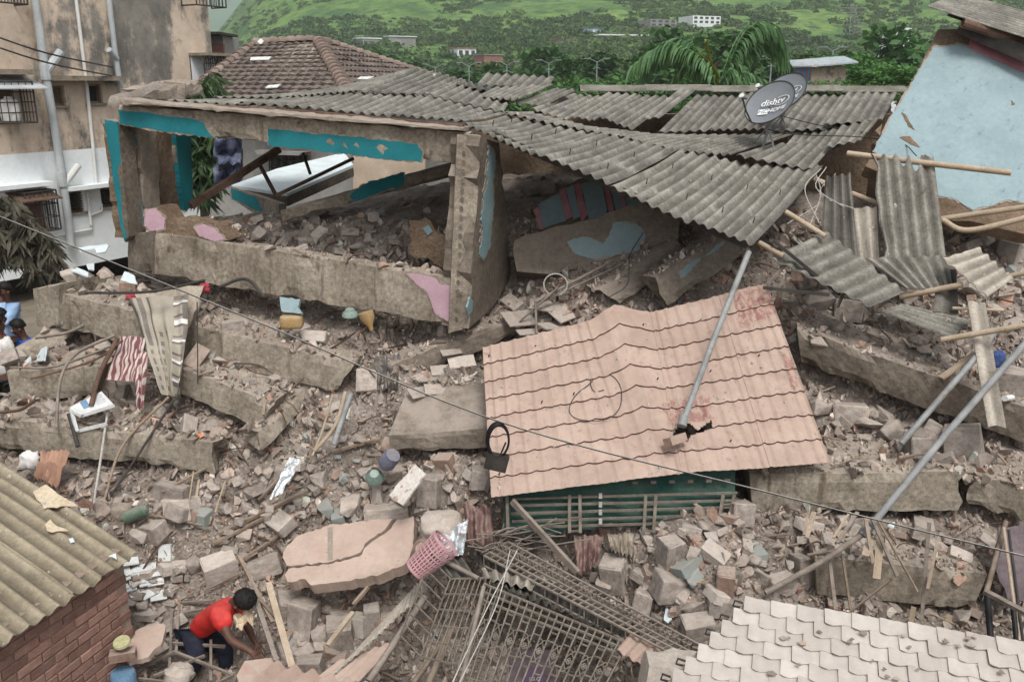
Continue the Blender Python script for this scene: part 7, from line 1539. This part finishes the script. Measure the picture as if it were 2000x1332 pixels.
# ------------------------------------------------------------ poles, pipes, bamboo at right
BP = 'pale bamboo poles at right'
for k, (pts, r, m, lb) in enumerate((([(1655, 300, 10.2), (1800, 318, 9.75), (1975, 338, 9.3)], .032, 'bamboo', 'bamboo pole crossing in front of the blue wall'), ([(1838, 428, 9.6), (2020, 402, 9.3)], .03, 'bamboo', 'upper bamboo pole below the leaning wall'), ([(1840, 430, 9.5), (1892, 450, 9.35), (2020, 422, 9.1)], .03, 'bamboo', 'bent bamboo pole below the leaning wall'), ([(1535, 414, 9.4), (1612, 462, 9.1)], .028, 'bamboo', 'short bamboo pole between roof corner and tilted sheet'), ([(1482, 474, 8.9), (1530, 500, 8.75)], .028, 'bamboo', 'bamboo end under the roof corner'),
                                     ([(1590, 350, 10.2), (1720, 400, 9.8)], .03, 'bamboo', 'dark bamboo behind the upright sheets'), ([(1758, 580, 8.9), (1880, 556, 8.6)], .03, 'bamboo', 'pale pole right of the tilted corrugated sheet'), ([(1838, 664, 8.1), (2020, 632, 7.8)], .028, 'bamboo', 'pale pole crossing the long sheet strip'), ([(1955, 542, 8.8), (2020, 530, 8.7)], .025, 'bamboo', 'short pole at the right edge'), ([(1860, 602, 8.6), (1960, 606, 8.5)], .016, 'bamboo', 'thin pole behind the long sheet strip'))):
    rod('bamboo_pole', curve_pts([at(*p) for p in pts], 14), r, m, lb, 'pole', BP)
lp = thing('long_pole', 'long grey painted pole slanting down over the right beams', 'pole', at(1495, 1158, 6.7))
B().tube([at(2020, 650, 8.1), at(1850, 845, 7.35), at(1690, 1040, 6.85)], .03, 12).build('upper_pipe', 'galv', lp); B().tube([at(1690, 1040, 6.85), at(1600, 1100, 6.72), at(1495, 1158, 6.6)], .025, 12).build('rusty_end', 'dusty_metal', lp); B().tube([at(1698, 1030, 6.86), at(1684, 1045, 6.83)], .036, 12).build('collar', 'galv', lp)
rod('drain_pipe', [at(1950, 640, 8.2), at(1900, 705, 7.95), at(1760, 866, 7.65)], .029, 'galv', 'short stained pipe leaning beside the long pole', 'pipe')
rod('pipe_stub', [at(1962, 778, 7.9), at(1976, 776, 8.0)], .03, 'white_pvc', 'white pipe stub in the wreck at the right edge', 'pipe')
plank('plank', at(1838, 738, 8.1), at(1905, 690, 8.15), .07, .02, 'bamboo', 'short wooden plank beside the stained pipe')
for k, (a, b, w, m, lb) in enumerate((((1510, 470, 8.8), (1640, 575, 8.6), .05, 'metal_dark', 'dark steel angle under the tilted sheet'), ((1490, 562, 8.7), (1620, 576, 8.55), .03, 'metal_dark', 'thin dark bar above the pink sheet corner'), ((1500, 555, 8.75), (1540, 510, 8.8), .03, 'dusty_metal', 'short grey bar at the pink sheet corner'), ((1636, 600, 8.6), (1652, 562, 8.7), .02, 'dusty_metal', 'short grey strut under the tilted sheet'))):
    plank('steel_bar', at(*a), at(*b), w, .03, m, lb, 'bar', 'steel bars near the pink sheet corner')
# hanging strips at lower right
HS = 'torn strips hanging over the right beams'
rd = random.Random(9)
cnt_ = {}; ORD = ('first', 'second', 'third', 'fourth', 'fifth', 'sixth', 'seventh', 'eighth')
for k, (x0, y0, x1, y1, w) in enumerate(sorted(((1702, 1010, 1752, 1125, .035), (1712, 1012, 1792, 1155, .02), (1720, 1040, 1712, 1130, .06), (1700, 1050, 1690, 1085, .06), (1675, 1000, 1635, 1060, .03), (1660, 1000, 1628, 1050, .02), (1590, 1000, 1575, 1050, .04), (1815, 1020, 1800, 1210, .03), (1620, 1090, 1632, 1190, .03), (1645, 1080, 1662, 1195, .02), (1742, 1130, 1660, 1195, .02), (1730, 1180, 1725, 1230, .03), (1785, 1185, 1775, 1240, .04), (1855, 1200, 1845, 1245, .05), (1875, 1205, 1850, 1240, .03), (1578, 1000, 1570, 1045, .02), (1690, 1008, 1705, 1100, .03), (1830, 1060, 1812, 1150, .025)))):
    p, q = at(x0, y0, 6.85 if y0 < 1100 else 6.65), at(x1, y1, 6.6); kd = ('brown', 'pale', 'grey')[k % 3]; cnt_[kd] = cnt_.get(kd, 0) + 1
    plank('torn_strip', p, q, w, .012, ('wood', 'bamboo', 'dusty_metal')[k % 3], f"{ORD[cnt_[kd] - 1]} {kd} strip from the left hanging over the lower right beams", 'strip', HS)
slabp('purple_panel', [(1950, 1030), (2020, 1020), (2020, 1180), (1968, 1170), (1945, 1110)], ((1950, 1030, 6.9), (2020, 1020, 6.9), (1950, 1170, 6.5)), .02, 'purple_panel', 'dusty purple panel standing at the right edge', 'panel', 20, 3)
for k, (a, b, r, m, lb) in enumerate((((1965, 1018, 6.8), (1925, 1160, 6.4), .022, 'wood', 'brown post left of the purple panel'), ((1928, 1160, 6.35), (1936, 1260, 6.0), .025, 'black', 'black pipe left of the white roof edge'), ((1960, 1030, 6.7), (1990, 1250, 6.0), .014, 'bamboo', 'pale cane in front of the purple panel'), ((1970, 1035, 6.7), (1998, 1250, 6.0), .012, 'wire', 'black cable in front of the purple panel'), ((1978, 1180, 6.2), (1990, 1290, 5.9), .022, 'black', 'black pipe at the right edge'))):
    rod('pole', [at(*a), at(*b)], r, m, lb, 'pole', 'poles by the purple panel')
plank('steel_bar', at(1925, 1155, 6.2), at(2010, 1200, 5.9), .05, .03, 'dusty_metal', 'grey steel channel at the right edge above the white roof', 'bar')
# ------------------------------------------------------------ middle gap bits
B().tube([at(1085 + 23 * math.cos(t), 556 + 21 * math.sin(t), 9.35) for t in [i * math.pi / 16 for i in range(33)]], .008, 6).build('metal_hoop', 'wire_pale', label='thin pale metal hoop in the middle gap', cat='hoop')
for k, (a, b, r, lb) in enumerate((((1015, 628, 9.2), (1090, 562, 9.3), .012, 'thin bar left of the pale hoop'), ((1045, 590, 9.25), (1200, 508, 9.6), .016, 'long thin bar through the pale hoop'), ((1040, 598, 9.25), (1215, 516, 9.6), .012, 'second thin bar beside the pale hoop'), ((1046, 592, 9.2), (1048, 652, 9.05), .014, 'short upright stick below the pale hoop'))):
    rod('thin_bar', [at(*a), at(*b)], r, 'dusty_metal', lb, 'bar', 'thin bars in the middle gap')
for k in range(9):
    x, y = 1620 + rd.uniform(-30, 60), 330 + rd.uniform(-20, 60); rod('loose_wire', curve_pts([at(x, y, 10.2), at(x + rd.uniform(-40, 30), y + 40, 9.8), at(x + rd.uniform(-70, 60), y + rd.uniform(70, 110), 9.5)], 10), .005, 'wire_pale', 'thin dangling wire under the broken roof edge', 'wire', 'dangling wires', 5)
# wires on the roofs
rod('dish_cable', curve_pts([at(1500, 262, 10.95) + V((0, 0, .05)), at(1560, 272, 10.9) + V((0, 0, .05)), at(1680, 268, 10.7), at(1760, 280, 10.4), at(1790, 305, 10.)], 20), .006, 'wire', 'thin cable running from the front dish to the blue wall', 'cable')
rod('dish_cable', curve_pts([at(1530, 228, 12.2), at(1600, 245, 11.6), at(1700, 262, 10.9), at(1740, 276, 10.5)], 20), .006, 'wire', 'thin cable running from the rear dish across the sheets', 'cable')
lp_ = [(1228, 560), (1240, 520), (1228, 470), (1258, 445), (1250, 470), (1232, 500)]
rod('loose_wire', curve_pts([at(1182, 585, 9.0), at(1225, 555, 9.2), at(1230, 500, 9.4), at(1256, 455, 9.6)], 20), .005, 'wire', 'loose wire hanging from the fallen brown wall', 'wire')
rod('wire_loop', curve_pts([hit(x, y, PP, .03) for x, y in ((1195, 690), (1160, 745), (1125, 775), (1112, 805), (1130, 822), (1180, 824), (1210, 800), (1212, 760), (1190, 735), (1155, 745), (1160, 768), (1180, 765))], 60), .004, 'wire', 'thin wire coiled on the pink sheet', 'wire')
# ------------------------------------------------------------ overhead cable with coil and box
cab = [(-60, 400, 7.9), (0, 424, 7.8), (500, 628, 7.0), (970, 822, 6.35), (1500, 962, 5.7), (2000, 1086, 5.2), (2200, 1135, 5.0)]
cb = thing('overhead_cable', 'overhead cable crossing the picture from upper left to lower right', 'cable', at(970, 822, 6.35))
B().tube(curve_pts([at(*p) for p in cab], 60), .0042, 6).build('cable', 'wire', cb); B().tube(curve_pts([at(p[0], p[1] - 1.6, p[2]) for p in cab], 60), .0024, 5).build('bearer_wire', 'wire_pale', cb)
for j in range(3):
    c = at(972 + j, 858 + j * 2, 6.33); B().tube([c + V((.085 * math.cos(t) * (1 - .05 * j), .02 * math.sin(t + j), .13 * math.sin(t))) for t in [i * math.pi / 16 for i in range(33)]], .008, 6).build('coil', 'black', cb)
bx = B(); c = at(970, 902, 6.33); bx.box(c, (.17, .05, .13), Matrix.Rotation(R(14), 3, 'Y')); o = bx.build('junction_box', 'metal_dark', label='black junction box hanging from the overhead cable', cat='junction box')
for sx in (-1, 1): B().tube([c + V((sx * .03, 0, .06)), c + V((sx * .07, .0, .16))], .007, 6).build('hanger', 'black', o)
for k, ((x0, y0), (x1, y1)) in enumerate((((-20, 68), (215, 132)), ((-20, 88), (220, 150)))):
    rod('house_wire', curve_pts([at(x0, y0, 18), at((x0 + x1) / 2, (y0 + y1) / 2 + 6, 19), hit(x1, y1, FP, .1)], 16), .018, 'wire', ('upper', 'lower')[k] + ' thin wire strung across the apartment house', 'wire', 'wires across the apartment house', 5)
# wire strands hanging over the gate
for k, x in enumerate((985, 1000)): rod('loose_wire', curve_pts([at(1010 - k * 14, 1075, 6.8), at(x - 30, 1180, 6.3), at(880 + k * 14, 1340, 5.7)], 16), .005, 'wire_pale', ('left', 'right')[k] + ' pale wire hanging down over the ornamental gate', 'wire')
for k in range(16):
    a = (rd.uniform(900, 1010), rd.uniform(1040, 1085)); rod('bent_rod', curve_pts([at(*a, 7.0), at(a[0] + rd.uniform(20, 60), a[1] - rd.uniform(-10, 22), 7.05), at(a[0] + rd.uniform(70, 150), a[1] + rd.uniform(-50, 20), 7.1)], 10), .006, 'dusty_metal', 'thin bent rod in the tangle left of the diagonal bar', 'rod', 'tangle of thin bent rods', 5)
# ------------------------------------------------------------ people
def skin_mesh(name, verts, edges, radii, root=0, sub=2):
    me = bpy.data.meshes.new(name); me.from_pydata([tuple(v) for v in verts], edges, []); ob = link(bpy.data.objects.new(name, me))
    md = ob.modifiers.new('skin', 'SKIN'); md.use_smooth_shade = True; md.branch_smoothing = .4
    for i, r_ in enumerate(radii):
        sv = me.skin_vertices[0].data[i]; sv.radius = r_ if isinstance(r_, tuple) else (r_, r_); sv.use_root = (i == root)
    sm = ob.modifiers.new('sub', 'SUBSURF'); sm.levels = sub; sm.render_levels = sub
    bpy.context.view_layer.update(); ev = ob.evaluated_get(bpy.context.evaluated_depsgraph_get()); m2 = bpy.data.meshes.new_from_object(ev); bpy.data.objects.remove(ob)
    for p in m2.polygons: p.use_smooth = True
    return m2
def part(me, name, mat, parent):
    me.materials.clear(); me.materials.append(MT[mat]); o = link(bpy.data.objects.new(name, me)); o['_w'] = [0, 0, 0]; adopt(o, parent); return o
def person(label, J, face, shirt, trousers, sleeve=.55, sc_=1., hands=True, raglan=None, group=None):
    """J: joints in world space"""
    t = thing('person', label, 'person', (J['pelvis'].x, J['pelvis'].y, min(J['ankL'].z, J['ankR'].z) - .06), group)
    vs, es, rs = [], [], []; ix = {}
    def add(k, p, r, prev=None):
        ix[k] = len(vs); vs.append(V(p)); rs.append(r if isinstance(r, tuple) else r * 1.)
        if prev: es.append((ix[prev], ix[k]))
    s = sc_; face = V(face).normalized(); pel, che, nek, hd = J['pelvis'], J['chest'], J['neck'], J['head']; upv = (hd - nek).normalized()
    add('pel', pel, (.12 * s, .085 * s)); add('waist', lerp(pel, che, .45), (.1 * s, .075 * s), 'pel'); add('che', che, (.1 * s, .075 * s), 'waist'); add('nek', nek, .052 * s, 'che')
    add('jaw', hd - upv * .045 * s + face * .012 * s, .062 * s, 'nek'); add('sku', hd + upv * .03 * s - face * .01 * s, .088 * s, 'jaw'); add('cro', hd + upv * .085 * s - face * .012 * s, .066 * s, 'sku')
    add('nose', hd - upv * .01 * s + face * .098 * s, .014 * s, 'jaw')
    for S in 'LR':
        add('sh' + S, J['sh' + S], .04 * s, 'che'); add('el' + S, J['el' + S], .04 * s, 'sh' + S); add('wr' + S, J['wr' + S], .027 * s, 'el' + S)
        h = J['ha' + S]; d = (h - J['wr' + S]).normalized(); sd = d.cross(J.get('palm' + S, V((0, 0, 1)))).normalized()
        add('pm' + S, lerp(J['wr' + S], h, .8), (.038 * s, .018 * s), 'wr' + S)
        if hands:
            dp = J.get('palm' + S, V((0, 0, 1)))
            for k, (o_, L, cu_) in enumerate(((-.033, .07, .2), (-.011, .082, .1), (.011, .078, .15), (.032, .062, .25))):
                b0 = h + sd * o_ * s; add(f'f{S}{k}a', b0, .0098 * s, 'pm' + S); m_ = b0 + (d + sd * o_ * 3).normalized() * L * .55 * s - dp * .006 * s; add(f'f{S}{k}b', m_, .0088 * s, f'f{S}{k}a'); add(f'f{S}{k}c', m_ + (d - dp * cu_ * 2 + sd * o_ * 3).normalized() * L * .45 * s, .0075 * s, f'f{S}{k}b')
            b0 = lerp(J['wr' + S], h, .55) - sd * .045 * s; add(f'f{S}ta', b0, .012 * s, 'pm' + S); add(f'f{S}tb', b0 + (d * .6 - sd * .8).normalized() * .05 * s, .0095 * s, f'f{S}ta')
        add('hi' + S, J['hi' + S], .085 * s, 'pel'); add('kn' + S, J['kn' + S], .056 * s, 'hi' + S); add('ca' + S, lerp(J['kn' + S], J['ank' + S], .35), .052 * s, 'kn' + S); add('an' + S, J['ank' + S], .036 * s, 'ca' + S)
        add('ft' + S, J['ank' + S] + V((face.x, face.y, 0)).normalized() * .15 * s + V((0, 0, -.05 * s)), .034 * s, 'an' + S)
    part(skin_mesh('body', vs, es, rs), 'body', 'skin', t)
    # trousers and shirt follow the same joints
    tv = [pel + (che - pel) * .05, J['hiL'], J['knL'], lerp(J['knL'], J['ankL'], .5), J['ankL'], J['hiR'], J['knR'], lerp(J['knR'], J['ankR'], .5), J['ankR']]
    part(skin_mesh('trousers', tv, [(0, 1), (1, 2), (2, 3), (3, 4), (0, 5), (5, 6), (6, 7), (7, 8)], [(.145 * s, .115 * s), .104 * s, .076 * s, .068 * s, .058 * s, .104 * s, .076 * s, .068 * s, .058 * s]), 'trousers', trousers, t)
    sv = [pel + (che - pel) * .08, lerp(pel, che, .5), che, lerp(che, nek, .6), J['shL'], lerp(J['shL'], J['elL'], sleeve), J['shR'], lerp(J['shR'], J['elR'], sleeve)]; se = [(0, 1), (1, 2), (2, 3), (2, 4), (4, 5), (2, 6), (6, 7)]; sr_ = [(.165 * s, .135 * s), (.15 * s, .12 * s), (.17 * s, .14 * s), .085 * s, .09 * s, .074 * s, .09 * s, .074 * s]
    if sleeve >= 1:
        for S, b0 in (('L', 5), ('R', 7)): sv.append(lerp(J['el' + S], J['wr' + S], .85)); se.append((b0, len(sv) - 1)); sr_.append(.05 * s)
    sh = part(skin_mesh('shirt', sv, se, sr_, sub=3), 'shirt', shirt, t)
    for v in sh.data.vertices: v.co += v.normal * (.014 * noise.noise(V((v.co.x * 9, v.co.y * 9, v.co.z * 5))) + .009 * noise.noise(v.co * 20))
    if raglan:
        for S in 'LR': part(skin_mesh('sleeve', [J['sh' + S], J['el' + S], lerp(J['el' + S], J['wr' + S], .7)], [(0, 1), (1, 2)], [.083 * s, .062 * s, .05 * s]), 'sleeve', raglan, t)
    # hair cap, ears, eyes
    rdh = random.Random(3); hv, hf = [], []; sdv = upv.cross(face).normalized(); fw = sdv.cross(upv).normalized(); c0 = hd + upv * .035 * s - fw * .006 * s
    nu, nv = 22, 10
    for j in range(nv + 1):
        for i in range(nu):
            ph = 6.2832 * i / nu; lim = lerp(1.0, 2.05, .5 - .5 * math.cos(ph)) ; th = lim * j / nv   # lower at the nape, higher at the brow
            d = upv * math.cos(th) + (fw * math.cos(ph) + sdv * math.sin(ph)) * math.sin(th); hv.append(c0 + d * (.1 * s * (1 - .1 * (j / nv) ** 3) * (1 + .16 * noise.noise(d * 4 + V((s, 0, 0))) + .1 * noise.noise(d * 11) + .09 * rdh.random())))
    for j in range(nv):
        for i in range(nu): hf.append((j * nu + i, (j + 1) * nu + i, (j + 1) * nu + (i + 1) % nu, j * nu + (i + 1) % nu))
    B().add(hv, hf).build('hair', 'hair', t, smooth=80)
    for sg in (-1, 1):
        e = hd + sdv * sg * .085 * s - fw * .01 * s; B().lathe([(0, .012), (.012, .01), (.02, .0), (.012, -.012), (0, -.012)], e, sdv * sg, 10).build('ear', 'skin', t, smooth=60)
        e = hd + sdv * sg * .032 * s + fw * .082 * s + upv * .012 * s; B().lathe([(0, .009), (.008, .006), (.011, 0), (0, -.006)], e, fw, 8).build('eye', 'white_cloth', t, smooth=60)
    B().bar(hd - upv * .05 * s + fw * .073 * s - sdv * .022 * s, hd - upv * .05 * s + fw * .073 * s + sdv * .022 * s, .008, .008).build('mouth', 'maroon_cloth', t)
    return t
a = at
red = dict(pelvis=a(384, 1232, 7.05), chest=a(434, 1190, 6.85), neck=a(456, 1178, 6.8), head=a(473, 1174, 6.75), shL=a(454, 1182, 7.05), elL=a(482, 1220, 7.08), wrL=a(496, 1250, 6.95), haL=a(504, 1264, 6.9), shR=a(430, 1204, 6.62), elR=a(450, 1250, 6.5), wrR=a(488, 1270, 6.45), haR=a(500, 1280, 6.42), palmR=V((0, .3, .95)),
           hiL=a(402, 1242, 7.15), knL=a(440, 1268, 7.0), ankL=a(442, 1326, 7.05), hiR=a(378, 1244, 6.95), knR=a(384, 1290, 6.75), ankR=a(358, 1336, 6.9))
man = person('man in red shirt and dark jeans bending down to reach into the rubble', red, (.75, -.15, -.65), 'red_shirt', 'denim', .62, 1.02)
on = 'onlookers at the left edge'
def standing(px, py, Y, f, arm=None, bend=0, s=1., turn=0):
    """upright joints below a head pixel"""
    h = at(px, py, Y); d = V((0, 0, 1)); f = V(f).normalized(); side = f.cross(d).normalized(); lean = f * bend
    n = h - d * .1 * s - lean * .15; ch = n - d * .17 * s - lean * .2; pe = n - d * .58 * s - lean * .5
    J = dict(head=h, neck=n, chest=ch, pelvis=pe)
    for S, g_ in (('L', -1), ('R', 1)):
        J['sh' + S] = n - d * .09 * s + side * g_ * .18 * s - lean * .1; J['el' + S] = J['sh' + S] - d * .27 * s + f * .06 + side * g_ * .04; J['wr' + S] = J['el' + S] - d * .2 * s + f * .12; J['ha' + S] = J['wr' + S] - d * .08 + f * .04
        J['hi' + S] = pe - d * .06 * s + side * g_ * .09 * s; J['kn' + S] = J['hi' + S] - d * .4 * s + f * .03; J['ank' + S] = J['kn' + S] - d * .4 * s
    if arm:
        J['el' + arm] = J['sh' + arm] - d * .22 * s + f * .14; J['wr' + arm] = h - d * .04 + f * .1 + side * (.09 if arm == 'R' else -.09); J['ha' + arm] = J['wr' + arm] + d * .07 * s; J['palm' + arm] = -f
    return J
J1 = standing(8, 570, 11.6, (-.5, -.8, 0), 'L'); p1 = person('man in light blue shirt holding a phone to his ear by the passage', J1, (-.5, -.8, 0), 'shirt_blue', 'trouser_dark', 1.0, 1., group=on)
B().box(J1['haL'] + V((.0, -.03, .03)), (.07, .02, .13)).build('mobile_phone', 'black', label='dark phone held by the man in light blue shirt', cat='phone')
J2 = standing(36, 642, 11.0, (-.75, -.5, -.3), None, .22); person('man in bright blue shirt leaning forward behind the parapet slab', J2, (-.8, -.5, -.25), 'tee_blue', 'trouser_dark', .6, .95, group=on)
J3 = standing(-6, 636, 10.6, (.6, .75, 0)); person('man in white shirt with red sleeves half outside the left edge', J3, (.6, .75, 0), 'white_cloth', 'trouser_dark', .5, 1., group=on)
J4 = standing(-2, 622, 10.9, (.7, .6, 0), None, .2); person('man in red shirt partly hidden at the left edge', J4, (.7, .6, 0), 'red_shirt', 'trouser_dark', .6, 1., group=on)
# ------------------------------------------------------------ grit lying on the sheets
bpy.context.view_layer.update(); DG_ = bpy.context.evaluated_depsgraph_get()
def grit():
    rg = np.random.default_rng(8); b = B(); nm_ok = ('tile_row', 'roof_sheet', 'tile', 'corrugated_sheet', 'fallen_slab')
    for k in range(2000):
        x, y = (rg.uniform(940, 1620), rg.uniform(560, 970)) if k % 3 == 0 else (rg.uniform(0, 2000), rg.uniform(140, 1330))
        if noise.noise(V((x * .02, y * .02, 3))) < -.05: continue
        h = cast(x, y)
        if h is None or h[2].name.split('.')[0] not in nm_ok: continue
        p, n_, _ = h; a = rg.uniform(1.2, 3.2) * (p - CAM).length / FPX * (1 + 2 * rg.random() ** 8); t_ = n_.orthogonal().normalized().to_4d().to_3d(); u_ = n_.cross(t_); q = rg.uniform(0, 6.28)
        c = [p + (t_ * math.cos(q + i * 1.57) + u_ * math.sin(q + i * 1.57)) * a * rg.uniform(.5, 1.) for i in range(4)]; b.add(c + [p + n_ * a * .7], [(0, 1, 4), (1, 2, 4), (2, 3, 4), (3, 0, 4)])
    b.build('roof_grit', 'rubble_light', label='scattered grit and flakes on the roof sheets', cat='grit', kind='stuff', origin=(0, 0, 0))
grit()
def splinters(name, label, mat, count, seed, lo, hi, th):
    rg = random.Random(seed); b = B(); k = 0
    while k < count:
        x, y = rg.uniform(0, 2000), rg.uniform(500, 1320); s_ = spot(x, y); k += 1
        if s_ is None: continue
        p, n_ = s_; d = (p - CAM).length / FPX; L = rg.uniform(lo, hi) * d; a_ = rg.uniform(0, 6.28); v = V((math.cos(a_), math.sin(a_) * .7, rg.uniform(-.15, .55))).normalized(); p = p + n_ * .03; w = th * rg.uniform(.6, 1.5) * d
        if mat == 'rust': b.tube(curve_pts([p - v * L / 2, p + V((rg.uniform(-.06, .06), 0, .05)), p + v * L / 2 + V((0, 0, rg.uniform(-.05, .12)))], 6), w * .5, 5)
        else: b.bar(p - v * L / 2, p + v * L / 2, w, w * .5)
    b.build(name, mat, label=label, cat='debris', kind='stuff', origin=(0, 0, 0))
OKN = OKN + ('rubble_crumbs',)
splinters('wood_splinters', 'wood splinters and laths strewn through the rubble', 'wood', 420, 5, 14, 60, 4.0)
splinters('lath_pieces', 'pale broken laths strewn through the rubble', 'bamboo', 150, 6, 14, 50, 3.5)
splinters('rebar_bits', 'short bent rusty rods strewn through the rubble', 'rust', 260, 7, 25, 90, 2.6)
strip_w()
